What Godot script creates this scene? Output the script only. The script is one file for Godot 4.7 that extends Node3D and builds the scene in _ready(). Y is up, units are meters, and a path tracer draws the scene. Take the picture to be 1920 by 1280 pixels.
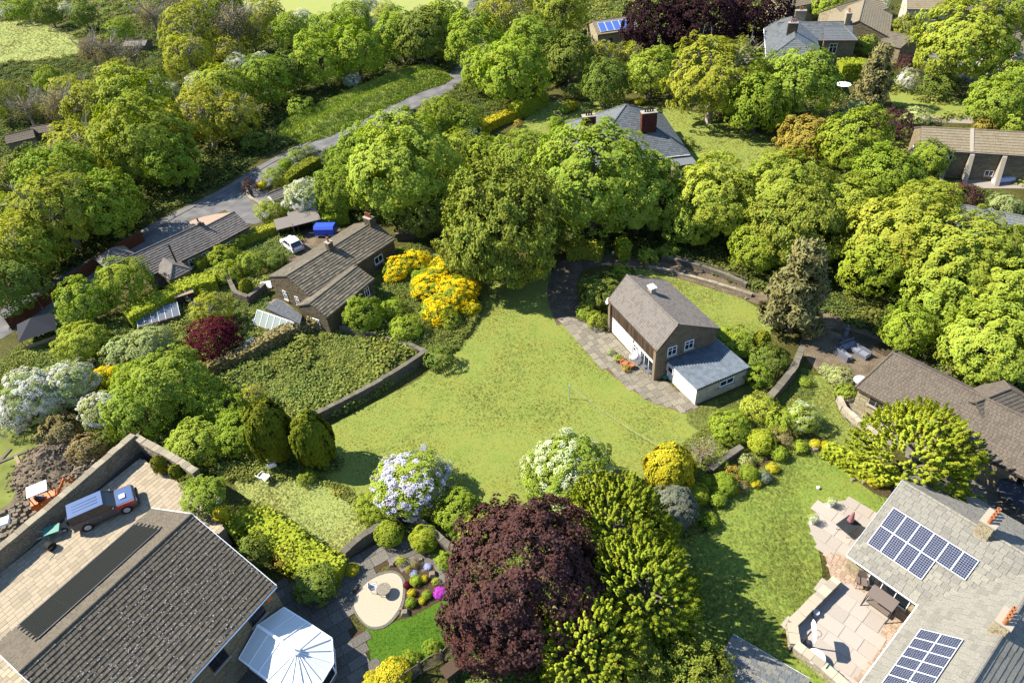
extends Node3D

# ---------------------------------------------------------------- survey: the drone's position and lens, used to turn a spot seen from it into a place on the ground
const EYE := Vector3(0, 55, 0)
const FOCAL := 1280.0
const PITCH := 40.0
const ROLL := 5.0
var cam_right: Vector3
var cam_up: Vector3
var cam_back: Vector3
var rng := RandomNumberGenerator.new()
var taken := {}
var mats := {}
var noises := {}
var lift := 0.0          # height of the terrace that is being built
var paved_areas := []    # no grass grows here

func survey() -> void:
	var p := deg_to_rad(PITCH)
	var r := deg_to_rad(ROLL)
	var down := Vector3(cos(p) * sin(r), cos(p) * cos(r), sin(p))
	var fw := (Vector3(0, 0, 1) - down * down.z).normalized()
	var rt := down.cross(fw)
	cam_right = Vector3(rt.x, -down.x, -fw.x)
	cam_up = -Vector3(rt.y, -down.y, -fw.y)
	cam_back = -Vector3(rt.z, -down.z, -fw.z)

func at(px: float, py: float, h := 0.0) -> Vector3:
	var d := cam_right * ((px - 960.0) / FOCAL) - cam_up * ((py - 640.0) / FOCAL) - cam_back
	return EYE + d * ((h - EYE.y) / d.y)

func depth_of(p: Vector3) -> float:
	return -(p - EYE).dot(cam_back)

# ---------------------------------------------------------------- names, labels
func numbered(called: String) -> String:
	if not taken.has(called):
		taken[called] = 0
		return called
	taken[called] += 1
	return "%s_%03d" % [called, taken[called]]

func tag(o: Node3D, label: String, category: String, group := "", kind := "") -> Node3D:
	if label: o.set_meta("label", label)
	if category: o.set_meta("category", category)
	if group: o.set_meta("group", group)
	if kind: o.set_meta("kind", kind)
	return o

func thing(called: String, label: String, category: String, where := Vector3.ZERO, turn := 0.0, group := "") -> Node3D:
	var o := Node3D.new()
	o.name = numbered(called)
	add_child(o)
	o.position = where
	o.rotation.y = turn
	return tag(o, label, category, group)

func put(mesh: Mesh, called: String, m: Material, parent: Node3D = null, where := Vector3.ZERO) -> MeshInstance3D:
	var o := MeshInstance3D.new()
	o.mesh = mesh
	o.material_override = m
	if parent:
		o.name = called
		parent.add_child(o, true)
	else:
		o.name = numbered(called)
		add_child(o)
	o.position = where
	return o

func structure(mesh: Mesh, called: String, m: Material, label := "", category := "") -> MeshInstance3D:
	var o := put(mesh, called, m)
	tag(o, label, category, "", "structure")
	return o

# ---------------------------------------------------------------- mesh collector: corners counter-clockwise seen from outside
class MB:
	var v := PackedVector3Array()
	var n := PackedVector3Array()
	var c := PackedColorArray()
	var tint := Color(1, 1, 1)
	func tri(a: Vector3, b: Vector3, d: Vector3) -> void:
		var nn := (b - a).cross(d - a).normalized()
		v.append_array([a, d, b])
		n.append_array([nn, nn, nn])
		c.append_array([tint, tint, tint])
	func quad(a: Vector3, b: Vector3, d: Vector3, e: Vector3) -> void:
		tri(a, b, d)
		tri(a, d, e)
	func box(at0: Vector3, size: Vector3, b := Basis()) -> void:
		# at0 is the centre
		var x := b.x * size.x * 0.5
		var y := b.y * size.y * 0.5
		var z := b.z * size.z * 0.5
		quad(at0 - x - y + z, at0 + x - y + z, at0 + x + y + z, at0 - x + y + z)
		quad(at0 + x - y - z, at0 - x - y - z, at0 - x + y - z, at0 + x + y - z)
		quad(at0 + x - y + z, at0 + x - y - z, at0 + x + y - z, at0 + x + y + z)
		quad(at0 - x - y - z, at0 - x - y + z, at0 - x + y + z, at0 - x + y - z)
		quad(at0 - x + y + z, at0 + x + y + z, at0 + x + y - z, at0 - x + y - z)
		quad(at0 - x - y - z, at0 + x - y - z, at0 + x - y + z, at0 - x - y + z)
	func box2(lo: Vector3, hi: Vector3) -> void:
		box((lo + hi) * 0.5, hi - lo)
	# a box whose top is smaller than its foot
	func frustum(foot: Vector3, s0: Vector2, s1: Vector2, h: float, shift := Vector3.ZERO) -> void:
		var a := []
		var t := []
		for k in [Vector2(-1, 1), Vector2(1, 1), Vector2(1, -1), Vector2(-1, -1)]:
			a.append(foot + Vector3(k.x * s0.x / 2, 0, k.y * s0.y / 2))
			t.append(foot + shift + Vector3(k.x * s1.x / 2, h, k.y * s1.y / 2))
		for i in 4:
			quad(a[i], a[(i + 1) % 4], t[(i + 1) % 4], t[i])
		quad(t[0], t[1], t[2], t[3])
		quad(a[3], a[2], a[1], a[0])
	func tube(p: Vector3, q: Vector3, r0: float, r1: float, sides := 8, caps := true) -> void:
		var d := (q - p).normalized()
		var x := d.cross(Vector3.UP if absf(d.y) < 0.9 else Vector3.RIGHT).normalized()
		var y := d.cross(x)
		for i in sides:
			var a0 := TAU * i / sides
			var a1 := TAU * (i + 1) / sides
			var e0 := x * cos(a0) + y * sin(a0)
			var e1 := x * cos(a1) + y * sin(a1)
			quad(p + e0 * r0, p + e1 * r0, q + e1 * r1, q + e0 * r1)
			if caps:
				tri(q, q + e0 * r1, q + e1 * r1)
				tri(p, p + e1 * r0, p + e0 * r0)
	func lathe(foot: Vector3, prof: Array, sides := 14) -> void:
		for i in prof.size() - 1:
			var a: Vector2 = prof[i]
			var b: Vector2 = prof[i + 1]
			for k in sides:
				var t0 := TAU * k / sides
				var t1 := TAU * (k + 1) / sides
				var e0 := Vector3(cos(t0), 0, -sin(t0))
				var e1 := Vector3(cos(t1), 0, -sin(t1))
				quad(foot + e0 * a.x + Vector3.UP * a.y, foot + e1 * a.x + Vector3.UP * a.y, foot + e1 * b.x + Vector3.UP * b.y, foot + e0 * b.x + Vector3.UP * b.y)
	# a flat plate with thickness: p counter-clockwise seen from outside
	func plate(p: Array, thick: float) -> void:
		var nn: Vector3 = (p[1] - p[0]).cross(p[2] - p[0]).normalized() * thick
		for i in range(1, p.size() - 1):
			tri(p[0], p[i], p[i + 1])
			tri(p[0] - nn, p[i + 1] - nn, p[i] - nn)
		for i in p.size():
			var a: Vector3 = p[i]
			var b: Vector3 = p[(i + 1) % p.size()]
			quad(a - nn, b - nn, b, a)
	# an upright outline (in x and y) given depth along z
	func extrude(outline: Array, z0: float, z1: float, inset := 0.0) -> void:
		var pts := PackedVector2Array(outline)
		if Geometry2D.is_polygon_clockwise(pts) : pts.reverse()
		var mid := Vector2.ZERO
		for q in pts: mid += q / pts.size()
		var k := pts.size()
		for i in k:
			var a := pts[i]
			var b := pts[(i + 1) % k]
			quad(Vector3(a.x, a.y, z1), Vector3(a.x, a.y, z0), Vector3(b.x, b.y, z0), Vector3(b.x, b.y, z1))
		var ids := Geometry2D.triangulate_polygon(pts)
		for i in range(0, ids.size(), 3):
			var a := pts[ids[i]]
			var b := pts[ids[i + 1]]
			var d := pts[ids[i + 2]]
			if (b - a).cross(d - a) < 0:
				var s := b
				b = d
				d = s
			tri(Vector3(a.x, a.y, z1), Vector3(b.x, b.y, z1), Vector3(d.x, d.y, z1))
			tri(Vector3(a.x, a.y, z0), Vector3(d.x, d.y, z0), Vector3(b.x, b.y, z0))
	func mesh() -> ArrayMesh:
		var arr := []
		arr.resize(Mesh.ARRAY_MAX)
		arr[Mesh.ARRAY_VERTEX] = v
		arr[Mesh.ARRAY_NORMAL] = n
		arr[Mesh.ARRAY_COLOR] = c
		var m := ArrayMesh.new()
		m.add_surface_from_arrays(Mesh.PRIMITIVE_TRIANGLES, arr)
		return m

# leaves: small folded kites
class Leaves:
	var v := PackedVector3Array()
	var n := PackedVector3Array()
	var c := PackedColorArray()
	var ix := PackedInt32Array()
	var r: RandomNumberGenerator
	func leaf(p: Vector3, nd: Vector3, s: float, asp: float, tilt: float, col: Color, along := Vector3.ZERO) -> void:
		var q := Vector3(r.randf() - 0.5, r.randf() - 0.5, r.randf() - 0.5)
		var nn := (nd + q * tilt).normalized()
		var t := along if along != Vector3.ZERO else Vector3(r.randf() - 0.5, r.randf() - 0.5, r.randf() - 0.5)
		t = (t - nn * t.dot(nn)).normalized() * s * asp
		var u := nn.cross(t) * (0.5 / asp)
		var k := v.size()
		var drop := nn * s * 0.22
		v.append(p - t * 0.5 - drop)
		v.append(p + u)
		v.append(p + t * 0.5 - drop)
		v.append(p - u)
		var m := (nn + nd * 0.35).normalized()
		n.append(m)
		n.append(m)
		n.append(m)
		n.append(m)
		c.append(col)
		c.append(col)
		c.append(col)
		c.append(col)
		ix.append(k)
		ix.append(k + 1)
		ix.append(k + 2)
		ix.append(k)
		ix.append(k + 2)
		ix.append(k + 3)
	func mesh() -> ArrayMesh:
		var arr := []
		arr.resize(Mesh.ARRAY_MAX)
		arr[Mesh.ARRAY_VERTEX] = v
		arr[Mesh.ARRAY_NORMAL] = n
		arr[Mesh.ARRAY_COLOR] = c
		arr[Mesh.ARRAY_INDEX] = ix
		var m := ArrayMesh.new()
		m.add_surface_from_arrays(Mesh.PRIMITIVE_TRIANGLES, arr)
		return m

# ---------------------------------------------------------------- materials
func noise_tex(key: String, freq: float, lo: Color, hi: Color, kind := FastNoiseLite.TYPE_SIMPLEX_SMOOTH, octaves := 4, size := 512, mid := Color(-1, 0, 0)) -> NoiseTexture2D:
	if noises.has(key): return noises[key]
	var f := FastNoiseLite.new()
	f.seed = key.hash() % 10000
	f.noise_type = kind
	f.frequency = freq
	f.fractal_octaves = octaves
	if kind == FastNoiseLite.TYPE_CELLULAR:
		f.cellular_return_type = FastNoiseLite.RETURN_CELL_VALUE
	var g := Gradient.new()
	g.set_color(0, lo)
	g.set_color(1, hi)
	if mid.r >= 0: g.add_point(0.5, mid)
	var t := NoiseTexture2D.new()
	t.width = size
	t.height = size
	t.seamless = true
	t.noise = f
	t.color_ramp = g
	noises[key] = t
	return t

# grain: a texture multiplied over the base colour, a multiple of metres wide; patch: a second, larger one
func mat(key: String, lin := Color(0.5, 0.5, 0.5), rough := 0.85, grain := "", metres := 4.0, patch := "", patch_metres := 30.0, bump := 0.0) -> StandardMaterial3D:
	if mats.has(key): return mats[key]
	var m := StandardMaterial3D.new()
	m.resource_name = key
	m.albedo_color = Color(lin.r, lin.g, lin.b).linear_to_srgb()
	m.roughness = rough
	if rough > 0.7: m.metallic_specular = 0.25
	m.vertex_color_use_as_albedo = true
	m.cull_mode = BaseMaterial3D.CULL_DISABLED
	if grain:
		m.albedo_texture = noises[grain]
		m.uv1_triplanar = true
		m.uv1_world_triplanar = true
		m.uv1_scale = Vector3.ONE / metres
		if bump > 0:
			m.heightmap_enabled = true
			m.heightmap_texture = noises[grain]
			m.heightmap_scale = bump
	if patch:
		m.detail_enabled = true
		m.detail_blend_mode = BaseMaterial3D.BLEND_MODE_MUL
		m.detail_albedo = noises[patch]
		m.detail_uv_layer = BaseMaterial3D.DETAIL_UV_2
		m.uv2_triplanar = true
		m.uv2_world_triplanar = true
		m.uv2_scale = Vector3.ONE / patch_metres
	mats[key] = m
	return m

func leaf_mat(key: String, lin: Color, through := Color(0.6, 0.72, 0.12)) -> StandardMaterial3D:
	if mats.has(key): return mats[key]
	var m := StandardMaterial3D.new()
	m.resource_name = key
	m.albedo_color = Color(lin.r, lin.g, lin.b).linear_to_srgb()
	m.roughness = 0.7
	m.metallic_specular = 0.15
	m.vertex_color_use_as_albedo = true
	m.cull_mode = BaseMaterial3D.CULL_DISABLED
	m.backlight_enabled = true
	m.backlight = through
	mats[key] = m
	return m

func glass(key := "window_glass", lin := Color(0.012, 0.016, 0.02)) -> StandardMaterial3D:
	if mats.has(key): return mats[key]
	var m := mat(key, lin, 0.06)
	m.metallic_specular = 0.5
	return m

# ---------------------------------------------------------------- ground sheets
func smooth_path(px: Array, closed: bool, steps := 5) -> Array:
	var out := []
	var k := px.size()
	for i in (k if closed else k - 1):
		var a: Vector2 = px[(i - 1 + k) % k] if closed or i > 0 else px[0]
		var b: Vector2 = px[i]
		var c: Vector2 = px[(i + 1) % k]
		var d: Vector2 = px[(i + 2) % k] if closed or i + 2 < k else px[k - 1]
		for s in steps:
			out.append(b.cubic_interpolate(c, a, d, float(s) / steps))
	if not closed: out.append(px[k - 1])
	return out

func ground_poly(px: Array, h := 0.0, smooth := true) -> PackedVector2Array:
	var out := PackedVector2Array()
	for q in (smooth_path(px, true) if smooth else px):
		var w := at(q.x, q.y, h + lift)
		out.append(Vector2(w.x, w.z))
	return out

func sheet_mesh(poly: PackedVector2Array, h: float, thick := 0.0) -> ArrayMesh:
	var mb := MB.new()
	var ids := Geometry2D.triangulate_polygon(poly)
	for i in range(0, ids.size(), 3):
		var a := poly[ids[i]]
		var b := poly[ids[i + 1]]
		var c := poly[ids[i + 2]]
		if (b - a).cross(c - a) > 0:
			var s := b
			b = c
			c = s
		mb.tri(Vector3(a.x, h, a.y), Vector3(b.x, h, b.y), Vector3(c.x, h, c.y))
	if thick > 0:
		var cw := Geometry2D.is_polygon_clockwise(poly)
		for i in poly.size():
			var a := poly[i]
			var b := poly[(i + 1) % poly.size()]
			if not cw:
				var s := a
				a = b
				b = s
			mb.quad(Vector3(a.x, h - thick, a.y), Vector3(b.x, h - thick, b.y), Vector3(b.x, h, b.y), Vector3(a.x, h, a.y))
	return mb.mesh()

func sheet(called: String, px: Array, h: float, m: Material, smooth := true, label := "") -> PackedVector2Array:
	var poly := ground_poly(px, 0.0, smooth)
	structure(sheet_mesh(poly, h), called, m, label, called.replace("_", " ") if label else "")
	return poly

# a band of constant width along a line of spots
func band(called: String, px: Array, width: float, h: float, m: Material, label := "", thick := 0.0) -> PackedVector2Array:
	var poly := band_poly(px, width)
	structure(sheet_mesh(poly, h, thick), called, m, label, called.replace("_", " ") if label else "")
	return poly

func world_line(px: Array, steps := 6) -> Array:
	var w := []
	for q in (smooth_path(px, false, steps) if steps > 1 else px):
		w.append(at(q.x, q.y, lift))
	return w

func band_poly(px: Array, width: float) -> PackedVector2Array:
	var w := world_line(px)
	var l := PackedVector2Array()
	var r := PackedVector2Array()
	for i in w.size():
		var d: Vector3 = (w[mini(i + 1, w.size() - 1)] - w[maxi(i - 1, 0)]).normalized()
		var s := Vector3(-d.z, 0, d.x) * width * 0.5
		l.append(Vector2(w[i].x + s.x, w[i].z + s.z))
		r.append(Vector2(w[i].x - s.x, w[i].z - s.z))
	r.reverse()
	l.append_array(r)
	return l

func spot_in(poly: PackedVector2Array, lo: Vector2, hi: Vector2) -> Vector2:
	for i in 40:
		var p := Vector2(rng.randf_range(lo.x, hi.x), rng.randf_range(lo.y, hi.y))
		if Geometry2D.is_point_in_polygon(p, poly): return p
	return Vector2.INF

# nobody could count these: one object of many small tufts
func cover(called: String, poly: PackedVector2Array, count: int, mesh: Mesh, m: Material, s0: float, s1: float, label: String, category: String, spread := 0.25, yscale := 1.0, patchy := 0.0) -> void:
	var lo := poly[0]
	var hi := poly[0]
	for q in poly:
		lo = lo.min(q)
		hi = hi.max(q)
	var f := FastNoiseLite.new()
	f.frequency = 0.12
	f.seed = called.hash() % 1000
	var spots := []
	for i in count:
		var p := spot_in(poly, lo, hi)
		if p == Vector2.INF: continue
		var bare := false
		for area in paved_areas:
			if Geometry2D.is_point_in_polygon(p, area):
				bare = true
				break
		if bare: continue
		if patchy > 0 and f.get_noise_2d(p.x, p.y) < patchy - 0.5: continue
		spots.append(p)
	var mm := MultiMesh.new()
	mm.transform_format = MultiMesh.TRANSFORM_3D
	mm.use_colors = true
	mm.mesh = mesh
	mm.instance_count = spots.size()
	for i in spots.size():
		var p: Vector2 = spots[i]
		var k := f.get_noise_2d(p.x * 0.7 + 50, p.y * 0.7)
		var s := rng.randf_range(s0, s1) * (1.0 + k * 0.5)
		var b := Basis(Vector3.UP, rng.randf() * TAU) * Basis(Vector3.RIGHT, rng.randf_range(-0.2, 0.2))
		mm.set_instance_transform(i, Transform3D(b.scaled_local(Vector3(s, s * yscale, s)), Vector3(p.x, 0.0, p.y)))
		var t := 1.0 + rng.randf_range(-spread, spread)
		var w := rng.randf_range(-0.5, 0.5) * spread + k * spread
		mm.set_instance_color(i, Color(t * (1.0 + w * 0.5), t, t * (1.0 - w * 0.5)))
	var o := MultiMeshInstance3D.new()
	o.multimesh = mm
	o.material_override = m
	o.name = numbered(called)
	add_child(o)
	tag(o, label, category, "", "stuff")

# ---------------------------------------------------------------- plants
var crowns := {}
var trunks := {}
var grp := ""
# clumps, leaves in each, clump radius (crown radius 1)
const DETAIL := {"l": [860, 30, 0.08], "m": [440, 22, 0.106], "s": [205, 16, 0.15], "x": [85, 11, 0.24]}

func rand_dir() -> Vector3:
	var y := rng.randf_range(-1.0, 1.0)
	var a := rng.randf() * TAU
	var k := sqrt(1.0 - y * y)
	return Vector3(cos(a) * k, y, sin(a) * k)

func lobes_of(family: String) -> Array:
	var out := [[Vector3(0, 0, 0), 0.8]]
	var k := rng.randi_range(17, 22)
	for i in k:
		var a := TAU * (i + rng.randf() * 0.7) / k * 2.4
		var y := lerpf(-0.42, 0.62, (i + 0.5) / k)
		var far := rng.randf_range(0.56, 0.72) * sqrt(1.0 - y * y * 0.8)
		out.append([Vector3(cos(a) * far, y, sin(a) * far), rng.randf_range(0.22, 0.36)])
	if family == "conifer":
		out = []
		for i in 13:
			var a := i * 2.4
			var y := lerpf(-0.85, 0.95, i / 12.0)
			var far := lerpf(0.62, 0.05, pow((y + 1.0) / 2.0, 1.4)) * rng.randf_range(0.75, 1.1)
			out.append([Vector3(cos(a) * far, y, sin(a) * far), rng.randf_range(0.28, 0.4)])
	return out

func crown_mesh(family: String, lod: String, variant: int) -> ArrayMesh:
	var key := "%s %s %d" % [family, lod, variant]
	if crowns.has(key): return crowns[key]
	rng.seed = key.hash()
	var L := Leaves.new()
	L.r = rng
	var d: Array = DETAIL[lod]
	var clumps: int = d[0]
	var per: int = d[1]
	var cr: float = d[2]
	var lobes := lobes_of(family)
	var swell := FastNoiseLite.new()
	swell.noise_type = FastNoiseLite.TYPE_SIMPLEX_SMOOTH
	swell.frequency = 0.55
	swell.fractal_octaves = 2
	swell.seed = key.hash() % 5000
	if family == "sparse": clumps = int(clumps * 0.8)
	if family == "spiky":
		clumps = int(clumps * 1.25)
		cr *= 0.9
		per = int(per * 1.5)
	if family == "haze": clumps = int(clumps * 0.55)
	if family == "blossom":
		clumps = int(clumps * 1.25)
		cr *= 0.72
	if family == "fine" or family == "copper":
		clumps = int(clumps * 1.35)
		cr *= 0.85
	if family == "dome" or family == "yew":
		clumps = int(clumps * 1.1)
		for i in 6:
			var a0 := TAU * i / 6
			for j in 4:
				for q in [[i, j], [i + 1, j], [i + 1, j + 1], [i, j + 1]]:
					var th: float = TAU * q[0] / 6.0
					var ph: float = lerpf(-1.3, 1.5, q[1] / 4.0)
					var p := Vector3(cos(th) * cos(ph), sin(ph), sin(th) * cos(ph)) * 0.86
					L.v.append(p)
					L.n.append(p.normalized())
					L.c.append(Color(0.8, 0.8, 0.8))
				var k := L.v.size() - 4
				L.ix.append_array([k, k + 1, k + 2, k, k + 2, k + 3])
	var made := 0
	var tries := 0
	while made < clumps and tries < clumps * 8:
		tries += 1
		var p: Vector3
		var nd: Vector3
		if family == "dome" or family == "yew":
			nd = rand_dir()
			if nd.y < -0.55: continue
			var w := 1.0 + 0.05 * sin(nd.x * 7.0 + variant) + 0.05 * sin(nd.z * 8.0 + nd.y * 5.0)
			if family == "yew": w *= 1.0 + 0.06 * sin(atan2(nd.z, nd.x) * 9.0)
			p = nd * (0.93 * w)
		elif family == "conifer":
			var lb: Array = lobes[rng.randi() % lobes.size()]
			nd = rand_dir()
			if nd.y < -0.55: continue
			p = lb[0] + nd * lb[1] * rng.randf_range(0.7, 1.06)
		else:
			# an uneven dome: broad swellings, smaller boughs, a ragged edge, gaps between
			nd = rand_dir()
			if nd.y < -0.62: continue
			var low := swell.get_noise_3d(nd.x * 1.5, nd.y * 1.5, nd.z * 1.5)
			var mid := swell.get_noise_3d(nd.x * 4.2 + 9.0, nd.y * 4.2, nd.z * 4.2)
			if family == "blossom" and mid < -0.02: continue
			if mid < -0.27 and rng.randf() < 0.75: continue
			var r0 := 0.93 + 0.28 * low + 0.21 * mid + rng.randf_range(-0.08, 0.08)
			if rng.randf() < 0.24: r0 *= rng.randf_range(0.55, 0.92)
			if family == "haze": r0 *= rng.randf_range(0.6, 1.0)
			p = nd * r0
			if nd.y < 0: p.y *= 0.8
		made += 1
		var cn := (nd + Vector3.UP * 0.35).normalized()
		var ct := rng.randf_range(0.78, 1.2)
		var warm := rng.randf_range(-0.1, 0.12)
		var bx := cn.cross(Vector3(0.3, 0.2, 0.9)).normalized()
		var by := cn.cross(bx)
		var shoot := (nd + Vector3.UP * 0.55).normalized()
		for i in per:
			var lt := ct * rng.randf_range(0.82, 1.16)
			var col := Color(lt * (1.0 + warm), lt, lt * (1.0 - warm))
			match family:
				"spiky":
					var t := float(i) / per
					var around := Vector3(rng.randf() - 0.5, rng.randf() - 0.5, rng.randf() - 0.5).normalized()
					L.leaf(p + shoot * t * cr * 1.7 + around * cr * 0.4 * (1.1 - t), (shoot + around * 0.6 + nd * 0.6).normalized(), cr * 0.52, 1.5, 0.9, col)
				"fine":
					var t := float(i) / per
					L.leaf(p + Vector3((rng.randf() - 0.5) * 1.7, 0.6 - 1.5 * t, (rng.randf() - 0.5) * 1.7) * cr * 1.15, cn, cr * 0.42, 2.2, 1.5, col, Vector3(rng.randf() - 0.5, -1.2, rng.randf() - 0.5))
				"conifer":
					L.leaf(p + Vector3(rng.randf() - 0.5, rng.randf() - 0.4, rng.randf() - 0.5) * cr * 2.0, cn, cr * 0.42, 3.6, 1.4, col, nd + Vector3.UP * 0.4 + Vector3(rng.randf() - 0.5, rng.randf() - 0.5, rng.randf() - 0.5))
				"yew":
					var a := rng.randf() * TAU
					var q := sqrt(rng.randf())
					L.leaf(p + (bx * cos(a) + by * sin(a)) * cr * q * 1.2 + nd * 0.03 * rng.randf(), nd, cr * 0.6, 2.0, 0.9, col, Vector3.UP + nd * 0.3)
				_:
					var a := rng.randf() * TAU
					var q := sqrt(rng.randf())
					var small := 0.5 if family == "copper" else (0.44 if family == "blossom" else (0.3 if family == "haze" else 0.5))
					if family == "haze": q *= 2.2
					L.leaf(p + (bx * cos(a) + by * sin(a)) * cr * q * 1.15 + cn * cr * 0.85 * (1.0 - q * q), cn, cr * small * rng.randf_range(0.75, 1.2), 1.25, 1.5 if family == "copper" else 0.8, col)
	crowns[key] = L.mesh()
	return crowns[key]

func trunk_mesh(twigs: bool, variant: int) -> ArrayMesh:
	var key := "%s %d" % [twigs, variant]
	if trunks.has(key): return trunks[key]
	rng.seed = key.hash()
	var mb := MB.new()
	var bend := Vector3(rng.randf_range(-0.06, 0.06), 0, rng.randf_range(-0.06, 0.06))
	mb.tube(Vector3(0, -1.02, 0), Vector3(0, -0.9, 0), 0.11, 0.075, 7, false)
	mb.tube(Vector3(0, -0.9, 0), Vector3(0, -0.3, 0) + bend, 0.075, 0.06, 7, false)
	mb.tube(Vector3(0, -0.3, 0) + bend, Vector3(0, 0.35, 0) - bend, 0.06, 0.025, 6)
	for i in (11 if twigs else 7):
		var a := i * 2.4 + rng.randf()
		var y0 := rng.randf_range(-0.4, 0.15)
		var far := rng.randf_range(0.5, 0.75)
		var p := Vector3(0, y0, 0) + bend * (1.0 if y0 < -0.2 else 0.3)
		var e := Vector3(cos(a) * far, y0 + rng.randf_range(0.25, 0.65), sin(a) * far)
		mb.tube(p, e, 0.032, 0.014, 5, false)
		if twigs:
			for j in 6:
				var s := p.lerp(e, rng.randf_range(0.35, 1.0))
				var e2 := s + (rand_dir() * 0.7 + (e - p).normalized() * 0.6 + Vector3.UP * 0.35) * rng.randf_range(0.22, 0.4)
				mb.tube(s, e2, 0.011, 0.005, 3, false)
				for k in 6:
					var s3 := s.lerp(e2, rng.randf_range(0.3, 1.0))
					mb.tube(s3, s3 + (rand_dir() * 0.8 + Vector3.UP * 0.5) * rng.randf_range(0.1, 0.22), 0.005, 0.002, 3, false)
	trunks[key] = mb.mesh()
	return trunks[key]

# kind: node name, category, crown family, leaf material, crown centre height over radius, crown height over width, blossom material, blossom share
var kinds := {}

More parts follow.
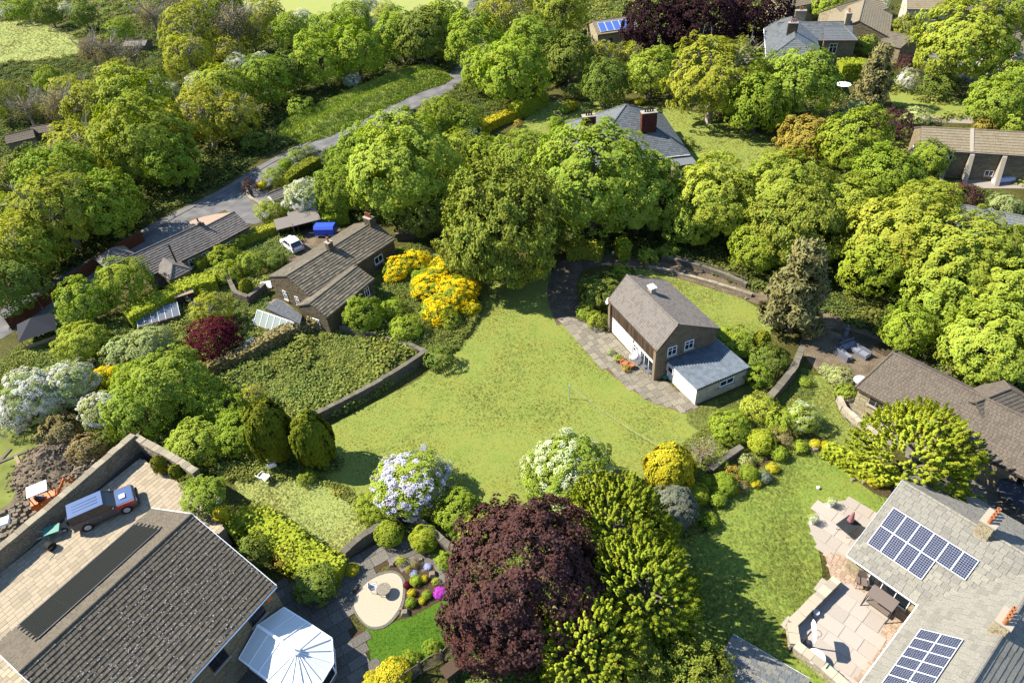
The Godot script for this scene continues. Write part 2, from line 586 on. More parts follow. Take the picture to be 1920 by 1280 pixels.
func plant_kinds() -> void:
	var y := Color(0.74, 0.8, 0.12)
	leaf_mat("fresh_leaf", Color(0.27, 0.335, 0.042), y)
	leaf_mat("bright_leaf", Color(0.305, 0.345, 0.042), y)
	leaf_mat("green_leaf", Color(0.225, 0.29, 0.028))
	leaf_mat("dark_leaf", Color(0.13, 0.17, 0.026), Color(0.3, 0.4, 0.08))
	leaf_mat("olive_leaf", Color(0.315, 0.32, 0.036), y)
	leaf_mat("pale_leaf", Color(0.30, 0.34, 0.12), Color(0.5, 0.6, 0.25))
	leaf_mat("willow_leaf", Color(0.19, 0.22, 0.03), Color(0.5, 0.55, 0.1))
	leaf_mat("copper_leaf", Color(0.07, 0.033, 0.028), Color(0.28, 0.09, 0.08))
	leaf_mat("beech_leaf", Color(0.028, 0.011, 0.014), Color(0.2, 0.06, 0.07))
	leaf_mat("crimson_leaf", Color(0.07, 0.008, 0.015), Color(0.4, 0.04, 0.05))
	leaf_mat("gold_leaf", Color(0.305, 0.345, 0.03), y)
	leaf_mat("pine_leaf", Color(0.17, 0.158, 0.06), Color(0.2, 0.18, 0.06))
	leaf_mat("brown_leaf", Color(0.20, 0.165, 0.065), Color(0.35, 0.25, 0.1))
	leaf_mat("orange_leaf", Color(0.29, 0.235, 0.04), Color(0.6, 0.4, 0.1))
	leaf_mat("yellow_leaf", Color(0.40, 0.36, 0.022), Color(0.7, 0.6, 0.08))
	leaf_mat("yew_leaf", Color(0.15, 0.165, 0.013), Color(0.3, 0.35, 0.06))
	leaf_mat("grey_leaf", Color(0.13, 0.15, 0.10), Color(0.3, 0.34, 0.2))
	leaf_mat("broom_flower", Color(0.75, 0.60, 0.012), Color(0.8, 0.55, 0.05))
	leaf_mat("white_flower", Color(0.56, 0.55, 0.47), Color(0.6, 0.6, 0.55))
	leaf_mat("cream_flower", Color(0.44, 0.48, 0.27), Color(0.6, 0.6, 0.4))
	leaf_mat("lilac_flower", Color(0.5, 0.49, 0.57), Color(0.6, 0.55, 0.7))
	leaf_mat("pink_flower", Color(0.45, 0.06, 0.45), Color(0.6, 0.1, 0.6))
	leaf_mat("blue_flower", Color(0.3, 0.32, 0.5), Color(0.3, 0.3, 0.5))
	mat("bark", Color(0.12, 0.10, 0.078), 0.95)
	mat("pale_bark", Color(0.27, 0.235, 0.18), 0.95)
	kinds = {
		"bright": ["broadleaf_tree", "tree", "broad", "bright_leaf", 1.0, 0.95, "", 0.0],
		"fresh": ["broadleaf_tree", "tree", "broad", "fresh_leaf", 1.0, 0.95, "", 0.0],
		"green": ["broadleaf_tree", "tree", "broad", "green_leaf", 1.0, 0.95, "", 0.0],
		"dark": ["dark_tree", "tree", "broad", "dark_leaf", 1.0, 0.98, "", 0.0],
		"olive": ["olive_tree_crown", "tree", "sparse", "olive_leaf", 1.02, 0.95, "", 0.0],
		"bare": ["twiggy_tree", "tree", "twig", "brown_leaf", 1.15, 0.95, "", 0.0],
		"willow": ["weeping_tree", "tree", "fine", "willow_leaf", 1.0, 1.02, "", 0.0],
		"beech": ["copper_beech", "tree", "copper", "beech_leaf", 0.98, 0.98, "", 0.0],
		"copper": ["purple_tree", "tree", "copper", "copper_leaf", 1.05, 0.95, "", 0.0],
		"acer": ["crimson_acer", "shrub", "copper", "crimson_leaf", 0.75, 0.75, "", 0.0],
		"gold": ["golden_maple", "tree", "spiky", "gold_leaf", 1.15, 0.95, "", 0.0],
		"pine": ["pine_tree", "tree", "conifer", "pine_leaf", 1.25, 1.15, "", 0.0],
		"hawthorn": ["hawthorn_tree", "tree", "blossom", "pale_leaf", 1.0, 0.9, "white_flower", 0.9],
		"thorn": ["hawthorn_tree", "tree", "broad", "pale_leaf", 1.0, 0.9, "white_flower", 0.45],
		"lilac": ["lilac_bush", "shrub", "broad", "fresh_leaf", 0.8, 0.66, "lilac_flower", 0.5],
		"cream": ["flowering_tree", "tree", "broad", "fresh_leaf", 0.95, 0.85, "cream_flower", 0.35],
		"broom": ["broom_bush", "shrub", "broad", "green_leaf", 0.62, 0.62, "broom_flower", 1.15],
		"shrub": ["shrub", "shrub", "broad", "green_leaf", 0.7, 0.75, "", 0.0],
		"lush": ["shrub", "shrub", "broad", "fresh_leaf", 0.7, 0.75, "", 0.0],
		"lime": ["shrub", "shrub", "broad", "bright_leaf", 0.7, 0.75, "", 0.0],
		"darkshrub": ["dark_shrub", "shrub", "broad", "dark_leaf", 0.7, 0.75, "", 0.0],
		"brown": ["brown_shrub", "shrub", "broad", "brown_leaf", 0.7, 0.75, "", 0.0],
		"orange": ["orange_shrub", "shrub", "broad", "orange_leaf", 0.7, 0.75, "", 0.0],
		"yellow": ["yellow_shrub", "shrub", "dome", "yellow_leaf", 0.72, 0.78, "", 0.0],
		"dome": ["clipped_shrub", "shrub", "dome", "green_leaf", 0.75, 0.85, "", 0.0],
		"limedome": ["clipped_shrub", "shrub", "dome", "gold_leaf", 0.75, 0.85, "", 0.0],
		"greydome": ["grey_shrub", "shrub", "dome", "grey_leaf", 0.8, 0.9, "", 0.0],
		"pale": ["pale_shrub", "shrub", "broad", "pale_leaf", 0.7, 0.75, "", 0.0],
		"yew": ["golden_yew", "conifer", "yew", "yew_leaf", 1.5, 1.6, "", 0.0],
		"cypress": ["golden_conifer", "conifer", "yew", "yellow_leaf", 1.05, 1.15, "", 0.0],
		"redshrub": ["crimson_shrub", "shrub", "dome", "crimson_leaf", 0.7, 0.75, "", 0.0],
		"pink": ["pink_flower_mound", "flowers", "dome", "pink_flower", 0.4, 0.5, "", 0.0],
		"blue": ["blue_flower_mound", "flowers", "dome", "blue_flower", 0.4, 0.5, "", 0.0],
		"white": ["white_flower_mound", "flowers", "dome", "white_flower", 0.4, 0.5, "", 0.0],
	}

var plant_no := 0
# no two trees have quite the same green
func leaf_tone(key: String, n: int) -> StandardMaterial3D:
	var i := (n * 7) % 5
	if i == 0: return mats[key]
	var called := "%s_tone_%d" % [key, i]
	if mats.has(called): return mats[called]
	var m: StandardMaterial3D = mats[key].duplicate()
	var c := m.albedo_color.srgb_to_linear()
	var f: Array = [[1, 1], [0.94, 0.93], [1.05, 0.96], [1.0, 1.08], [0.97, 0.88]][i]
	m.albedo_color = Color(c.r * f[0] * f[1] / 0.98, c.g * f[1], c.b * f[1]).linear_to_srgb()
	m.resource_name = called
	mats[called] = m
	return m

# the crown's middle is seen at px, py and is rpx wide either way
func plant(kind: String, px: float, py: float, rpx: float, label: String, tall := 1.0) -> Node3D:
	var k: Array = kinds[kind]
	plant_no += 1
	var r := 4.0
	var p := Vector3.ZERO
	for i in 5:
		p = at(px, py, lift + r * k[4] * tall)
		r = rpx * depth_of(p) / FOCAL
	var hc: float = r * k[4] * tall
	var ry: float = r * k[5] * tall
	var tree: bool = k[1] == "tree"
	var called: String = k[0]
	if called == "olive_tree_crown": called = "open_tree"
	var o := thing(called, label, k[1], Vector3(p.x, lift, p.z), plant_no * 2.399, grp)
	var lod := "l" if rpx >= 78 else ("m" if rpx >= 36 else ("s" if rpx >= 17 else "x"))
	var variant := plant_no % (3 if lod == "l" or lod == "m" else 2)
	var fam: String = k[2]
	var leaf := leaf_tone(k[3], plant_no)
	var twigs := fam == "twig" or fam == "sparse"
	var tr := put(trunk_mesh(twigs and rpx > 20, plant_no % 2), "trunk" if tree else "stem", mats["pale_bark" if twigs else "bark"], o, Vector3(0, hc, 0))
	tr.scale = Vector3(r * (1.0 if tree else 0.6), hc, r * (1.0 if tree else 0.6))
	if twigs and tree: tr.scale = Vector3(r * 1.15, hc, r * 1.15)
	var crown_name := "crown" if tree or k[1] == "conifer" else "foliage"
	if fam == "twig":
		var c0 := put(crown_mesh("haze", "m" if lod == "m" or lod == "l" else "s", variant % 2), crown_name, leaf, o, Vector3(0, hc, 0))
		c0.scale = Vector3(r, ry, r)
	else:
		var c := put(crown_mesh(fam, lod, variant), crown_name, leaf, o, Vector3(0, hc, 0))
		c.scale = Vector3(r, ry, r)
	if k[6]:
		var share: float = k[7]
		if kind == "broom":
			var b0 := put(crown_mesh("copper", lod, (variant + 1) % 2), "blossom", mats[k[6]], o, Vector3(0, hc + ry * 0.05, 0))
			b0.scale = Vector3(r, ry, r) * 1.05
			return o
		var fl := {"l": "m", "m": "m", "s": "s", "x": "x"}
		var b := put(crown_mesh("blossom", lod if share > 0.7 else fl[lod], (variant + 1) % 2), "blossom", mats[k[6]], o, Vector3(0, hc + ry * 0.03, 0))
		b.scale = Vector3(r, ry, r) * (1.02 if share > 0.4 else 0.97)
		b.rotation.y = 1.3
	return o

# a clipped or shaggy hedge along a line of spots on its foot
func hedge(px: Array, width: float, height: float, material: String, label: String, called := "clipped_hedge", leaf := 0.26, rough := 0.12) -> Node3D:
	var w := world_line(px, 4)
	var o := thing(called, label, "hedge", w[0], 0.0, grp)
	rng.seed = label.hash()
	var L := Leaves.new()
	L.r = rng
	for i in w.size() - 1:
		var a: Vector3 = w[i] - w[0]
		var b: Vector3 = w[i + 1] - w[0]
		var d := b - a
		var len := d.length()
		d /= len
		var s := Vector3(-d.z, 0, d.x)
		var cw := width * 0.42
		var ch := height * 0.92
		var q := [a - s * cw, b - s * cw, b - s * cw + Vector3.UP * ch, a - s * cw + Vector3.UP * ch, a + s * cw, b + s * cw, b + s * cw + Vector3.UP * ch, a + s * cw + Vector3.UP * ch]
		for f in [[0, 1, 2, 3, -s], [5, 4, 7, 6, s], [3, 2, 6, 7, Vector3.UP], [0, 3, 7, 4, -d], [5, 6, 2, 1, d]]:
			var k := L.v.size()
			for j in 4:
				L.v.append(q[f[j]])
				L.n.append(f[4])
				L.c.append(Color(0.8, 0.8, 0.8))
			L.ix.append_array([k, k + 1, k + 2, k, k + 2, k + 3])
		var area := len * (width + 2.0 * height)
		for j in int(area * 3.2 / (leaf * leaf) * 0.45):
			var t := rng.randf() * len
			var e := rng.randf() * (width + 2.0 * height)
			var p: Vector3
			var nd: Vector3
			var bump := rng.randf_range(-0.5, 1.0) * rough + 0.08 * sin(t * 1.7 + a.x)
			if e < height:
				nd = -s
				p = a + d * t - s * (width * 0.47 + bump) + Vector3.UP * e
			elif e < 2.0 * height:
				nd = s
				p = a + d * t + s * (width * 0.47 + bump) + Vector3.UP * (e - height)
			else:
				nd = Vector3.UP
				p = a + d * t + s * (e - 2.0 * height - width * 0.5) + Vector3.UP * (height + bump)
			var lt := rng.randf_range(0.7, 1.25)
			var wm := rng.randf_range(-0.1, 0.12)
			L.leaf(p, (nd + Vector3.UP * 0.3).normalized(), leaf, 1.4, 1.3, Color(lt * (1 + wm), lt, lt * (1 - wm)))
	put(L.mesh(), "foliage", mats[material], o)
	return o

# a tuft of leaves round its own middle
func tuft_mesh(leaves: int, seed_: int, leaf := 0.42, flat := 0.7) -> ArrayMesh:
	rng.seed = seed_
	var L := Leaves.new()
	L.r = rng
	for i in leaves:
		var d := rand_dir()
		d.y = absf(d.y)
		var lt := rng.randf_range(0.75, 1.2)
		L.leaf(Vector3(d.x, d.y * flat, d.z) * rng.randf_range(0.5, 1.0), (d + Vector3.UP * 0.4).normalized(), leaf, 1.3, 1.0, Color(lt, lt, lt))
	return L.mesh()

func blade_mesh(blades: int, seed_: int) -> ArrayMesh:
	rng.seed = seed_
	var L := Leaves.new()
	L.r = rng
	for i in blades:
		var a := rng.randf() * TAU
		var far := sqrt(rng.randf())
		var out := Vector3(cos(a), 0, sin(a))
		var lt := rng.randf_range(0.8, 1.2)
		var lean := (Vector3.UP + out * rng.randf_range(0.1, 0.9)).normalized()
		L.leaf(out * far * 0.8 + lean * 0.4, out.cross(lean).cross(lean).normalized() * -1.0 + Vector3.UP * 0.6, 0.5, 1.9, 0.3, Color(lt * 1.05, lt, lt), lean)
	return L.mesh()

# ---------------------------------------------------------------- buildings
func quad_slab(mb: MB, p: Array, thick: float) -> void:
	mb.plate(p, thick)

# one roof slope: eave left, eave right, ridge right, ridge left (seen from outside). Gives the places of its tiles.
func slope_tiles(p: Array, tile: float, course: float, into: Array, stagger := true) -> void:
	var a: Vector3 = p[0]
	var b: Vector3 = p[1]
	var c: Vector3 = p[2]
	var d: Vector3 = p[3]
	var nn := (b - a).cross(d - a + (c - b)).normalized()
	var along := (b - a).normalized()
	var up := nn.cross(along)
	var rise := ((d - a).dot(up) + (c - b).dot(up)) * 0.5
	var rows := maxi(1, int(round(rise / course)))
	for i in rows:
		var t0 := float(i) / rows
		var tm := (i + 0.5) / rows
		var x0 := (a.lerp(d, tm) - a).dot(along)
		var x1 := (b.lerp(c, tm) - a).dot(along)
		var base := a + up * (rise * t0)
		var len := x1 - x0
		if len < tile * 0.4: continue
		var x := x0 - (tile * 0.5 if stagger and i % 2 else 0.0)
		while x < x1 - 0.02:
			var s := maxf(x, x0)
			var wdt := rng.randf_range(0.82, 1.2) * tile if tile > 0.3 and stagger else tile
			var e := minf(x + wdt, x1)
			if x1 - e < tile * 0.25: e = x1
			into.append([base + along * s, along, up, nn, e - s, rise / rows])
			x = e if e > s else x + wdt

var wedge_unit: ArrayMesh
func tile_wedge() -> ArrayMesh:
	if wedge_unit: return wedge_unit
	var mb := MB.new()
	wedge(mb, Vector3.ZERO, Vector3.RIGHT, Vector3.UP, Vector3.BACK, 1.0, 1.0, 1.0)
	wedge_unit = mb.mesh()
	return wedge_unit

# a tile lies from o along x and up y; its lower edge stands proud by t
func wedge(mb: MB, o: Vector3, x: Vector3, y: Vector3, z: Vector3, w: float, h: float, t: float) -> void:
	var g := w * 0.02 if w == 1.0 else 0.012
	var p0 := o + x * g
	var p1 := o + x * (w - g)
	var p2 := p1 + y * h * 1.04
	var p3 := p0 + y * h * 1.04
	mb.quad(p0 + z * t, p1 + z * t, p2 + z * t * 0.15, p3 + z * t * 0.15)
	mb.quad(p0, p1, p1 + z * t, p0 + z * t)
	mb.quad(p1, p2, p2 + z * t * 0.15, p1 + z * t)
	mb.quad(p3, p0, p0 + z * t, p3 + z * t * 0.15)

func lay_tiles(root: Node3D, roof: Node3D, tiles: Array, tones: Array, thick: float, single: int, called := "tile") -> void:
	var order := []
	for i in tiles.size():
		order.append([(root.transform * (tiles[i][0] as Vector3)).distance_squared_to(EYE), i])
	order.sort_custom(func(a, b): return a[0] < b[0])
	var mb := MB.new()
	var base: StandardMaterial3D = mats[tones[0]]
	var ref := base.albedo_color.srgb_to_linear()
	for k in order.size():
		var t: Array = tiles[order[k][1]]
		var tone: String = tones[rng.randi() % tones.size()]
		var th := thick * rng.randf_range(0.8, 1.25)
		if k < single:
			var o := put(tile_wedge(), called, mats[tone], roof)
			o.transform = Transform3D(Basis(t[1] * t[4], t[2] * t[5], t[3] * th), t[0])
		else:
			var tc: Color = (mats[tone] as StandardMaterial3D).albedo_color.srgb_to_linear()
			mb.tint = Color(tc.r / ref.r, tc.g / ref.g, tc.b / ref.b) * rng.randf_range(0.93, 1.07)
			wedge(mb, t[0], t[1], t[2], t[3], t[4], t[5], th)
	if mb.v.size():
		var o := put(mb.mesh(), called, base, roof)
		o.set_meta("kind", "stuff")

# courses of stone on a wall from a to b (seen from outside, left to right); openings in wall coordinates [x0, x1, y0, y1]; gable: extra height at the middle
func stone_courses(mb: MB, a: Vector3, b: Vector3, h: float, openings: Array, gable := 0.0, off := 0.5, course := 0.24, block := 0.5) -> void:
	var len := a.distance_to(b)
	var x := (b - a) / len
	var nn := x.cross(Vector3.UP)
	var y := 0.0
	while y < h + gable - 0.08:
		var ch := course * rng.randf_range(0.8, 1.25)
		var x0 := 0.0
		var x1 := len
		var top := y + ch
		if top > h:
			if gable <= 0.0: ch = h - y
			else:
				var t := (top - h) / gable
				x0 = len * off * t
				x1 = len - len * (1.0 - off) * t
		if ch < 0.06 or x1 - x0 < 0.15: break
		var s := x0
		while s < x1 - 0.02:
			var e := minf(s + block * rng.randf_range(0.6, 1.5), x1)
			var mid := (s + e) / 2
			var skip := false
			for o in openings:
				if mid > o[0] and mid < o[1] and y + ch * 0.5 > o[2] and y + ch * 0.5 < o[3]:
					skip = true
			if not skip:
				var tone := rng.randf_range(0.72, 1.2)
				mb.tint = Color(tone * rng.randf_range(0.97, 1.05), tone, tone * rng.randf_range(0.9, 1.02))
				var pr := rng.randf_range(0.02, 0.06)
				var p := a + x * (s + 0.012) + Vector3.UP * (y + 0.01)
				var w := x * (e - s - 0.024)
				var u := Vector3.UP * (ch - 0.02)
				mb.quad(p + nn * pr, p + w + nn * pr, p + w + u + nn * pr, p + u + nn * pr)
				mb.quad(p + w + nn * pr, p + w, p + w + u, p + w + u + nn * pr)
				mb.quad(p, p + nn * pr, p + u + nn * pr, p + u)
				mb.quad(p + u + nn * pr, p + w + u + nn * pr, p + w + u, p + u)
			s = e
		y += ch
	mb.tint = Color.WHITE

func window(root: Node3D, a: Vector3, nn: Vector3, w: float, h: float, frame := "white_paint", bars := 1, sill := "pale_stone", called := "window") -> Node3D:
	# a is the middle of the opening on the wall's face
	var x := Vector3.UP.cross(nn).normalized()
	var o := Node3D.new()
	o.name = called
	root.add_child(o, true)
	o.transform = Transform3D(Basis(x, Vector3.UP, nn), a)
	var mb := MB.new()
	var f := 0.07
	mb.box(Vector3(0, h / 2 - f / 2, 0.05), Vector3(w, f, 0.09))
	mb.box(Vector3(0, -h / 2 + f / 2, 0.05), Vector3(w, f, 0.09))
	for s in [-1, 1]:
		mb.box(Vector3(s * (w / 2 - f / 2), 0, 0.05), Vector3(f, h - 2 * f, 0.09))
	for i in bars:
		mb.box(Vector3(-w / 2 + w * (i + 1.0) / (bars + 1.0), 0, 0.048), Vector3(0.06, h - 2 * f, 0.075))
	if h > 1.1 and called == "window": mb.box(Vector3(0, h * 0.14, 0.046), Vector3(w - 2 * f, 0.05, 0.06))
	put(mb.mesh(), "frame", mats[frame], o)
	var g := MB.new()
	g.box(Vector3(0, 0, 0.03), Vector3(w - f, h - f, 0.02))
	put(g.mesh(), "pane", glass(), o)
	if sill:
		var sb := MB.new()
		sb.box(Vector3(0, -h / 2 - 0.07, 0.1), Vector3(w + 0.25, 0.14, 0.24))
		put(sb.mesh(), "sill", mats[sill], o)
	return o

func chimney(root: Node3D, foot: Vector3, w: float, d: float, h: float, pots: int, m: String, pot := "terracotta", cap := "pale_stone", called := "chimney") -> void:
	var mb := MB.new()
	mb.box(foot + Vector3.UP * h / 2, Vector3(w, h, d))
	var st := MB.new()
	var c := [foot + Vector3(-w / 2, 0, d / 2), foot + Vector3(w / 2, 0, d / 2), foot + Vector3(w / 2, 0, -d / 2), foot + Vector3(-w / 2, 0, -d / 2)]
	var o := put(mb.mesh(), called, mats[m], root)
	for i in 4:
		stone_courses(st, c[i], c[(i + 1) % 4], h, [], 0.0, 0.5, 0.2, 0.34)
	put(st.mesh(), "stonework", mats[m], o).set_meta("kind", "stuff")
	var cp := MB.new()
	cp.box(foot + Vector3.UP * (h + 0.06), Vector3(w + 0.18, 0.13, d + 0.18))
	put(cp.mesh(), "cap", mats[cap], o)
	for i in pots:
		var p := foot + Vector3((i - (pots - 1) / 2.0) * minf(0.42, w / pots), h + 0.12, 0)
		if d > w: p = foot + Vector3(0, h + 0.12, (i - (pots - 1) / 2.0) * minf(0.42, d / pots))
		var pb := MB.new()
		pb.lathe(p, [Vector2(0.17, 0), Vector2(0.14, 0.1), Vector2(0.125, 0.55), Vector2(0.16, 0.6), Vector2(0.16, 0.68), Vector2(0.1, 0.68), Vector2(0.09, 0.4)], 10)
		put(pb.mesh(), "chimney_pot", mats[pot], o)

# a gabled or hipped house: x along its ridge, +z its front. o: a dictionary of choices
func house(called: String, label: String, category: String, cx: float, cz: float, deg: float, L: float, W: float, eh: float, rh: float, ro: float, o: Dictionary) -> Node3D:
	rng.seed = label.hash()
	var root := thing(called, label, category, Vector3(cx, o.get("y", 0.0), cz), deg_to_rad(deg), o.get("group", ""))
	var ov: float = o.get("over", 0.3)
	var vg: float = o.get("verge", 0.12)
	var hl: float = o.get("hip_left", 0.0)
	var hr: float = o.get("hip_right", 0.0)
	var x := L / 2 - (vg if hl == 0.0 else ov)
	var xr := L / 2 - (vg if hr == 0.0 else ov)
	var z := W / 2 - ov
	var wh: float = eh + (rh - eh) * ov / (W / 2 - ro) - 0.14
	var wb: float = eh + (rh - eh) * ov / (W / 2 + ro) - 0.14
	var wallm: String = o.get("wall", "sandstone")
	# wall core
	var mb := MB.new()
	var top := rh - 0.2
	var prof := [Vector3(-x, 0, z), Vector3(-x, wh, z), Vector3(-x, top, ro), Vector3(-x, wb, -z), Vector3(-x, 0, -z)]
	if hl > 0.0 or hr > 0.0: prof = [Vector3(-x, 0, z), Vector3(-x, minf(wh, wb), z), Vector3(-x, minf(wh, wb), -z), Vector3(-x, 0, -z)]
	var q := []
	for p in prof: q.append(Vector3(xr, p.y, p.z))
	for i in prof.size():
		var j := (i + 1) % prof.size()
		mb.quad(prof[i], q[i], q[j], prof[j])
	for i in range(1, prof.size() - 1):
		mb.tri(q[0], q[i + 1], q[i])
		mb.tri(prof[0], prof[i], prof[i + 1])
	var wall := put(mb.mesh(), "wall", mats[o.get("core", wallm)], root)
	var wins: Array = o.get("windows", [])
	var hole := {"f": [], "b": [], "l": [], "r": []}
	for w in wins: hole[w[0]].append([w[1] - w[3] / 2 - 0.05, w[1] + w[3] / 2 + 0.05, w[2] - w[4] / 2 - 0.05, w[2] + w[4] / 2 + 0.05])
	if o.get("stone", true):
		var sb := MB.new()
		var cs: float = o.get("course", 0.26)
		var gl := top - wh if hl == 0.0 and hr == 0.0 else 0.0
		stone_courses(sb, Vector3(-x, 0, z), Vector3(xr, 0, z), wh, hole.f, 0.0, 0.5, cs, cs * 2.2)
		stone_courses(sb, Vector3(xr, 0, -z), Vector3(-x, 0, -z), wb, hole.b, 0.0, 0.5, cs, cs * 2.2)
		stone_courses(sb, Vector3(-x, 0, -z), Vector3(-x, 0, z), minf(wh, wb), hole.l, gl, 0.5, cs, cs * 2.2)
		stone_courses(sb, Vector3(xr, 0, z), Vector3(xr, 0, -z), minf(wh, wb), hole.r, gl, (z - ro) / (2 * z), cs, cs * 2.2)
		put(sb.mesh(), "stonework", mats[wallm], wall).set_meta("kind", "stuff")
	for w in wins:
		var spec: Array = w
		var p: Vector3
		var nn: Vector3
		match spec[0]:
			"f":
				p = Vector3(-x + spec[1], spec[2], z)
				nn = Vector3.BACK
			"b":
				p = Vector3(xr - spec[1], spec[2], -z)
				nn = Vector3.FORWARD
			"l":
				p = Vector3(-x, spec[2], -z + spec[1])
				nn = Vector3.LEFT
			"r":
				p = Vector3(xr, spec[2], z - spec[1])
				nn = Vector3.RIGHT
		var is_door: bool = spec.size() > 6 and spec[6] == "door"
		window(root, p, nn, spec[3], spec[4], spec[5] if spec.size() > 5 else "white_paint", 0 if is_door or spec[3] < 0.8 else (2 if spec[3] > 1.9 else 1), "" if is_door else o.get("sill", "pale_stone"), "door" if is_door else "window")
	# roof
	var fl := [Vector3(-L / 2, eh, W / 2), Vector3(L / 2, eh, W / 2), Vector3(L / 2 - hr, rh, ro), Vector3(-L / 2 + hl, rh, ro)]
	var bl := [Vector3(L / 2, eh, -W / 2), Vector3(-L / 2, eh, -W / 2), Vector3(-L / 2 + hl, rh, ro), Vector3(L / 2 - hr, rh, ro)]
	var slopes := [fl, bl]
	if hl > 0.0: slopes.append([Vector3(-L / 2, eh, -W / 2), Vector3(-L / 2, eh, W / 2), Vector3(-L / 2 + hl, rh, ro), Vector3(-L / 2 + hl, rh, ro)])
	if hr > 0.0: slopes.append([Vector3(L / 2, eh, W / 2), Vector3(L / 2, eh, -W / 2), Vector3(L / 2 - hr, rh, ro), Vector3(L / 2 - hr, rh, ro)])
	var rb := MB.new()
	var tiles := []
	for s in slopes:
		var ps: Array = s if s[2] != s[3] else [s[0], s[1], s[2]]
		rb.plate(ps, 0.13)
		slope_tiles(s, o.get("tile", 0.5), o.get("course_roof", 0.4), tiles, o.get("stagger", true))
	var tones: Array = o.get("tones", ["slate", "slate", "slate_light", "slate_dark"])
	var roof := put(rb.mesh(), "roof", mats[o.get("underroof", "roof_shadow")], root)
	lay_tiles(root, roof, tiles, tones, o.get("thick", 0.05), o.get("single", 0), o.get("tile_name", "tile"))
	# ridge and hips
	var rg := MB.new()
	var ridges := [[fl[3], fl[2]]]
	if hl > 0.0: ridges.append_array([[fl[0], fl[3]], [bl[1], bl[2]]])
	if hr > 0.0: ridges.append_array([[fl[1], fl[2]], [bl[0], bl[3]]])
	for e in ridges:
		var len: float = e[0].distance_to(e[1])
		var k := maxi(1, int(len / 0.5))
		for i in k:
			rg.tint = Color.WHITE * rng.randf_range(0.85, 1.1)
			rg.tube(e[0].lerp(e[1], (i + 0.02) / k) + Vector3.UP * 0.02, e[0].lerp(e[1], (i + 0.98) / k) + Vector3.UP * 0.02, 0.13, 0.13, 8)
	put(rg.mesh(), "ridge_tile", mats[o.get("ridge", tones[0])], roof).set_meta("kind", "stuff")
	# gutters along both eaves, boards up the verges
	if o.get("gutter", "white_paint"):
		var gb := MB.new()
		for s in [-1.0, 1.0]:
			gb.tube(Vector3(-L / 2 + 0.02, eh - 0.1, s * (W / 2 + 0.05)), Vector3(L / 2 - 0.02, eh - 0.1, s * (W / 2 + 0.05)), 0.07, 0.07, 6)
		put(gb.mesh(), "gutter", mats[o.get("gutter", "white_paint")], root)
	if o.has("bargeboard"):
		for s in [[-1, hl], [1, hr]]:
			if s[1] > 0.0: continue
			var vb := MB.new()
			for zz in [W / 2, -W / 2]:
				var e0 := Vector3(s[0] * (L / 2 + 0.02), eh - 0.03, zz)
				var e1 := Vector3(s[0] * (L / 2 + 0.02), rh - 0.03, ro)
				var d := (e1 - e0).normalized()
				vb.box((e0 + e1) / 2, Vector3(0.05, e0.distance_to(e1), 0.2), Basis(Vector3.RIGHT, d, Vector3.RIGHT.cross(d)))
			put(vb.mesh(), "bargeboard", mats[o["bargeboard"]], root)
	for c in o.get("chimneys", []):
		chimney(root, Vector3(c[0], c[2], c[1]), c[3], c[4], c[5], c[6], c[7])
	return root

# a frame for a house whose front eave is seen from A to B and whose left ridge end is seen at R
func from_eave(ax: float, ay: float, bx: float, by: float, eh: float, rx: float, ry: float, rh: float) -> Dictionary:
	var a := at(ax, ay, eh)
	var b := at(bx, by, eh)
	var r := at(rx, ry, rh)
	a.y = 0
	b.y = 0
	r.y = 0
	var u := (b - a).normalized()
	var front := u.cross(Vector3.UP)
	return {"a": a, "u": u, "len": a.distance_to(b), "front": front, "half": -(r - a).dot(front), "inset": (r - a).dot(u), "deg": rad_to_deg(atan2(-u.z, u.x))}

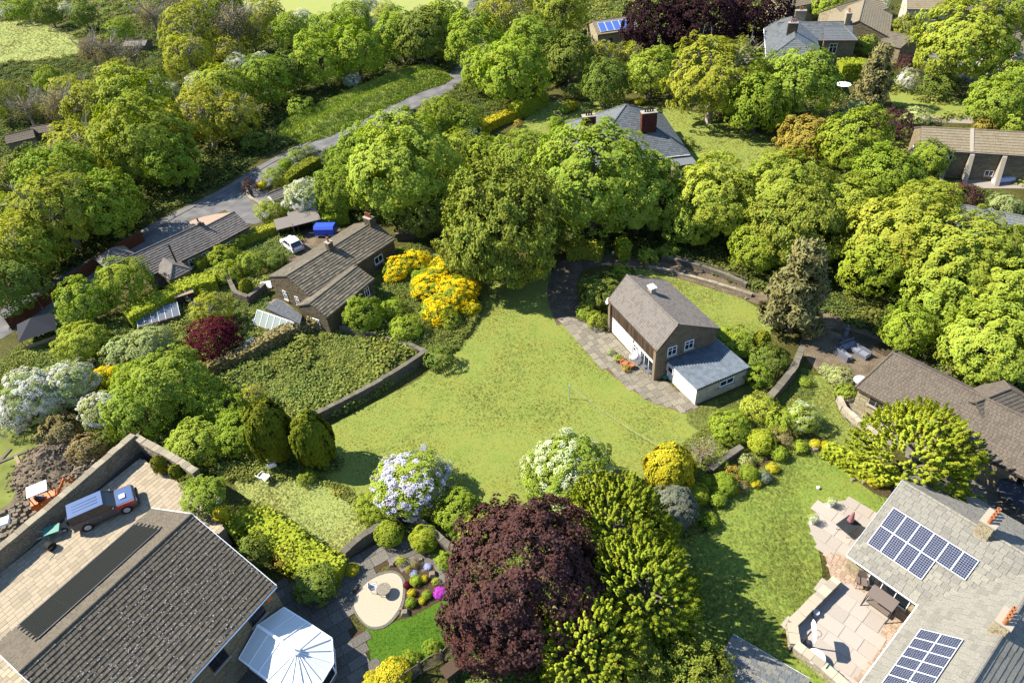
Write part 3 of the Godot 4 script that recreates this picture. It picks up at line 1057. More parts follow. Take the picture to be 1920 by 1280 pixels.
# loose-laid walls: a body of stones with coping stones of their own
func stone_wall(px: Array, height: float, thick: float, m: String, label: String, called := "stone_wall", single := true, smooth := 1, base := 0.0) -> Node3D:
	rng.seed = label.hash()
	var w := world_line(px, smooth)
	var root := thing(called, label, "wall", w[0], 0.0, "")
	var mb := MB.new()
	var st := MB.new()
	var cope := MB.new()
	var k := 0
	var unit := BoxMesh.new()
	for i in w.size() - 1:
		var a: Vector3 = w[i] - w[0]
		var b: Vector3 = w[i + 1] - w[0]
		var d := (b - a).normalized()
		var s := Vector3(-d.z, 0, d.x)
		var bs := Basis(d, Vector3.UP, s)
		var ext := thick * 0.25 if i < w.size() - 2 else 0.0
		mb.box((a + b) / 2 + Vector3.UP * (height - lift) / 2 + d * ext / 2, Vector3(a.distance_to(b) + ext, height + lift, thick * 0.86 - 0.004 * (i % 3)), bs)
		stone_courses(st, a + s * thick * 0.43, b + s * thick * 0.43, height, [], 0.0, 0.5, 0.2, 0.42)
		stone_courses(st, b - s * thick * 0.43, a - s * thick * 0.43, height, [], 0.0, 0.5, 0.2, 0.42)
		var t := 0.0
		var len := a.distance_to(b)
		while t < len:
			var e := minf(t + rng.randf_range(0.5, 1.0), len)
			if len - e < 0.3: e = len
			var sz := Vector3(e - t - 0.02, rng.randf_range(0.12, 0.2), thick * rng.randf_range(0.98, 1.12))
			var c := a + d * ((t + e) / 2) + Vector3.UP * (height + sz.y / 2 - 0.003)
			var bb := bs.rotated(Vector3.UP, rng.randf_range(-0.03, 0.03))
			if single and k < 280:
				var o := put(unit, "coping_stone", mats[[m, m + "_b", m + "_c"][rng.randi() % 3]], root)
				o.transform = Transform3D(bb.scaled_local(sz), c)
			else:
				cope.tint = Color.WHITE * rng.randf_range(0.8, 1.15)
				cope.box(c, sz, bb)
			k += 1
			t = e
	put(mb.mesh(), "wall_core", mats["mortar_dark"], root)
	put(st.mesh(), "stonework", mats[m], root).set_meta("kind", "stuff")
	if cope.v.size(): put(cope.mesh(), "coping_stone", mats[m], root).set_meta("kind", "stuff")
	return root

# slabs laid in rows inside an outline; each a piece of its own as far as they can be told apart
func paving(root: Node3D, poly: PackedVector2Array, deg: float, sx: float, sz: float, h: float, tones: Array, called: String, single: int, gap := 0.04, uneven := 0.012) -> void:
	var a := deg_to_rad(deg)
	var u := Vector2(cos(a), -sin(a))
	var v := Vector2(sin(a), cos(a))
	var lo := Vector2(INF, INF)
	var hi := -lo
	for q in poly:
		var p := Vector2(q.dot(u), q.dot(v))
		lo = lo.min(p)
		hi = hi.max(p)
	var all := []
	var row := 0
	var y := lo.y
	while y < hi.y:
		var rz := sz * (rng.randf_range(0.8, 1.25) if uneven > 0.02 else 1.0)
		var xx := lo.x - rng.randf() * sx
		while xx < hi.x:
			var rx := sx * (rng.randf_range(0.65, 1.4) if uneven > 0.02 else 1.0)
			var c := u * (xx + rx / 2) + v * (y + rz / 2)
			if Geometry2D.is_point_in_polygon(c, poly):
				all.append([Vector3(c.x, h, c.y).distance_squared_to(EYE), c, rx, rz])
			xx += rx
		y += rz
		row += 1
	all.sort_custom(func(p, q): return p[0] < q[0])
	var unit := BoxMesh.new()
	var mb := MB.new()
	var ref := (mats[tones[0]] as StandardMaterial3D).albedo_color.srgb_to_linear()
	for i in all.size():
		var tone: String = tones[rng.randi() % tones.size()]
		var c: Vector2 = all[i][1]
		var size := Vector3(all[i][2] - gap, 0.06, all[i][3] - gap)
		var place := Vector3(c.x, h + rng.randf_range(-0.5, 0.5) * uneven, c.y)
		var b := Basis(Vector3.UP, a + rng.randf_range(-0.01, 0.01))
		if i < single:
			var o := put(unit, called, mats[tone], root)
			o.transform = Transform3D(b.scaled_local(size), place - root.position)
		else:
			var tc := (mats[tone] as StandardMaterial3D).albedo_color.srgb_to_linear()
			mb.tint = Color(tc.r / ref.r, tc.g / ref.g, tc.b / ref.b) * rng.randf_range(0.92, 1.08)
			mb.box(place - root.position, size, b)
	if mb.v.size(): put(mb.mesh(), called, mats[tones[0]], root).set_meta("kind", "stuff")

func solar_array(root: Node3D, origin: Vector3, x: Vector3, y: Vector3, nn: Vector3, layout: Array, w: float, h: float, nx: int, ny: int) -> void:
	# layout: [column, row] of each panel; origin at the lower left corner on the roof
	for e in layout:
		var o := Node3D.new()
		o.name = "solar_panel"
		root.add_child(o, true)
		o.transform = Transform3D(Basis(x, y, nn), origin + x * (e[0] + 0.5) * (w + 0.03) + y * (e[1] + 0.5) * (h + 0.03) + nn * 0.16)
		var fb := MB.new()
		fb.box(Vector3(0, 0, -0.02), Vector3(w, h, 0.04))
		put(fb.mesh(), "frame", mats["panel_backing"], o)
		var rim := MB.new()
		for q in [[0.0, h / 2, w, 0.05], [0.0, -h / 2, w, 0.05], [w / 2, 0.0, 0.05, h], [-w / 2, 0.0, 0.05, h]]: rim.box(Vector3(q[0], q[1], -0.012), Vector3(q[2], q[3], 0.05))
		put(rim.mesh(), "rim", mats["aluminium"], o)
		var cb := MB.new()
		var cw := (w - 0.08) / nx
		var chh := (h - 0.08) / ny
		for i in nx:
			for j in ny:
				cb.tint = Color.WHITE * rng.randf_range(0.85, 1.15)
				cb.box(Vector3(-w / 2 + 0.04 + (i + 0.5) * cw, -h / 2 + 0.04 + (j + 0.5) * chh, 0.004), Vector3(cw - 0.016, chh - 0.016, 0.006))
		put(cb.mesh(), "cell", mats["solar_cell"], o).set_meta("kind", "stuff")

# ---------------------------------------------------------------- the scene
const TERRACE := 2.6     # the driveway lies this much above the gardens

func _ready() -> void:
	survey()
	var cam := Camera3D.new()
	cam.name = "camera"
	cam.fov = rad_to_deg(2.0 * atan(640.0 / FOCAL))
	cam.far = 4000.0
	add_child(cam)
	cam.transform = Transform3D(Basis(cam_right, cam_up, cam_back), EYE)
	cam.current = true

	var env := Environment.new()
	env.background_mode = Environment.BG_SKY
	var sky := Sky.new()
	var sm := ProceduralSkyMaterial.new()
	sm.sky_top_color = Color(0.42, 0.55, 0.74)
	sm.sky_horizon_color = Color(0.72, 0.81, 0.90)
	sm.sky_curve = 0.12
	sm.ground_horizon_color = Color(0.5, 0.53, 0.45)
	sm.ground_bottom_color = Color(0.25, 0.27, 0.18)
	sm.sun_angle_max = 3.0
	sm.energy_multiplier = 0.75
	sky.sky_material = sm
	env.sky = sky
	env.tonemap_mode = Environment.TONE_MAPPER_LINEAR
	env.tonemap_exposure = 2.9
	env.sdfgi_enabled = true
	env.ssao_enabled = true
	env.ssil_enabled = true
	var we := WorldEnvironment.new()
	we.name = "world_environment"
	we.environment = env
	add_child(we)
	var sun := DirectionalLight3D.new()
	sun.name = "sun"
	sun.light_energy = 1.6
	sun.light_color = Color(1.0, 0.97, 0.92)
	sun.light_angular_distance = 0.5
	sun.shadow_enabled = true
	add_child(sun)
	# shadows run to the right and a little towards the camera; the sun stands 45 degrees high
	sun.look_at_from_position(Vector3.ZERO, Vector3(cos(deg_to_rad(45.0)) * 0.968, -sin(deg_to_rad(45.0)), cos(deg_to_rad(45.0)) * 0.25))

	rng.seed = 7
	make_materials()
	plant_kinds()
	build_paving()
	lay_ground()
	build_houses()
	build_walls()
	build_plants()
	build_details()

func make_materials() -> void:
	noise_tex("fine", 0.06, Color(0.62, 0.62, 0.62), Color(1, 1, 1))
	noise_tex("grit", 0.25, Color(0.7, 0.7, 0.7), Color(1, 1, 1), FastNoiseLite.TYPE_SIMPLEX, 2)
	noise_tex("cloudy", 0.012, Color(0.72, 0.72, 0.72), Color(1, 1, 1))
	noise_tex("turf", 0.05, Color(0.84, 0.93, 0.76), Color(1, 0.98, 0.9), FastNoiseLite.TYPE_SIMPLEX_SMOOTH, 5, 1024, Color(0.93, 0.96, 0.84))
	noise_tex("turf_patch", 0.02, Color(0.88, 0.95, 0.84), Color(0.99, 0.97, 0.88), FastNoiseLite.TYPE_SIMPLEX_SMOOTH, 4, 512, Color(0.96, 0.98, 0.92))
	noise_tex("earthy", 0.04, Color(0.45, 0.4, 0.34), Color(1, 0.96, 0.9), FastNoiseLite.TYPE_SIMPLEX_SMOOTH, 5)
	noise_tex("lichen", 0.03, Color(0.62, 0.62, 0.6), Color(1, 0.98, 0.92), FastNoiseLite.TYPE_SIMPLEX_SMOOTH, 5)
	mat("undergrowth", Color(0.15, 0.165, 0.045), 0.95, "earthy", 6.0, "cloudy", 40.0, 8.0)
	mat("lawn", Color(0.195, 0.20, 0.062), 0.92, "turf", 5.0, "turf_patch", 38.0, 2.0)
	mat("lush_lawn", Color(0.18, 0.205, 0.055), 0.92, "turf", 4.0, "turf_patch", 30.0, 2.0)
	mat("deep_lawn", Color(0.065, 0.12, 0.014), 0.92, "turf", 3.0, "turf_patch", 20.0, 3.0)
	mat("dry_field", Color(0.27, 0.265, 0.115), 0.95, "turf", 14.0, "turf_patch", 90.0, 8.0)
	mat("rough_grass", Color(0.2, 0.21, 0.06), 0.95, "turf", 5.0, "cloudy", 25.0, 8.0)
	mat("asphalt", Color(0.215, 0.207, 0.198), 0.9, "grit", 1.5, "cloudy", 22.0)
	mat("lane_surface", Color(0.30, 0.26, 0.205), 0.95, "earthy", 4.0, "cloudy", 14.0)
	mat("drive_surface", Color(0.23, 0.205, 0.17), 0.95, "earthy", 5.0, "cloudy", 12.0)
	mat("dirt", Color(0.33, 0.295, 0.24), 0.98, "earthy", 3.0, "cloudy", 12.0, 8.0)
	mat("bed_soil", Color(0.10, 0.075, 0.05), 0.98, "earthy", 1.5)
	mat("pinkish_path", Color(0.34, 0.29, 0.24), 0.95, "fine", 3.0)
	mat("kerb_stone", Color(0.19, 0.175, 0.15), 0.9, "fine", 1.0)
	for e in [["", 1.0], ["_b", 0.85], ["_c", 1.15]]:
		var k: float = e[1]
		mat("flag" + e[0], Color(0.255, 0.232, 0.195) * k, 0.9, "lichen", 2.5)
		mat("patio_slab" + e[0], Color(0.43, 0.375, 0.315) * (0.6 + 0.4 * k), 0.85, "fine", 2.0)
		mat("brick_paver" + e[0], Color(0.43, 0.31, 0.22) * k, 0.9, "fine", 1.0)
		mat("block_paver" + e[0], Color(0.43, 0.355, 0.245) * k, 0.9, "fine", 1.0)
		mat("dark_flag" + e[0], Color(0.16, 0.15, 0.14) * k, 0.9, "lichen", 2.5)
		mat("wall_stone" + e[0], Color(0.32, 0.285, 0.225) * k, 0.95, "lichen", 1.5)
		mat("pale_wall_stone" + e[0], Color(0.45, 0.39, 0.29) * k, 0.9, "fine", 1.5)
		mat("drystone" + e[0], Color(0.17, 0.155, 0.13) * k, 0.95, "lichen", 1.5)
	mat("cream_disc", Color(0.48, 0.40, 0.29), 0.9, "fine", 2.5)
	mat("mortar_dark", Color(0.10, 0.09, 0.075), 0.95)
	mat("sandstone", Color(0.30, 0.25, 0.175), 0.92, "lichen", 2.0)
	mat("dark_sandstone", Color(0.17, 0.14, 0.10), 0.92, "lichen", 2.0)
	mat("pale_sandstone", Color(0.46, 0.40, 0.29), 0.92, "lichen", 2.0)
	mat("buff_brick", Color(0.27, 0.205, 0.135), 0.92, "fine", 1.0)
	mat("red_brick", Color(0.15, 0.05, 0.035), 0.92, "fine", 1.0)
	mat("pale_stone", Color(0.42, 0.37, 0.29), 0.9, "fine", 1.0)
	mat("white_render", Color(0.68, 0.67, 0.63), 0.85, "cloudy", 6.0)
	mat("cream_render", Color(0.52, 0.47, 0.36), 0.9, "cloudy", 5.0)
	mat("roof_shadow", Color(0.05, 0.047, 0.045), 0.95)
	mat("slate", Color(0.135, 0.15, 0.17), 0.6, "lichen", 2.0)
	mat("slate_light", Color(0.165, 0.18, 0.20), 0.6, "lichen", 2.0)
	mat("slate_dark", Color(0.10, 0.115, 0.13), 0.6, "lichen", 2.0)
	mat("stone_slate", Color(0.275, 0.268, 0.25), 0.9, "lichen", 1.6)
	mat("stone_slate_b", Color(0.24, 0.235, 0.222), 0.9, "lichen", 1.6)
	mat("stone_slate_c", Color(0.315, 0.305, 0.278), 0.9, "lichen", 1.6)
	mat("old_slate", Color(0.17, 0.15, 0.12), 0.92, "lichen", 1.4)
	mat("old_slate_b", Color(0.14, 0.125, 0.105), 0.92, "lichen", 1.4)
	mat("old_slate_c", Color(0.215, 0.19, 0.15), 0.92, "lichen", 1.4)
	mat("speckled_tile", Color(0.15, 0.13, 0.105), 0.85, "lichen", 1.2)
	mat("speckled_tile_b", Color(0.125, 0.11, 0.09), 0.85, "lichen", 1.2)
	mat("speckled_tile_c", Color(0.18, 0.155, 0.125), 0.85, "lichen", 1.2)
	mat("barn_slate", Color(0.28, 0.24, 0.178), 0.92, "lichen", 2.0)
	mat("barn_slate_b", Color(0.27, 0.225, 0.16), 0.92, "lichen", 2.0)
	mat("barn_slate_c", Color(0.34, 0.295, 0.22), 0.92, "lichen", 2.0)
	mat("grey_tile", Color(0.205, 0.182, 0.158), 0.9, "fine", 1.2)
	mat("grey_tile_b", Color(0.175, 0.155, 0.135), 0.9, "fine", 1.2)
	mat("grey_tile_c", Color(0.235, 0.21, 0.18), 0.9, "fine", 1.2)
	mat("brown_tile", Color(0.165, 0.14, 0.12), 0.92, "lichen", 2.0)
	mat("brown_tile_b", Color(0.14, 0.12, 0.105), 0.92, "lichen", 2.0)
	mat("brown_tile_c", Color(0.195, 0.165, 0.14), 0.92, "lichen", 2.0)
	mat("terracotta", Color(0.42, 0.17, 0.075), 0.85, "fine", 0.6)
	mat("metal_roof", Color(0.13, 0.155, 0.18), 0.45, "cloudy", 6.0)
	mat("white_paint", Color(0.78, 0.78, 0.77), 0.5)
	mat("black_paint", Color(0.02, 0.02, 0.022), 0.5)
	mat("dark_wood", Color(0.075, 0.05, 0.032), 0.9, "fine", 0.8)
	mat("dark_wood_b", Color(0.055, 0.038, 0.026), 0.9, "fine", 0.8)
	mat("dark_wood_c", Color(0.10, 0.068, 0.044), 0.9, "fine", 0.8)
	mat("fence_wood", Color(0.15, 0.055, 0.025), 0.9, "fine", 1.0)
	mat("grey_wood", Color(0.17, 0.14, 0.105), 0.9, "fine", 0.8)
	mat("pale_wood", Color(0.35, 0.26, 0.16), 0.85, "fine", 0.8)
	mat("aluminium", Color(0.45, 0.46, 0.48), 0.4)
	mat("panel_backing", Color(0.30, 0.31, 0.34), 0.4)
	mat("cushion_grey", Color(0.15, 0.155, 0.18), 0.9)
	mat("lilac_grey", Color(0.33, 0.33, 0.42), 0.7)
	mat("solar_cell", Color(0.012, 0.017, 0.042), 0.25)
	mat("solar_mat", Color(0.014, 0.016, 0.013), 0.75, "fine", 0.7)
	mat("felt", Color(0.10, 0.105, 0.11), 0.9, "cloudy", 3.0)
	mat("rubber", Color(0.018, 0.018, 0.018), 0.8)
	mat("blue_sheet", Color(0.02, 0.06, 0.42), 0.45)
	mat("steel", Color(0.32, 0.33, 0.34), 0.4)
	mat("rattan", Color(0.10, 0.105, 0.125), 0.8)
	mat("bronze_fabric", Color(0.12, 0.095, 0.08), 0.85)
	mat("dark_fabric", Color(0.025, 0.027, 0.032), 0.85)
	mat("maroon_fabric", Color(0.22, 0.10, 0.11), 0.85)
	mat("green_plastic", Color(0.03, 0.16, 0.11), 0.5)
	mat("orange_paint", Color(0.5, 0.11, 0.012), 0.45)
	mat("cable", Color(0.3, 0.29, 0.25), 0.7)
	mat("rock", Color(0.22, 0.19, 0.15), 0.95, "lichen", 1.0)
	mat("conservatory_roof", Color(0.5, 0.51, 0.49), 0.35)

func lay_ground() -> void:
	var gm := MB.new()
	gm.quad(Vector3(-1500, 0, 300), Vector3(1500, 0, 300), Vector3(1500, 0, -2500), Vector3(-1500, 0, -2500))
	structure(gm.mesh(), "ground", mats["undergrowth"])
	# fields and lawns
	var field := sheet("hay_field", [Vector2(-260, 60), Vector2(0, 38), Vector2(60, 40), Vector2(112, 58), Vector2(148, 78), Vector2(132, 112), Vector2(60, 128), Vector2(-40, 120)], 0.02, mats["dry_field"])
	var far_field := sheet("far_field", [Vector2(440, -20), Vector2(700, -40), Vector2(900, -30), Vector2(900, 8), Vector2(800, 22), Vector2(720, 45), Vector2(640, 40), Vector2(560, 50), Vector2(470, 30)], 0.02, mats["dry_field"])
	var main_lawn := sheet("main_lawn", [Vector2(860, 520), Vector2(960, 500), Vector2(1050, 520), Vector2(1062, 590), Vector2(1105, 640), Vector2(1165, 700), Vector2(1225, 745), Vector2(1310, 768), Vector2(1345, 800), Vector2(1290, 840), Vector2(1250, 900), Vector2(1170, 990), Vector2(1000, 1000), Vector2(850, 960), Vector2(700, 940), Vector2(600, 900), Vector2(575, 830), Vector2(690, 760), Vector2(800, 700), Vector2(850, 620)], 0.02, mats["lawn"])
	var back_lawn := sheet("house_back_lawn", [Vector2(1190, 500), Vector2(1260, 515), Vector2(1340, 540), Vector2(1410, 570), Vector2(1450, 610), Vector2(1420, 650), Vector2(1370, 660), Vector2(1250, 600)], 0.02, mats["lawn"])
	var garage_grass := sheet("garage_grass", [Vector2(1290, 775), Vector2(1400, 725), Vector2(1440, 700), Vector2(1460, 740), Vector2(1400, 790), Vector2(1320, 810)], 0.025, mats["rough_grass"])
	var corner_lawn := sheet("bungalow_lawn", [Vector2(1462, 745), Vector2(1520, 705), Vector2(1558, 715), Vector2(1570, 760), Vector2(1600, 800), Vector2(1660, 840), Vector2(1640, 860), Vector2(1560, 830), Vector2(1490, 790)], 0.02, mats["lawn"])
	var right_lawn := sheet("shaded_lawn", [Vector2(1440, 865), Vector2(1480, 845), Vector2(1540, 850), Vector2(1600, 890), Vector2(1670, 930), Vector2(1660, 970), Vector2(1540, 1000), Vector2(1540, 1090), Vector2(1470, 1180), Vector2(1480, 1220), Vector2(1580, 1320), Vector2(1260, 1340), Vector2(1230, 1060), Vector2(1310, 980), Vector2(1380, 910)], 0.02, mats["lush_lawn"])
	var chair_lawn := sheet("chair_lawn", [Vector2(440, 905), Vector2(520, 875), Vector2(580, 890), Vector2(640, 920), Vector2(720, 960), Vector2(700, 1010), Vector2(640, 1035), Vector2(560, 1000), Vector2(480, 950)], 0.02, mats["dry_field"])
	var small_lawn := sheet("small_lawn", [Vector2(683, 1182), Vector2(745, 1165), Vector2(800, 1135), Vector2(850, 1110), Vector2(880, 1180), Vector2(830, 1220), Vector2(760, 1250), Vector2(702, 1262)], 0.03, mats["deep_lawn"])
	var slate_lawn := sheet("slate_house_lawn", [Vector2(980, 235), Vector2(1010, 203), Vector2(1060, 190), Vector2(1240, 200), Vector2(1350, 225), Vector2(1460, 270), Vector2(1470, 330), Vector2(1340, 335), Vector2(1280, 300), Vector2(1000, 270)], 0.02, mats["lawn"])
	sheet("paddock_lawn", [Vector2(1670, 165), Vector2(1740, 172), Vector2(1810, 190), Vector2(1830, 218), Vector2(1760, 222), Vector2(1690, 215)], 0.02, mats["lawn"])
	sheet("gazebo_lawn", [Vector2(70, 605), Vector2(115, 568), Vector2(150, 580), Vector2(120, 640), Vector2(80, 650)], 0.02, mats["lush_lawn"])
	sheet("wild_garden", [Vector2(690, 520), Vector2(760, 470), Vector2(830, 480), Vector2(900, 560), Vector2(880, 620), Vector2(830, 680), Vector2(780, 650), Vector2(690, 620)], 0.015, mats["rough_grass"])
	sheet("walled_garden", [Vector2(620, 615), Vector2(700, 630), Vector2(800, 660), Vector2(740, 720), Vector2(590, 790), Vector2(440, 730), Vector2(460, 690)], 0.015, mats["rough_grass"])
	var dirt := sheet("building_plot", [Vector2(-60, 900), Vector2(0, 790), Vector2(90, 800), Vector2(130, 840), Vector2(190, 870), Vector2(200, 900), Vector2(60, 1020), Vector2(-80, 1110)], 0.02, mats["dirt"])
	sheet("dug_grass", [Vector2(-60, 850), Vector2(-10, 800), Vector2(75, 800), Vector2(80, 830), Vector2(40, 870), Vector2(20, 940), Vector2(-40, 960)], 0.03, mats["rough_grass"])
	# roads
	band("lane_road", [Vector2(-60, 640), Vector2(120, 540), Vector2(270, 452), Vector2(350, 408), Vector2(440, 362), Vector2(520, 312), Vector2(610, 265), Vector2(720, 212), Vector2(820, 166), Vector2(880, 128), Vector2(900, 60), Vector2(898, 10), Vector2(930, -60)], 7.4, 0.03, mats["asphalt"])
	sheet("road_junction", [Vector2(415, 378), Vector2(455, 345), Vector2(520, 315), Vector2(548, 300), Vector2(520, 330), Vector2(500, 365), Vector2(510, 395), Vector2(480, 420), Vector2(440, 408)], 0.036, mats["asphalt"])
	sheet("road_lay_by", [Vector2(690, 225), Vector2(730, 205), Vector2(775, 205), Vector2(765, 235), Vector2(735, 246)], 0.036, mats["asphalt"])
	band("road_verge_kerb", [Vector2(268, 440), Vector2(340, 400), Vector2(430, 352), Vector2(515, 302), Vector2(605, 255), Vector2(715, 203), Vector2(812, 160)], 0.5, 0.12, mats["kerb_stone"], "", 0.12)
	sheet("bungalow_forecourt", [Vector2(352, 420), Vector2(375, 408), Vector2(415, 400), Vector2(435, 402), Vector2(400, 425), Vector2(360, 445)], 0.04, mats["brick_paver"])
	band("barn_drive", [Vector2(1620, 100), Vector2(1690, 105), Vector2(1760, 112), Vector2(1830, 140), Vector2(1900, 165)], 8.0, 0.03, mats["asphalt"])
	band("car_park", [Vector2(1810, 150), Vector2(1850, 148), Vector2(1890, 145)], 10.0, 0.036, mats["asphalt"])
	band("sandy_path", [Vector2(1730, 222), Vector2(1780, 224), Vector2(1825, 226)], 3.0, 0.03, mats["pinkish_path"])
	band("farm_path", [Vector2(1790, 350), Vector2(1830, 345), Vector2(1930, 345)], 3.0, 0.03, mats["pinkish_path"])
	band("tree_lane", [Vector2(1060, 486), Vector2(1150, 487), Vector2(1230, 497), Vector2(1300, 517), Vector2(1390, 545), Vector2(1470, 572), Vector2(1560, 603), Vector2(1640, 640), Vector2(1740, 690), Vector2(1840, 745), Vector2(1960, 800)], 3.2, 0.03, mats["lane_surface"])
	band("house_drive", [Vector2(1130, 484), Vector2(1080, 495), Vector2(1058, 520), Vector2(1055, 560), Vector2(1072, 605)], 4.0, 0.036, mats["drive_surface"])
	# ground cover
	var leafy := tuft_mesh(30, 11, 0.26)
	var weeds := tuft_mesh(34, 12, 0.27, 1.1)
	var blades := blade_mesh(9, 13)
	leaf_mat("weed_leaf", Color(0.16, 0.185, 0.04))
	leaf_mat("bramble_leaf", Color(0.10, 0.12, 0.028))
	leaf_mat("grass_blade", Color(0.19, 0.195, 0.058), Color(0.5, 0.6, 0.12))
	leaf_mat("lush_blade", Color(0.17, 0.195, 0.05), Color(0.4, 0.5, 0.08))
	leaf_mat("dry_blade", Color(0.36, 0.36, 0.15), Color(0.5, 0.5, 0.15))
	rng.seed = 21
	cover("grass_tufts", main_lawn, 46000, blades, mats["grass_blade"], 0.06, 0.12, "short mown grass of the big sloping lawn in the middle", "grass", 0.16, 0.55)
	cover("grass_tufts", right_lawn, 26000, blades, mats["lush_blade"], 0.08, 0.15, "mown grass of the lawn below the slate roof with solar panels", "grass", 0.16, 0.55)
	cover("grass_tufts", back_lawn, 9000, blades, mats["grass_blade"], 0.06, 0.12, "mown grass behind the house with the timber cladding", "grass", 0.16, 0.55)
	cover("grass_tufts", corner_lawn, 5000, blades, mats["grass_blade"], 0.06, 0.12, "mown grass at the corner of the brown roofed bungalow", "grass", 0.3, 0.7)
	cover("grass_tufts", garage_grass, 4000, blades, mats["grass_blade"], 0.08, 0.16, "rough grass round the end of the white garage", "grass", 0.2, 0.6)
	cover("grass_tufts", chair_lawn, 6000, blades, mats["dry_blade"], 0.07, 0.13, "parched rough grass around the two white chairs", "grass", 0.16, 0.7)
	leaf_mat("deep_blade", Color(0.07, 0.125, 0.014), Color(0.2, 0.35, 0.04))
	cover("grass_tufts", small_lawn, 7000, blades, mats["deep_blade"], 0.05, 0.09, "deep green turf of the small lawn beside the round terrace", "grass", 0.25, 0.7)
	cover("grass_tufts", field, 9000, blades, mats["dry_blade"], 0.16, 0.36, "pale dry grass of the hay field behind the wood", "grass", 0.15, 0.5)
	cover("grass_tufts", slate_lawn, 9000, blades, mats["grass_blade"], 0.1, 0.18, "mown grass around the slate roofed house with brick chimneys", "grass", 0.3, 0.6)
	var wild := ground_poly([Vector2(690, 520), Vector2(740, 470), Vector2(800, 470), Vector2(870, 540), Vector2(905, 560), Vector2(885, 615), Vector2(850, 660), Vector2(800, 655), Vector2(690, 620)])
	cover("tall_weeds", wild, 5200, weeds, mats["weed_leaf"], 0.25, 0.6, "tall mixed weeds growing round the yellow broom", "weeds", 0.35, 1.3)
	var inside := ground_poly([Vector2(622, 618), Vector2(700, 628), Vector2(795, 660), Vector2(735, 715), Vector2(600, 785), Vector2(500, 750), Vector2(430, 730), Vector2(460, 690), Vector2(560, 640)])
	cover("bramble_patch", inside, 7500, leafy, mats["weed_leaf"], 0.22, 0.8, "low brambles and nettles filling the walled plot", "brambles", 0.45, 1.0, 0.2)
	leaf_mat("dead_bracken", Color(0.19, 0.145, 0.07))
	cover("dead_bracken", inside, 2200, weeds, mats["dead_bracken"], 0.2, 0.5, "brown patches of dead stems among the brambles of the walled plot", "bracken", 0.3, 0.8, 0.62)
	cover("nettle_clumps", inside, 2600, weeds, mats["weed_leaf"], 0.5, 1.1, "taller nettle clumps standing up from the brambles of the walled plot", "nettles", 0.35, 1.2, 0.55)
	var left_garden := ground_poly([Vector2(-40, 720), Vector2(120, 610), Vector2(250, 590), Vector2(380, 480), Vector2(540, 430), Vector2(560, 470), Vector2(500, 530), Vector2(520, 600), Vector2(560, 630), Vector2(440, 720), Vector2(560, 800), Vector2(640, 880), Vector2(430, 900), Vector2(330, 860), Vector2(240, 840), Vector2(60, 800)])
	cover("garden_undergrowth", left_garden, 9000, weeds, mats["weed_leaf"], 0.3, 0.8, "tangled garden growth between the cottage and the driveway wall", "undergrowth", 0.45, 0.9)
	var wood := ground_poly([Vector2(-200, 560), Vector2(-200, 150), Vector2(0, 120), Vector2(150, 100), Vector2(230, 40), Vector2(440, 20), Vector2(560, 50), Vector2(720, 45), Vector2(850, 30), Vector2(880, 90), Vector2(830, 140), Vector2(700, 190), Vector2(560, 260), Vector2(400, 350), Vector2(200, 460), Vector2(0, 570)])
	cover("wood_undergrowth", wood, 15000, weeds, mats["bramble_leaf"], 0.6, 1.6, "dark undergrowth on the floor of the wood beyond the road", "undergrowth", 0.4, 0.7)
	var middle := ground_poly([Vector2(560, 300), Vector2(740, 250), Vector2(860, 160), Vector2(960, 90), Vector2(1080, 130), Vector2(1000, 185), Vector2(890, 245), Vector2(960, 300), Vector2(1120, 330), Vector2(1280, 340), Vector2(1300, 470), Vector2(1250, 485), Vector2(1060, 470), Vector2(830, 470), Vector2(730, 420), Vector2(600, 400)])
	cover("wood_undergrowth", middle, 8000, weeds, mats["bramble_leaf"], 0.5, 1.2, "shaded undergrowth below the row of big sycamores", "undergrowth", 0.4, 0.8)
	var right_wood := ground_poly([Vector2(1240, 350), Vector2(1480, 330), Vector2(1700, 330), Vector2(1960, 430), Vector2(1990, 800), Vector2(1860, 745), Vector2(1700, 655), Vector2(1560, 590), Vector2(1400, 535), Vector2(1280, 480)])
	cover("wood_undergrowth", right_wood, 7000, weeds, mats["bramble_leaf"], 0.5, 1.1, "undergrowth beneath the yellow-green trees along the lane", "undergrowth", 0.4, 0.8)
	var top_right := ground_poly([Vector2(1060, 10), Vector2(1500, -60), Vector2(2100, -60), Vector2(2100, 330), Vector2(1700, 330), Vector2(1480, 330), Vector2(1440, 270), Vector2(1240, 195), Vector2(1100, 170)])
	cover("garden_undergrowth", top_right, 6000, weeds, mats["weed_leaf"], 0.7, 1.5, "garden growth around the houses on the far slope", "undergrowth", 0.45, 0.7, 0.5)
	var low := ground_poly([Vector2(600, 900), Vector2(700, 935), Vector2(860, 960), Vector2(1000, 960), Vector2(1170, 960), Vector2(1240, 880), Vector2(1330, 860), Vector2(1300, 1000), Vector2(1240, 1080), Vector2(1290, 1340), Vector2(880, 1340), Vector2(850, 1100), Vector2(720, 990)])
	cover("shrub_undergrowth", low, 6500, leafy, mats["weed_leaf"], 0.25, 0.6, "leafy growth under the purple and golden trees", "undergrowth", 0.4, 0.9)
	var strip := ground_poly([Vector2(1330, 800), Vector2(1440, 745), Vector2(1500, 690), Vector2(1530, 730), Vector2(1480, 800), Vector2(1640, 880), Vector2(1900, 960), Vector2(1900, 1000), Vector2(1660, 900), Vector2(1480, 850), Vector2(1380, 900), Vector2(1300, 1000), Vector2(1240, 880)])
	cover("shrub_undergrowth", strip, 4500, leafy, mats["weed_leaf"], 0.2, 0.5, "border growth between the two right hand gardens", "undergrowth", 0.4, 0.9)
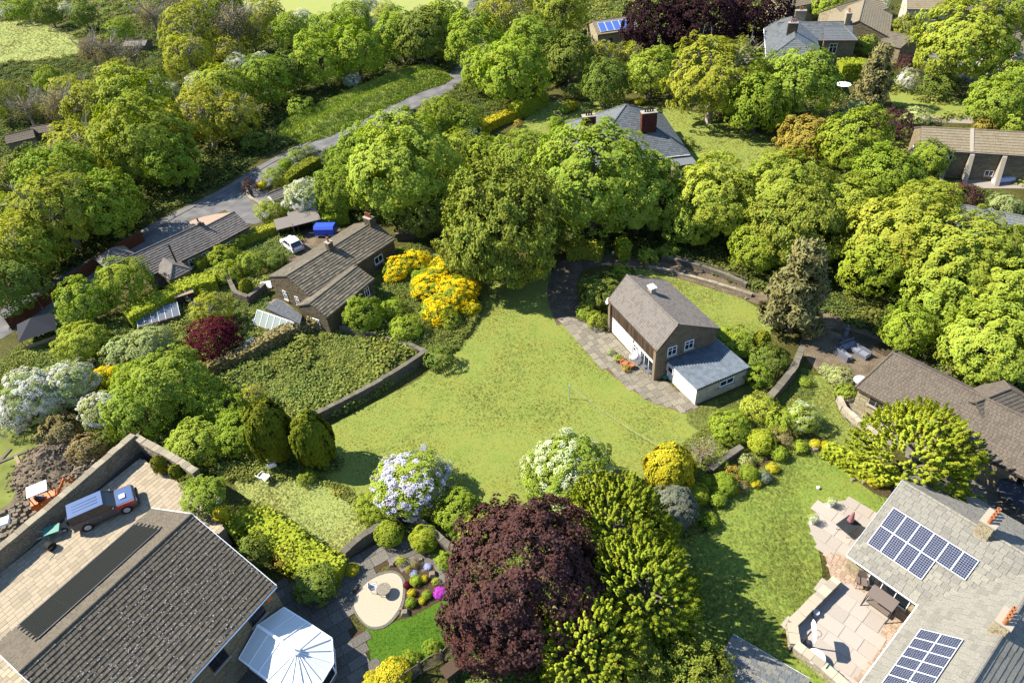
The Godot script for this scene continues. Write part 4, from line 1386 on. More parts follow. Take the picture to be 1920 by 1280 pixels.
	var top_left := ground_poly([Vector2(-300, 70), Vector2(-100, -40), Vector2(440, -40), Vector2(440, 20), Vector2(240, 60), Vector2(150, 80), Vector2(60, 36)])
	cover("hedge_bank_growth", top_left, 5000, weeds, mats["weed_leaf"], 0.8, 2.2, "rough growth above the hay field at the top left", "undergrowth", 0.45, 0.6, 0.4)
	var top_mid := ground_poly([Vector2(900, -60), Vector2(1120, -60), Vector2(1480, -60), Vector2(1480, 60), Vector2(1200, 110), Vector2(940, 90)])
	cover("hedge_bank_growth", top_mid, 4500, weeds, mats["weed_leaf"], 0.8, 2.0, "rough growth between the top road and the copper beeches", "undergrowth", 0.45, 0.6, 0.3)
	leaf_mat("hay_blade", Color(0.2, 0.21, 0.06))
	grass_bank()

# the grassy bank between the wood and the road: two ridges side by side
func grass_bank() -> void:
	rng.seed = 5
	var w := world_line([Vector2(540, 262), Vector2(620, 222), Vector2(700, 184), Vector2(770, 154), Vector2(836, 138)], 8)
	var prof := [[-7.5, 0.0], [-6.0, 1.1], [-4.5, 1.5], [-2.6, 0.9], [-1.2, 1.0], [1.2, 1.9], [3.0, 1.9], [5.5, 0.7], [7.0, 0.0]]
	var mb := MB.new()
	var rows := []
	for i in w.size():
		var d: Vector3 = (w[mini(i + 1, w.size() - 1)] - w[maxi(i - 1, 0)]).normalized()
		var s := Vector3(-d.z, 0, d.x)
		var end := minf(1.0, minf(i, w.size() - 1 - i) / 4.0)
		var row := []
		for p in prof:
			row.append(w[i] + s * p[0] * lerpf(0.6, 1.0, end) + Vector3.UP * (p[1] * end * rng.randf_range(0.9, 1.1) + 0.01))
		rows.append(row)
	for i in rows.size() - 1:
		for j in prof.size() - 1:
			mb.quad(rows[i][j], rows[i][j + 1], rows[i + 1][j + 1], rows[i + 1][j])
	structure(mb.mesh(), "grass_bank", mats["lawn"])
	var mm := MultiMesh.new()
	mm.transform_format = MultiMesh.TRANSFORM_3D
	mm.use_colors = true
	mm.mesh = blade_mesh(9, 14)
	mm.instance_count = 7000
	for i in 7000:
		var a := rng.randi() % (rows.size() - 1)
		var b := rng.randi() % (prof.size() - 1)
		var s := rng.randf()
		var t := rng.randf()
		var p: Vector3 = (rows[a][b] as Vector3).lerp(rows[a][b + 1], s).lerp((rows[a + 1][b] as Vector3).lerp(rows[a + 1][b + 1], s), t)
		var k := rng.randf_range(0.2, 0.5)
		mm.set_instance_transform(i, Transform3D(Basis(Vector3.UP, rng.randf() * TAU).scaled_local(Vector3(k, k * 0.8, k)), p))
		var c := rng.randf_range(0.75, 1.25)
		mm.set_instance_color(i, Color(c * rng.randf_range(0.9, 1.2), c, c))
	var o := MultiMeshInstance3D.new()
	o.multimesh = mm
	o.material_override = leaf_mat("bank_blade", Color(0.25, 0.31, 0.05), Color(0.5, 0.6, 0.1))
	o.name = numbered("grass_tufts")
	add_child(o)
	tag(o, "long bright grass on the double bank beside the road", "grass", "", "stuff")

func paved(called: String, px: Array, h: float, m: String, smooth: bool, deg: float, sx: float, sz: float, tones: Array, piece: String, single: int, uneven := 0.03) -> void:
	var poly := ground_poly(px, 0.0, smooth)
	paved_areas.append(poly)
	var o := structure(sheet_mesh(poly, h + lift, lift), called, mats[m])
	paving(o, poly, deg, sx, sz, h + lift + 0.005, tones, piece, single, 0.035, uneven)

func build_paving() -> void:
	rng.seed = 31
	var pt := ["patio_slab", "patio_slab_b", "patio_slab_c"]
	paved("house_patio", [Vector2(1044, 588), Vector2(1085, 600), Vector2(1140, 624), Vector2(1185, 668), Vector2(1228, 712), Vector2(1252, 716), Vector2(1310, 764), Vector2(1285, 776), Vector2(1215, 752), Vector2(1150, 706), Vector2(1095, 655)], 0.04, "lane_surface", false, -68.0, 0.95, 0.75, ["flag", "flag_b", "flag_c"], "slab", 280, 0.05)
	paved("octagonal_patio", [Vector2(1515, 980), Vector2(1545, 943), Vector2(1602, 937), Vector2(1655, 972), Vector2(1660, 1010), Vector2(1600, 1050), Vector2(1548, 1035), Vector2(1528, 1015)], 0.05, "patio_slab_b", false, -50.0, 1.5, 1.2, pt, "slab", 200, 0.03)
	paved("brick_path", [Vector2(1545, 1034), Vector2(1600, 1046), Vector2(1650, 1085), Vector2(1720, 1140), Vector2(1700, 1165), Vector2(1640, 1125), Vector2(1590, 1092), Vector2(1562, 1096)], 0.045, "brick_paver_b", false, -50.0, 0.42, 0.26, ["brick_paver", "brick_paver_b", "brick_paver_c"], "brick", 200, 0.01)
	paved("slab_patio", [Vector2(1562, 1096), Vector2(1590, 1092), Vector2(1640, 1125), Vector2(1662, 1160), Vector2(1648, 1205), Vector2(1590, 1300), Vector2(1486, 1216), Vector2(1480, 1182)], 0.05, "patio_slab_b", false, -50.0, 1.5, 1.2, pt, "slab", 200, 0.03)
	paved("brick_border", [Vector2(1640, 1125), Vector2(1722, 1180), Vector2(1600, 1330), Vector2(1590, 1300), Vector2(1648, 1205), Vector2(1662, 1160)], 0.045, "brick_paver_b", false, -50.0, 0.42, 0.26, ["brick_paver", "brick_paver_b", "brick_paver_c"], "brick", 100, 0.01)
	lift = TERRACE
	paved("block_driveway", [Vector2(262, 860), Vector2(300, 880), Vector2(345, 908), Vector2(380, 950), Vector2(420, 990), Vector2(330, 1060), Vector2(0, 1330), Vector2(-160, 1330), Vector2(-140, 1190), Vector2(0, 1078), Vector2(130, 968)], 0.05, "block_paver_b", false, 55.0, 0.72, 0.5, ["block_paver", "block_paver_b", "block_paver_c"], "paver", 290, 0.012)
	lift = 0.0
	paved("flagged_yard", [Vector2(500, 1085), Vector2(600, 1110), Vector2(645, 1050), Vector2(700, 1015), Vector2(760, 1010), Vector2(800, 1035), Vector2(850, 1080), Vector2(830, 1095), Vector2(790, 1060), Vector2(720, 1060), Vector2(660, 1120), Vector2(655, 1170), Vector2(685, 1190), Vector2(705, 1275), Vector2(700, 1340), Vector2(380, 1340), Vector2(430, 1200)], 0.03, "bed_soil", false, 30.0, 1.3, 1.0, ["dark_flag", "dark_flag_b", "dark_flag_c"], "slab", 200, 0.04)
	sheet("flower_bed", [Vector2(730, 1065), Vector2(760, 1045), Vector2(800, 1055), Vector2(850, 1085), Vector2(880, 1110), Vector2(830, 1125), Vector2(760, 1160), Vector2(745, 1140), Vector2(755, 1105), Vector2(742, 1080)], 0.045, mats["bed_soil"])
	sheet("terrace_rim", [Vector2(660, 1140), Vector2(672, 1105), Vector2(700, 1080), Vector2(735, 1070), Vector2(758, 1085), Vector2(760, 1115), Vector2(752, 1145), Vector2(725, 1175), Vector2(690, 1178)], 0.09, mats["dark_flag"])
	var disc := ground_poly([Vector2(664, 1138), Vector2(677, 1105), Vector2(703, 1084), Vector2(735, 1075), Vector2(753, 1087), Vector2(755, 1115), Vector2(747, 1143), Vector2(722, 1171), Vector2(690, 1173)])
	structure(sheet_mesh(disc, 0.1), "round_terrace", mats["cream_disc"])
	sheet("shady_terrace", [Vector2(1500, 640), Vector2(1570, 615), Vector2(1650, 640), Vector2(1680, 665), Vector2(1620, 725), Vector2(1540, 700)], 0.03, mats["dirt"])
	paved("bungalow_patio", [Vector2(1572, 765), Vector2(1600, 735), Vector2(1700, 800), Vector2(1920, 925), Vector2(1960, 1010), Vector2(1840, 940), Vector2(1700, 850), Vector2(1600, 800)], 0.035, "dark_flag", false, -33.0, 1.2, 1.0, ["flag", "flag_b", "dark_flag_c"], "slab", 150, 0.03)
	sheet("cottage_yard", [Vector2(515, 455), Vector2(570, 432), Vector2(640, 425), Vector2(600, 460), Vector2(545, 495)], 0.03, mats["lane_surface"])
	sheet("cottage_terrace", [Vector2(480, 590), Vector2(520, 560), Vector2(570, 600), Vector2(580, 620), Vector2(530, 640), Vector2(470, 625)], 0.03, mats["flag"])
	sheet("border_bed", [Vector2(1230, 900), Vector2(1330, 880), Vector2(1390, 845), Vector2(1460, 810), Vector2(1520, 835), Vector2(1600, 880), Vector2(1680, 930), Vector2(1640, 925), Vector2(1540, 852), Vector2(1480, 846), Vector2(1440, 868), Vector2(1390, 905), Vector2(1335, 960), Vector2(1320, 1000), Vector2(1250, 990)], 0.03, mats["bed_soil"])

func front_slope(eh: float, rh: float, half: float, x: float, s: float, side := 1.0) -> Array:
	# origin at x along the eave and s up the slope; x direction, up direction, normal
	var up := Vector3(0, rh - eh, -side * half).normalized()
	var xd := Vector3.RIGHT * side
	return [Vector3(x, eh, side * half) + up * s, xd, up, xd.cross(up)]

func build_houses() -> void:
	var old := ["old_slate", "old_slate_b", "old_slate_c"]
	var stone := ["stone_slate", "stone_slate_b", "stone_slate_c"]
	var speck := ["speckled_tile", "speckled_tile_b", "speckled_tile_c"]
	var grey := ["grey_tile", "grey_tile_b", "grey_tile_c"]
	var brown := ["brown_tile", "brown_tile_b", "brown_tile_c"]
	var barn := ["barn_slate", "barn_slate_b", "barn_slate_c"]
	# the house in the middle: timber cladding over white walls
	var a := house("timber_clad_house", "house with dark vertical timber cladding above white walls on the big lawn", "house", 17.93, -62.71, -69.6, 10.8, 8.4, 4.6, 7.45, 1.7, {
		"wall": "buff_brick", "course": 0.2, "tones": grey, "tile": 0.34, "course_roof": 0.3, "stagger": false, "thick": 0.05, "gutter": "dark_wood", "bargeboard": "grey_wood", "over": 0.35,
		"windows": [["r", 1.75, 3.75, 1.2, 1.25], ["r", 4.0, 3.75, 1.2, 1.25]]})
	clad_front(a)
	var g := thing("lean_to_garage", "low white garage with ribbed blue-grey metal roof against the house gable", "garage", Vector3(21.54, 0, -55.92), deg_to_rad(-67.5))
	build_garage(g)
	# the old cottage
	var b := house("stone_cottage", "long old stone cottage with mossy slab roof beside yellow broom", "cottage", -24.16, -83.05, 50.3, 16.3, 8.6, 3.65, 5.45, 0.4, {
		"wall": "dark_sandstone", "tones": old, "tile": 0.62, "course_roof": 0.42, "thick": 0.085, "single": 240, "tile_name": "stone_slate", "gutter": "grey_wood", "ridge": "old_slate_c",
		"windows": [["f", 12.6, 2.1, 1.6, 1.1], ["r", 3.0, 1.6, 1.0, 1.3], ["l", 2.4, 1.5, 0.8, 1.5], ["l", 5.0, 1.5, 0.8, 1.5], ["b", 3.0, 1.8, 1.2, 1.1], ["b", 9.0, 1.8, 1.2, 1.1]],
		"chimneys": [[-0.4, 0.4, 5.0, 0.75, 0.75, 1.5, 1, "dark_sandstone"], [7.3, 0.4, 5.0, 0.8, 1.3, 1.5, 3, "dark_sandstone"]]})
	house("cottage_annexe", "stone annexe with its own slab roof on the cottage's garden side", "cottage", -22.74, -75.08, 56.0, 9.4, 5.4, 3.2, 4.45, 0.0, {
		"wall": "dark_sandstone", "tones": old, "tile": 0.6, "course_roof": 0.4, "thick": 0.085, "single": 130, "tile_name": "stone_slate", "gutter": "grey_wood", "ridge": "old_slate_c",
		"windows": [["f", 7.6, 2.0, 0.9, 1.5], ["l", 2.6, 1.4, 1.2, 1.2]]})
	# grey tiled bungalow by the road
	var c := house("grey_bungalow", "long low bungalow with grey tiled roof beside the road and brown fence", "house", -49.74, -90.52, 44.5, 11.6, 7.2, 2.5, 4.75, 0.0, {
		"wall": "sandstone", "tones": grey, "tile": 0.36, "course_roof": 0.4, "stagger": false, "thick": 0.07, "single": 0, "gutter": "dark_wood",
		"windows": [["f", 8.8, 1.4, 1.2, 1.2], ["f", 6.5, 1.4, 1.0, 1.2], ["f", 3.6, 1.4, 1.4, 1.2]], "chimneys": [[5.1, 0.0, 4.6, 0.4, 0.4, 0.5, 1, "dark_sandstone"]]})
	house("bungalow_garage_wing", "lower tiled wing of the grey bungalow nearest the road junction", "house", -43.9, -95.75, 49.3, 6.2, 6.4, 2.6, 4.3, 0.0, {
		"wall": "sandstone", "tones": grey, "tile": 0.36, "course_roof": 0.4, "stagger": false, "thick": 0.07, "gutter": "dark_wood", "windows": [["f", 2.0, 1.3, 1.2, 1.1]]})
	var pc := at(325, 505, 2.6)
	house("bungalow_porch", "small hipped porch jutting from the grey bungalow behind the telegraph pole", "porch", pc.x, pc.z, -44.0, 4.4, 3.4, 2.5, 3.7, 0.0, {
		"wall": "sandstone", "tones": grey, "tile": 0.5, "course_roof": 0.4, "hip_right": 1.6, "gutter": "dark_wood", "stone": true})
	var pg := at(217, 484, 2.0)
	house("bungalow_outhouse", "little pyramid-roofed outhouse by the brown fence", "outbuilding", pg.x, pg.z, 45.0, 4.6, 4.0, 2.2, 3.6, 0.0, {
		"wall": "sandstone", "tones": grey, "tile": 0.5, "course_roof": 0.4, "hip_left": 2.0, "hip_right": 2.0, "gutter": ""})
	# big house with the black pool-heating mats
	var d := house("speckled_roof_house", "large house with speckled dark tile roof carrying black heating mats", "house", -31.43, -29.13, 56.0, 14.6, 15.94, 5.7, 10.1, 0.0, {
		"wall": "sandstone", "tones": speck, "tile": 0.4, "course_roof": 0.365, "stagger": true, "thick": 0.075, "single": 295, "gutter": "white_paint", "ridge": "speckled_tile_c", "over": 0.45, "bargeboard": "white_paint",
		"windows": [["f", 12.2, 4.3, 1.5, 1.2, "dark_wood"], ["f", 8.2, 4.2, 1.5, 1.4, "dark_wood"], ["f", 4.0, 4.2, 1.2, 1.2, "dark_wood"], ["f", 4.0, 1.5, 1.6, 1.4, "dark_wood"], ["r", 5.0, 4.2, 1.4, 1.2]]})
	heating_mats(d)
	lichen_specks(d)
	var alarm := MB.new()
	alarm.box(Vector3(6.45, 4.7, 7.6), Vector3(0.5, 0.42, 0.14))
	put(alarm.mesh(), "alarm_box", mats["orange_paint"], d)
	build_conservatory()
	# slate house with the solar panels, two wings
	var e := house("solar_slate_house", "stone slate house wing with ten solar panels above the octagonal patio", "house", 35.63, -29.8, -53.54, 12.6, 13.4, 2.6, 6.6, 0.0, {
		"wall": "pale_sandstone", "tones": stone, "tile": 0.62, "course_roof": 0.44, "thick": 0.055, "single": 240, "tile_name": "stone_slate", "ridge": "stone_slate_c", "over": 0.6, "gutter": "white_paint", "bargeboard": "steel",
		"windows": [["f", 3.6, 1.25, 3.4, 2.1], ["l", 9.0, 1.5, 1.6, 1.2], ["l", 5.0, 1.5, 1.6, 1.2]],
		"chimneys": [[0.3, -0.2, 6.0, 1.0, 1.6, 1.9, 4, "pale_sandstone"]]})
	var s := front_slope(2.6, 6.6, 6.7, -5.62, 1.72)
	solar_array(e, s[0], s[1], s[2], s[3], [[0, 0], [1, 0], [2, 0], [3, 0], [0, 1], [1, 1], [2, 1], [3, 1], [4, 1], [5, 1]], 1.1, 1.86, 6, 10)
	var e2 := house("solar_slate_wing", "second slate roofed wing with solar panels rising beside the slab patio", "house", 29.97, -19.63, -142.3, 20.0, 10.0, 2.6, 6.55, 0.0, {
		"wall": "pale_sandstone", "tones": stone, "tile": 0.62, "course_roof": 0.44, "thick": 0.055, "single": 240, "tile_name": "stone_slate", "ridge": "stone_slate_b", "over": 0.5, "gutter": "white_paint",
		"windows": [["f", 12.6, 1.4, 2.0, 1.6]],
		"chimneys": [[-3.6, 0.3, 5.9, 1.5, 0.9, 1.6, 4, "pale_sandstone"]]})
	s = front_slope(2.6, 6.55, 5.0, -1.5, 1.38)
	var lay := []
	for i in 8:
		for j in 2: lay.append([i, j])
	solar_array(e2, s[0], s[1], s[2], s[3], lay, 0.96, 1.5, 6, 9)
	# brown roofed bungalow on the right
	var fu := Vector3(0.5905, 0, 0.807)
	var ff := Vector3(-0.807, 0, 0.5905)
	var fc := Vector3(35.5, 0, -49.19) + fu * 12.4 - ff * 4.2
	house("brown_bungalow", "long bungalow with weathered brown tile roof below the yellow-green trees", "house", fc.x, fc.z, -53.8, 25.5, 8.4, 3.2, 6.0, 0.0, {
		"wall": "pale_sandstone", "tones": brown, "tile": 0.34, "course_roof": 0.32, "thick": 0.045, "stagger": true, "gutter": "dark_wood", "hip_left": 0.9,
		"windows": [["f", 2.4, 2.35, 2.2, 1.1, "pale_stone"], ["f", 3.4, 0.7, 1.6, 0.9, "pale_stone"], ["f", 16.4, 2.35, 2.2, 1.1, "pale_stone"], ["f", 16.2, 0.75, 2.0, 0.9, "pale_stone"], ["f", 20.5, 2.2, 2.0, 1.2, "pale_stone"]],
		"chimneys": [[6.2, 0.9, 5.6, 0.5, 0.5, 0.6, 1, "grey_tile"]]})
	var cw := at(1880, 752, 5.0)
	house("bungalow_cross_wing", "hipped cross wing rising from the brown bungalow's rear slope", "house", cw.x, cw.z - 0.4, 18.0, 7.0, 5.0, 4.2, 5.9, 0.0, {
		"wall": "pale_sandstone", "tones": brown, "tile": 0.34, "course_roof": 0.36, "thick": 0.055, "gutter": "dark_wood", "hip_right": 2.6})
	# slate pyramid house
	var gp := at(1175, 196, 9.5)
	var gh := house("slate_pyramid_house", "house under a tall grey slate pyramid roof with red brick chimneys", "house", gp.x, gp.z, 2.0, 18.0, 18.0, 3.6, 9.5, 0.0, {
		"wall": "sandstone", "tones": ["slate", "slate_light", "slate_dark"], "tile": 0.5, "course_roof": 0.36, "thick": 0.045, "hip_left": 8.98, "hip_right": 8.98, "ridge": "slate_dark",
		"windows": [["f", 5.0, 1.6, 1.4, 1.4], ["f", 11.0, 1.6, 1.4, 1.4]]})
	chimney(gh, Vector3(2.8, 6.2, 4.4), 2.5, 1.2, 3.4, 4, "red_brick", "dark_wood", "pale_stone")
	chimney(gh, Vector3(-6.6, 4.2, 0.5), 2.2, 1.2, 4.2, 3, "red_brick", "dark_wood", "pale_stone")
	chimney(gh, Vector3(-6.9, 3.9, 3.0), 1.8, 0.9, 3.4, 2, "red_brick", "dark_wood", "pale_stone")
	var ps := at(1278, 297, 3.2)
	var porch := thing("flat_roofed_porch", "grey flat-roofed porch at the right corner of the slate pyramid house", "porch", Vector3(ps.x, 0, ps.z), 0.1)
	var pb := MB.new()
	pb.box(Vector3(0, 1.5, 0), Vector3(3.4, 3.0, 4.2))
	put(pb.mesh(), "wall", mats["sandstone"], porch)
	pb = MB.new()
	pb.box(Vector3(0, 3.08, 0), Vector3(3.8, 0.18, 4.6))
	put(pb.mesh(), "roof", mats["slate_light"], porch)
	window(porch, Vector3(0, 1.6, 2.1), Vector3.BACK, 1.6, 1.2)
	# far houses
	var h := house("solar_barn", "pale stone house with one row of blue solar panels beside the copper beeches", "house", 31.3, -176.0, 9.0, 10.5, 9.2, 4.7, 6.6, 0.0, {
		"wall": "pale_sandstone", "core": "pale_sandstone", "tones": barn, "tile": 0.8, "course_roof": 0.55, "gutter": "dark_wood",
		"windows": [["f", 3.0, 2.9, 1.4, 1.1, "dark_wood"], ["f", 7.6, 3.1, 1.0, 1.0, "dark_wood"], ["f", 7.2, 0.9, 2.4, 1.2, "dark_wood"], ["l", 4.4, 2.9, 0.8, 1.0, "dark_wood"]]})
	s = front_slope(4.7, 6.6, 4.6, -4.4, 0.55)
	mats["blue_cell"] = mat("blue_cell", Color(0.05, 0.10, 0.30), 0.25)
	blue_panels(h, s)
	house("hipped_slate_mansion", "front block of the big slate roofed house with white parapet gutters", "house", 64.6, -148.5, 72.5, 24.0, 10.5, 6.6, 9.4, 0.0, {
		"wall": "sandstone", "tones": ["slate", "slate_light", "slate_dark"], "tile": 0.7, "course_roof": 0.5, "hip_left": 4.8, "hip_right": 4.8, "gutter": "white_paint", "ridge": "slate_dark",
		"windows": [["l", 3.0, 4.6, 1.2, 1.9], ["l", 6.5, 4.6, 1.2, 1.9], ["b", 6.0, 4.6, 1.2, 1.9], ["b", 14.0, 4.6, 1.2, 1.9]],
		"chimneys": [[-3.0, -0.5, 8.6, 0.9, 1.9, 2.4, 3, "dark_sandstone"], [10.5, 2.0, 7.4, 1.0, 2.2, 2.4, 2, "pale_sandstone"]]})
	var iw := at(1526, 54, 7.2)
	house("slate_mansion_wing", "long slate wing behind the hipped front of the big house", "house", iw.x, iw.z, -14.0, 15.0, 9.5, 6.2, 8.6, 0.0, {
		"wall": "sandstone", "tones": ["slate", "slate_light", "slate_dark"], "tile": 0.7, "course_roof": 0.5, "gutter": "dark_wood",
		"windows": [["f", 9.6, 4.8, 1.4, 2.0], ["f", 9.6, 1.6, 1.4, 2.0]], "chimneys": [[6.4, 0.0, 8.2, 1.0, 2.0, 2.2, 3, "pale_sandstone"]]})
	var ib := at(1573, 60, 7.0)
	house("mansion_bay_block", "tall bay block with sash windows on the right end of the slate mansion", "house", ib.x, ib.z, -16.0, 6.6, 8.6, 6.6, 8.2, 0.0, {
		"wall": "sandstone", "tones": ["slate", "slate_light", "barn_slate_b"], "tile": 0.7, "course_roof": 0.5, "hip_right": 2.4, "gutter": "dark_wood",
		"windows": [["f", 2.0, 4.9, 1.5, 2.0], ["f", 2.0, 1.7, 1.6, 2.2], ["r", 3.0, 1.7, 1.6, 2.2], ["f", 4.6, 1.7, 1.2, 2.0]]})
	var jb := at(1612, 37, 5.5)
	house("long_stone_barn", "broad stone barn with lichened roof right behind the slate mansion", "barn", jb.x, jb.z, 62.0, 17.0, 13.5, 4.6, 7.6, 0.0, {
		"wall": "sandstone", "tones": barn, "tile": 0.9, "course_roof": 0.6, "gutter": "", "windows": [["l", 5.0, 2.2, 1.4, 1.6]]})
	var jl := at(1652, 66, 4.0)
	house("barn_lean_to", "narrow stone outbuilding with two skylights stepping down from the barn", "barn", jl.x, jl.z, 118.0, 15.0, 7.0, 3.6, 5.2, 0.0, {
		"wall": "sandstone", "tones": old, "tile": 0.9, "course_roof": 0.6, "gutter": "", "windows": [["r", 3.4, 1.5, 1.3, 1.8]]})
	var lb := at(1602, 14, 5.0)
	house("far_stone_barn", "pale roofed barn peeping up behind the broad stone barn", "barn", lb.x, lb.z, 28.0, 14.0, 9.0, 4.4, 6.6, 0.0, {"wall": "pale_sandstone", "tones": barn, "tile": 0.9, "course_roof": 0.6, "gutter": ""})
	var l1 := at(1487, 6, 4.0)
	house("far_gabled_house", "pale gabled house at the top edge beside the copper beeches", "house", l1.x, l1.z, 20.0, 10.0, 8.0, 4.4, 6.8, 0.0, {"wall": "pale_sandstone", "tones": barn, "tile": 0.9, "course_roof": 0.6, "gutter": "", "windows": [["r", 3.5, 3.0, 1.2, 1.2], ["f", 5.0, 3.0, 1.2, 1.2]]})
	var l2 := at(1762, 8, 5.0)
	house("far_white_house", "pale rendered house with three windows beyond the great sycamore", "house", l2.x, l2.z, -20.0, 15.0, 9.0, 5.0, 7.4, 0.0, {"wall": "cream_render", "stone": false, "tones": barn, "tile": 0.9, "course_roof": 0.6, "gutter": "", "windows": [["f", 2.5, 3.4, 1.4, 1.4], ["f", 6.5, 3.4, 1.4, 1.4], ["f", 10.5, 3.4, 1.4, 1.4]]})
	var l3 := at(1845, 9, 5.0)
	house("far_dark_roofed_house", "brown roofed house with a stone chimney at the top right", "house", l3.x, l3.z, -20.0, 16.0, 9.0, 5.0, 7.6, 0.0, {"wall": "sandstone", "tones": brown, "tile": 0.9, "course_roof": 0.6, "gutter": "", "windows": [["f", 4.0, 3.4, 1.4, 1.4], ["f", 11.0, 3.4, 1.4, 1.4]], "chimneys": [[-6.5, 0.0, 7.2, 1.2, 1.0, 1.5, 2, "sandstone"]]})
	var l4 := at(1908, 82, 5.0)
	house("white_gabled_house", "white gabled house with brown roof beside the car park", "house", l4.x, l4.z, 24.0, 12.0, 9.0, 5.0, 7.6, 0.0, {"wall": "cream_render", "stone": false, "tones": barn, "tile": 0.9, "course_roof": 0.6, "gutter": "", "windows": [["f", 3.0, 3.4, 1.4, 1.4], ["l", 4.0, 3.4, 1.4, 1.4]]})
	# stone terrace with buttresses
	var k := house("buttressed_stone_barn", "low stone barn conversion with sloping buttresses and pale slab roof", "house", 82.4, -97.0, -20.6, 30.0, 8.2, 4.65, 6.7, 0.5, {
		"wall": "sandstone", "tones": barn, "tile": 0.75, "course_roof": 0.5, "thick": 0.07, "gutter": "pale_stone", "ridge": "barn_slate_b",
		"windows": [["f", 4.4, 3.4, 0.9, 0.9], ["f", 10.6, 1.2, 1.2, 0.9], ["f", 17.0, 3.6, 1.3, 0.9], ["f", 16.4, 0.9, 1.2, 0.8], ["l", 3.5, 2.4, 1.1, 1.2]],
		"chimneys": [[4.4, 0.5, 6.2, 0.9, 0.9, 1.4, 1, "pale_sandstone"]]})
	for x in [-11.0, -7.6, -3.2, 3.6, 9.6]:
		var mb := MB.new()
		mb.extrude([Vector2(0, 0), Vector2(2.0, 0), Vector2(0.5, 4.2), Vector2(0, 4.6)], -0.3, 0.3)
		var bt := put(mb.mesh(), "buttress", mats["pale_stone"], k, Vector3(x, 0, 3.85))
		bt.rotation.y = -PI / 2
	var cop := MB.new()
	var zz := 4.2
	for q in [[zz, 4.7, 0.5, 6.9], [-zz, 4.7, 0.5, 6.9]]:
		cop.plate([Vector3(-8.1, q[1], q[0]), Vector3(-7.6, q[1], q[0]), Vector3(-7.6, q[3], q[2]), Vector3(-8.1, q[3], q[2])] if q[0] > 0 else [Vector3(-7.6, q[1], q[0]), Vector3(-8.1, q[1], q[0]), Vector3(-8.1, q[3], q[2]), Vector3(-7.6, q[3], q[2])], 0.2)
	put(cop.mesh(), "parapet", mats["pale_stone"], k)
	var m1 := at(1862, 408, 4.2)
	house("grey_roofed_house", "grey slate roofed house at the right edge among the yellow-green trees", "house", m1.x, m1.z, -36.0, 12.0, 7.5, 3.4, 5.2, 0.0, {"wall": "sandstone", "tones": ["slate_light", "grey_tile"], "tile": 0.6, "course_roof": 0.45, "gutter": "white_paint", "hip_left": 2.0})
	# small structures in and by the gardens
	var wl := at(40, 258, 2.0)
	house("brown_hut", "brown flat-gabled hut in the clearing at the left of the wood", "hut", wl.x, wl.z, 25.0, 5.4, 4.8, 2.2, 3.2, 0.0, {"wall": "sandstone", "tones": ["brown_tile", "barn_slate_b"], "tile": 0.8, "course_roof": 0.6, "gutter": ""})
	wl = at(82, 243, 2.0)
	house("brown_hut", "smaller brown hut just right of its twin in the wood clearing", "hut", wl.x, wl.z, 12.0, 4.6, 4.0, 2.1, 3.0, 0.0, {"wall": "sandstone", "tones": ["brown_tile", "barn_slate_b"], "tile": 0.8, "course_roof": 0.6, "gutter": ""})
	wl = at(104, 268, 3.0)
	house("pale_roofed_cottage", "cottage with long pale pinkish roof half hidden by the wood", "cottage", wl.x, wl.z, 60.0, 9.0, 4.4, 2.4, 3.6, 0.0, {"wall": "sandstone", "tones": ["grey_tile_c", "barn_slate"], "tile": 0.7, "course_roof": 0.5, "gutter": ""})
	wl = at(257, 82, 2.0)
	house("wood_shed", "grey shed on the track deep in the wood by the field", "shed", wl.x, wl.z, -10.0, 7.0, 4.0, 2.0, 2.9, 0.0, {"wall": "grey_wood", "stone": false, "tones": ["grey_tile_c"], "tile": 1.0, "course_roof": 0.8, "gutter": ""})
	wl = at(718, 62, 2.0)
	house("stone_field_hut", "small grey stone hut between the trees by the top road", "hut", wl.x, wl.z, 10.0, 4.0, 3.5, 3.0, 4.0, 0.0, {"wall": "sandstone", "tones": ["slate"], "tile": 0.8, "course_roof": 0.6, "gutter": ""})
	wl = at(526, 366, 1.8)
	house("white_shed", "white garden shed with a grey roof beside the road junction", "shed", wl.x, wl.z, 38.0, 4.0, 3.2, 2.1, 2.9, 0.0, {"wall": "white_render", "stone": false, "tones": ["grey_tile"], "tile": 0.6, "course_roof": 0.5, "gutter": "", "windows": [["f", 2.0, 1.0, 0.8, 1.6, "white_paint", "door"]]})

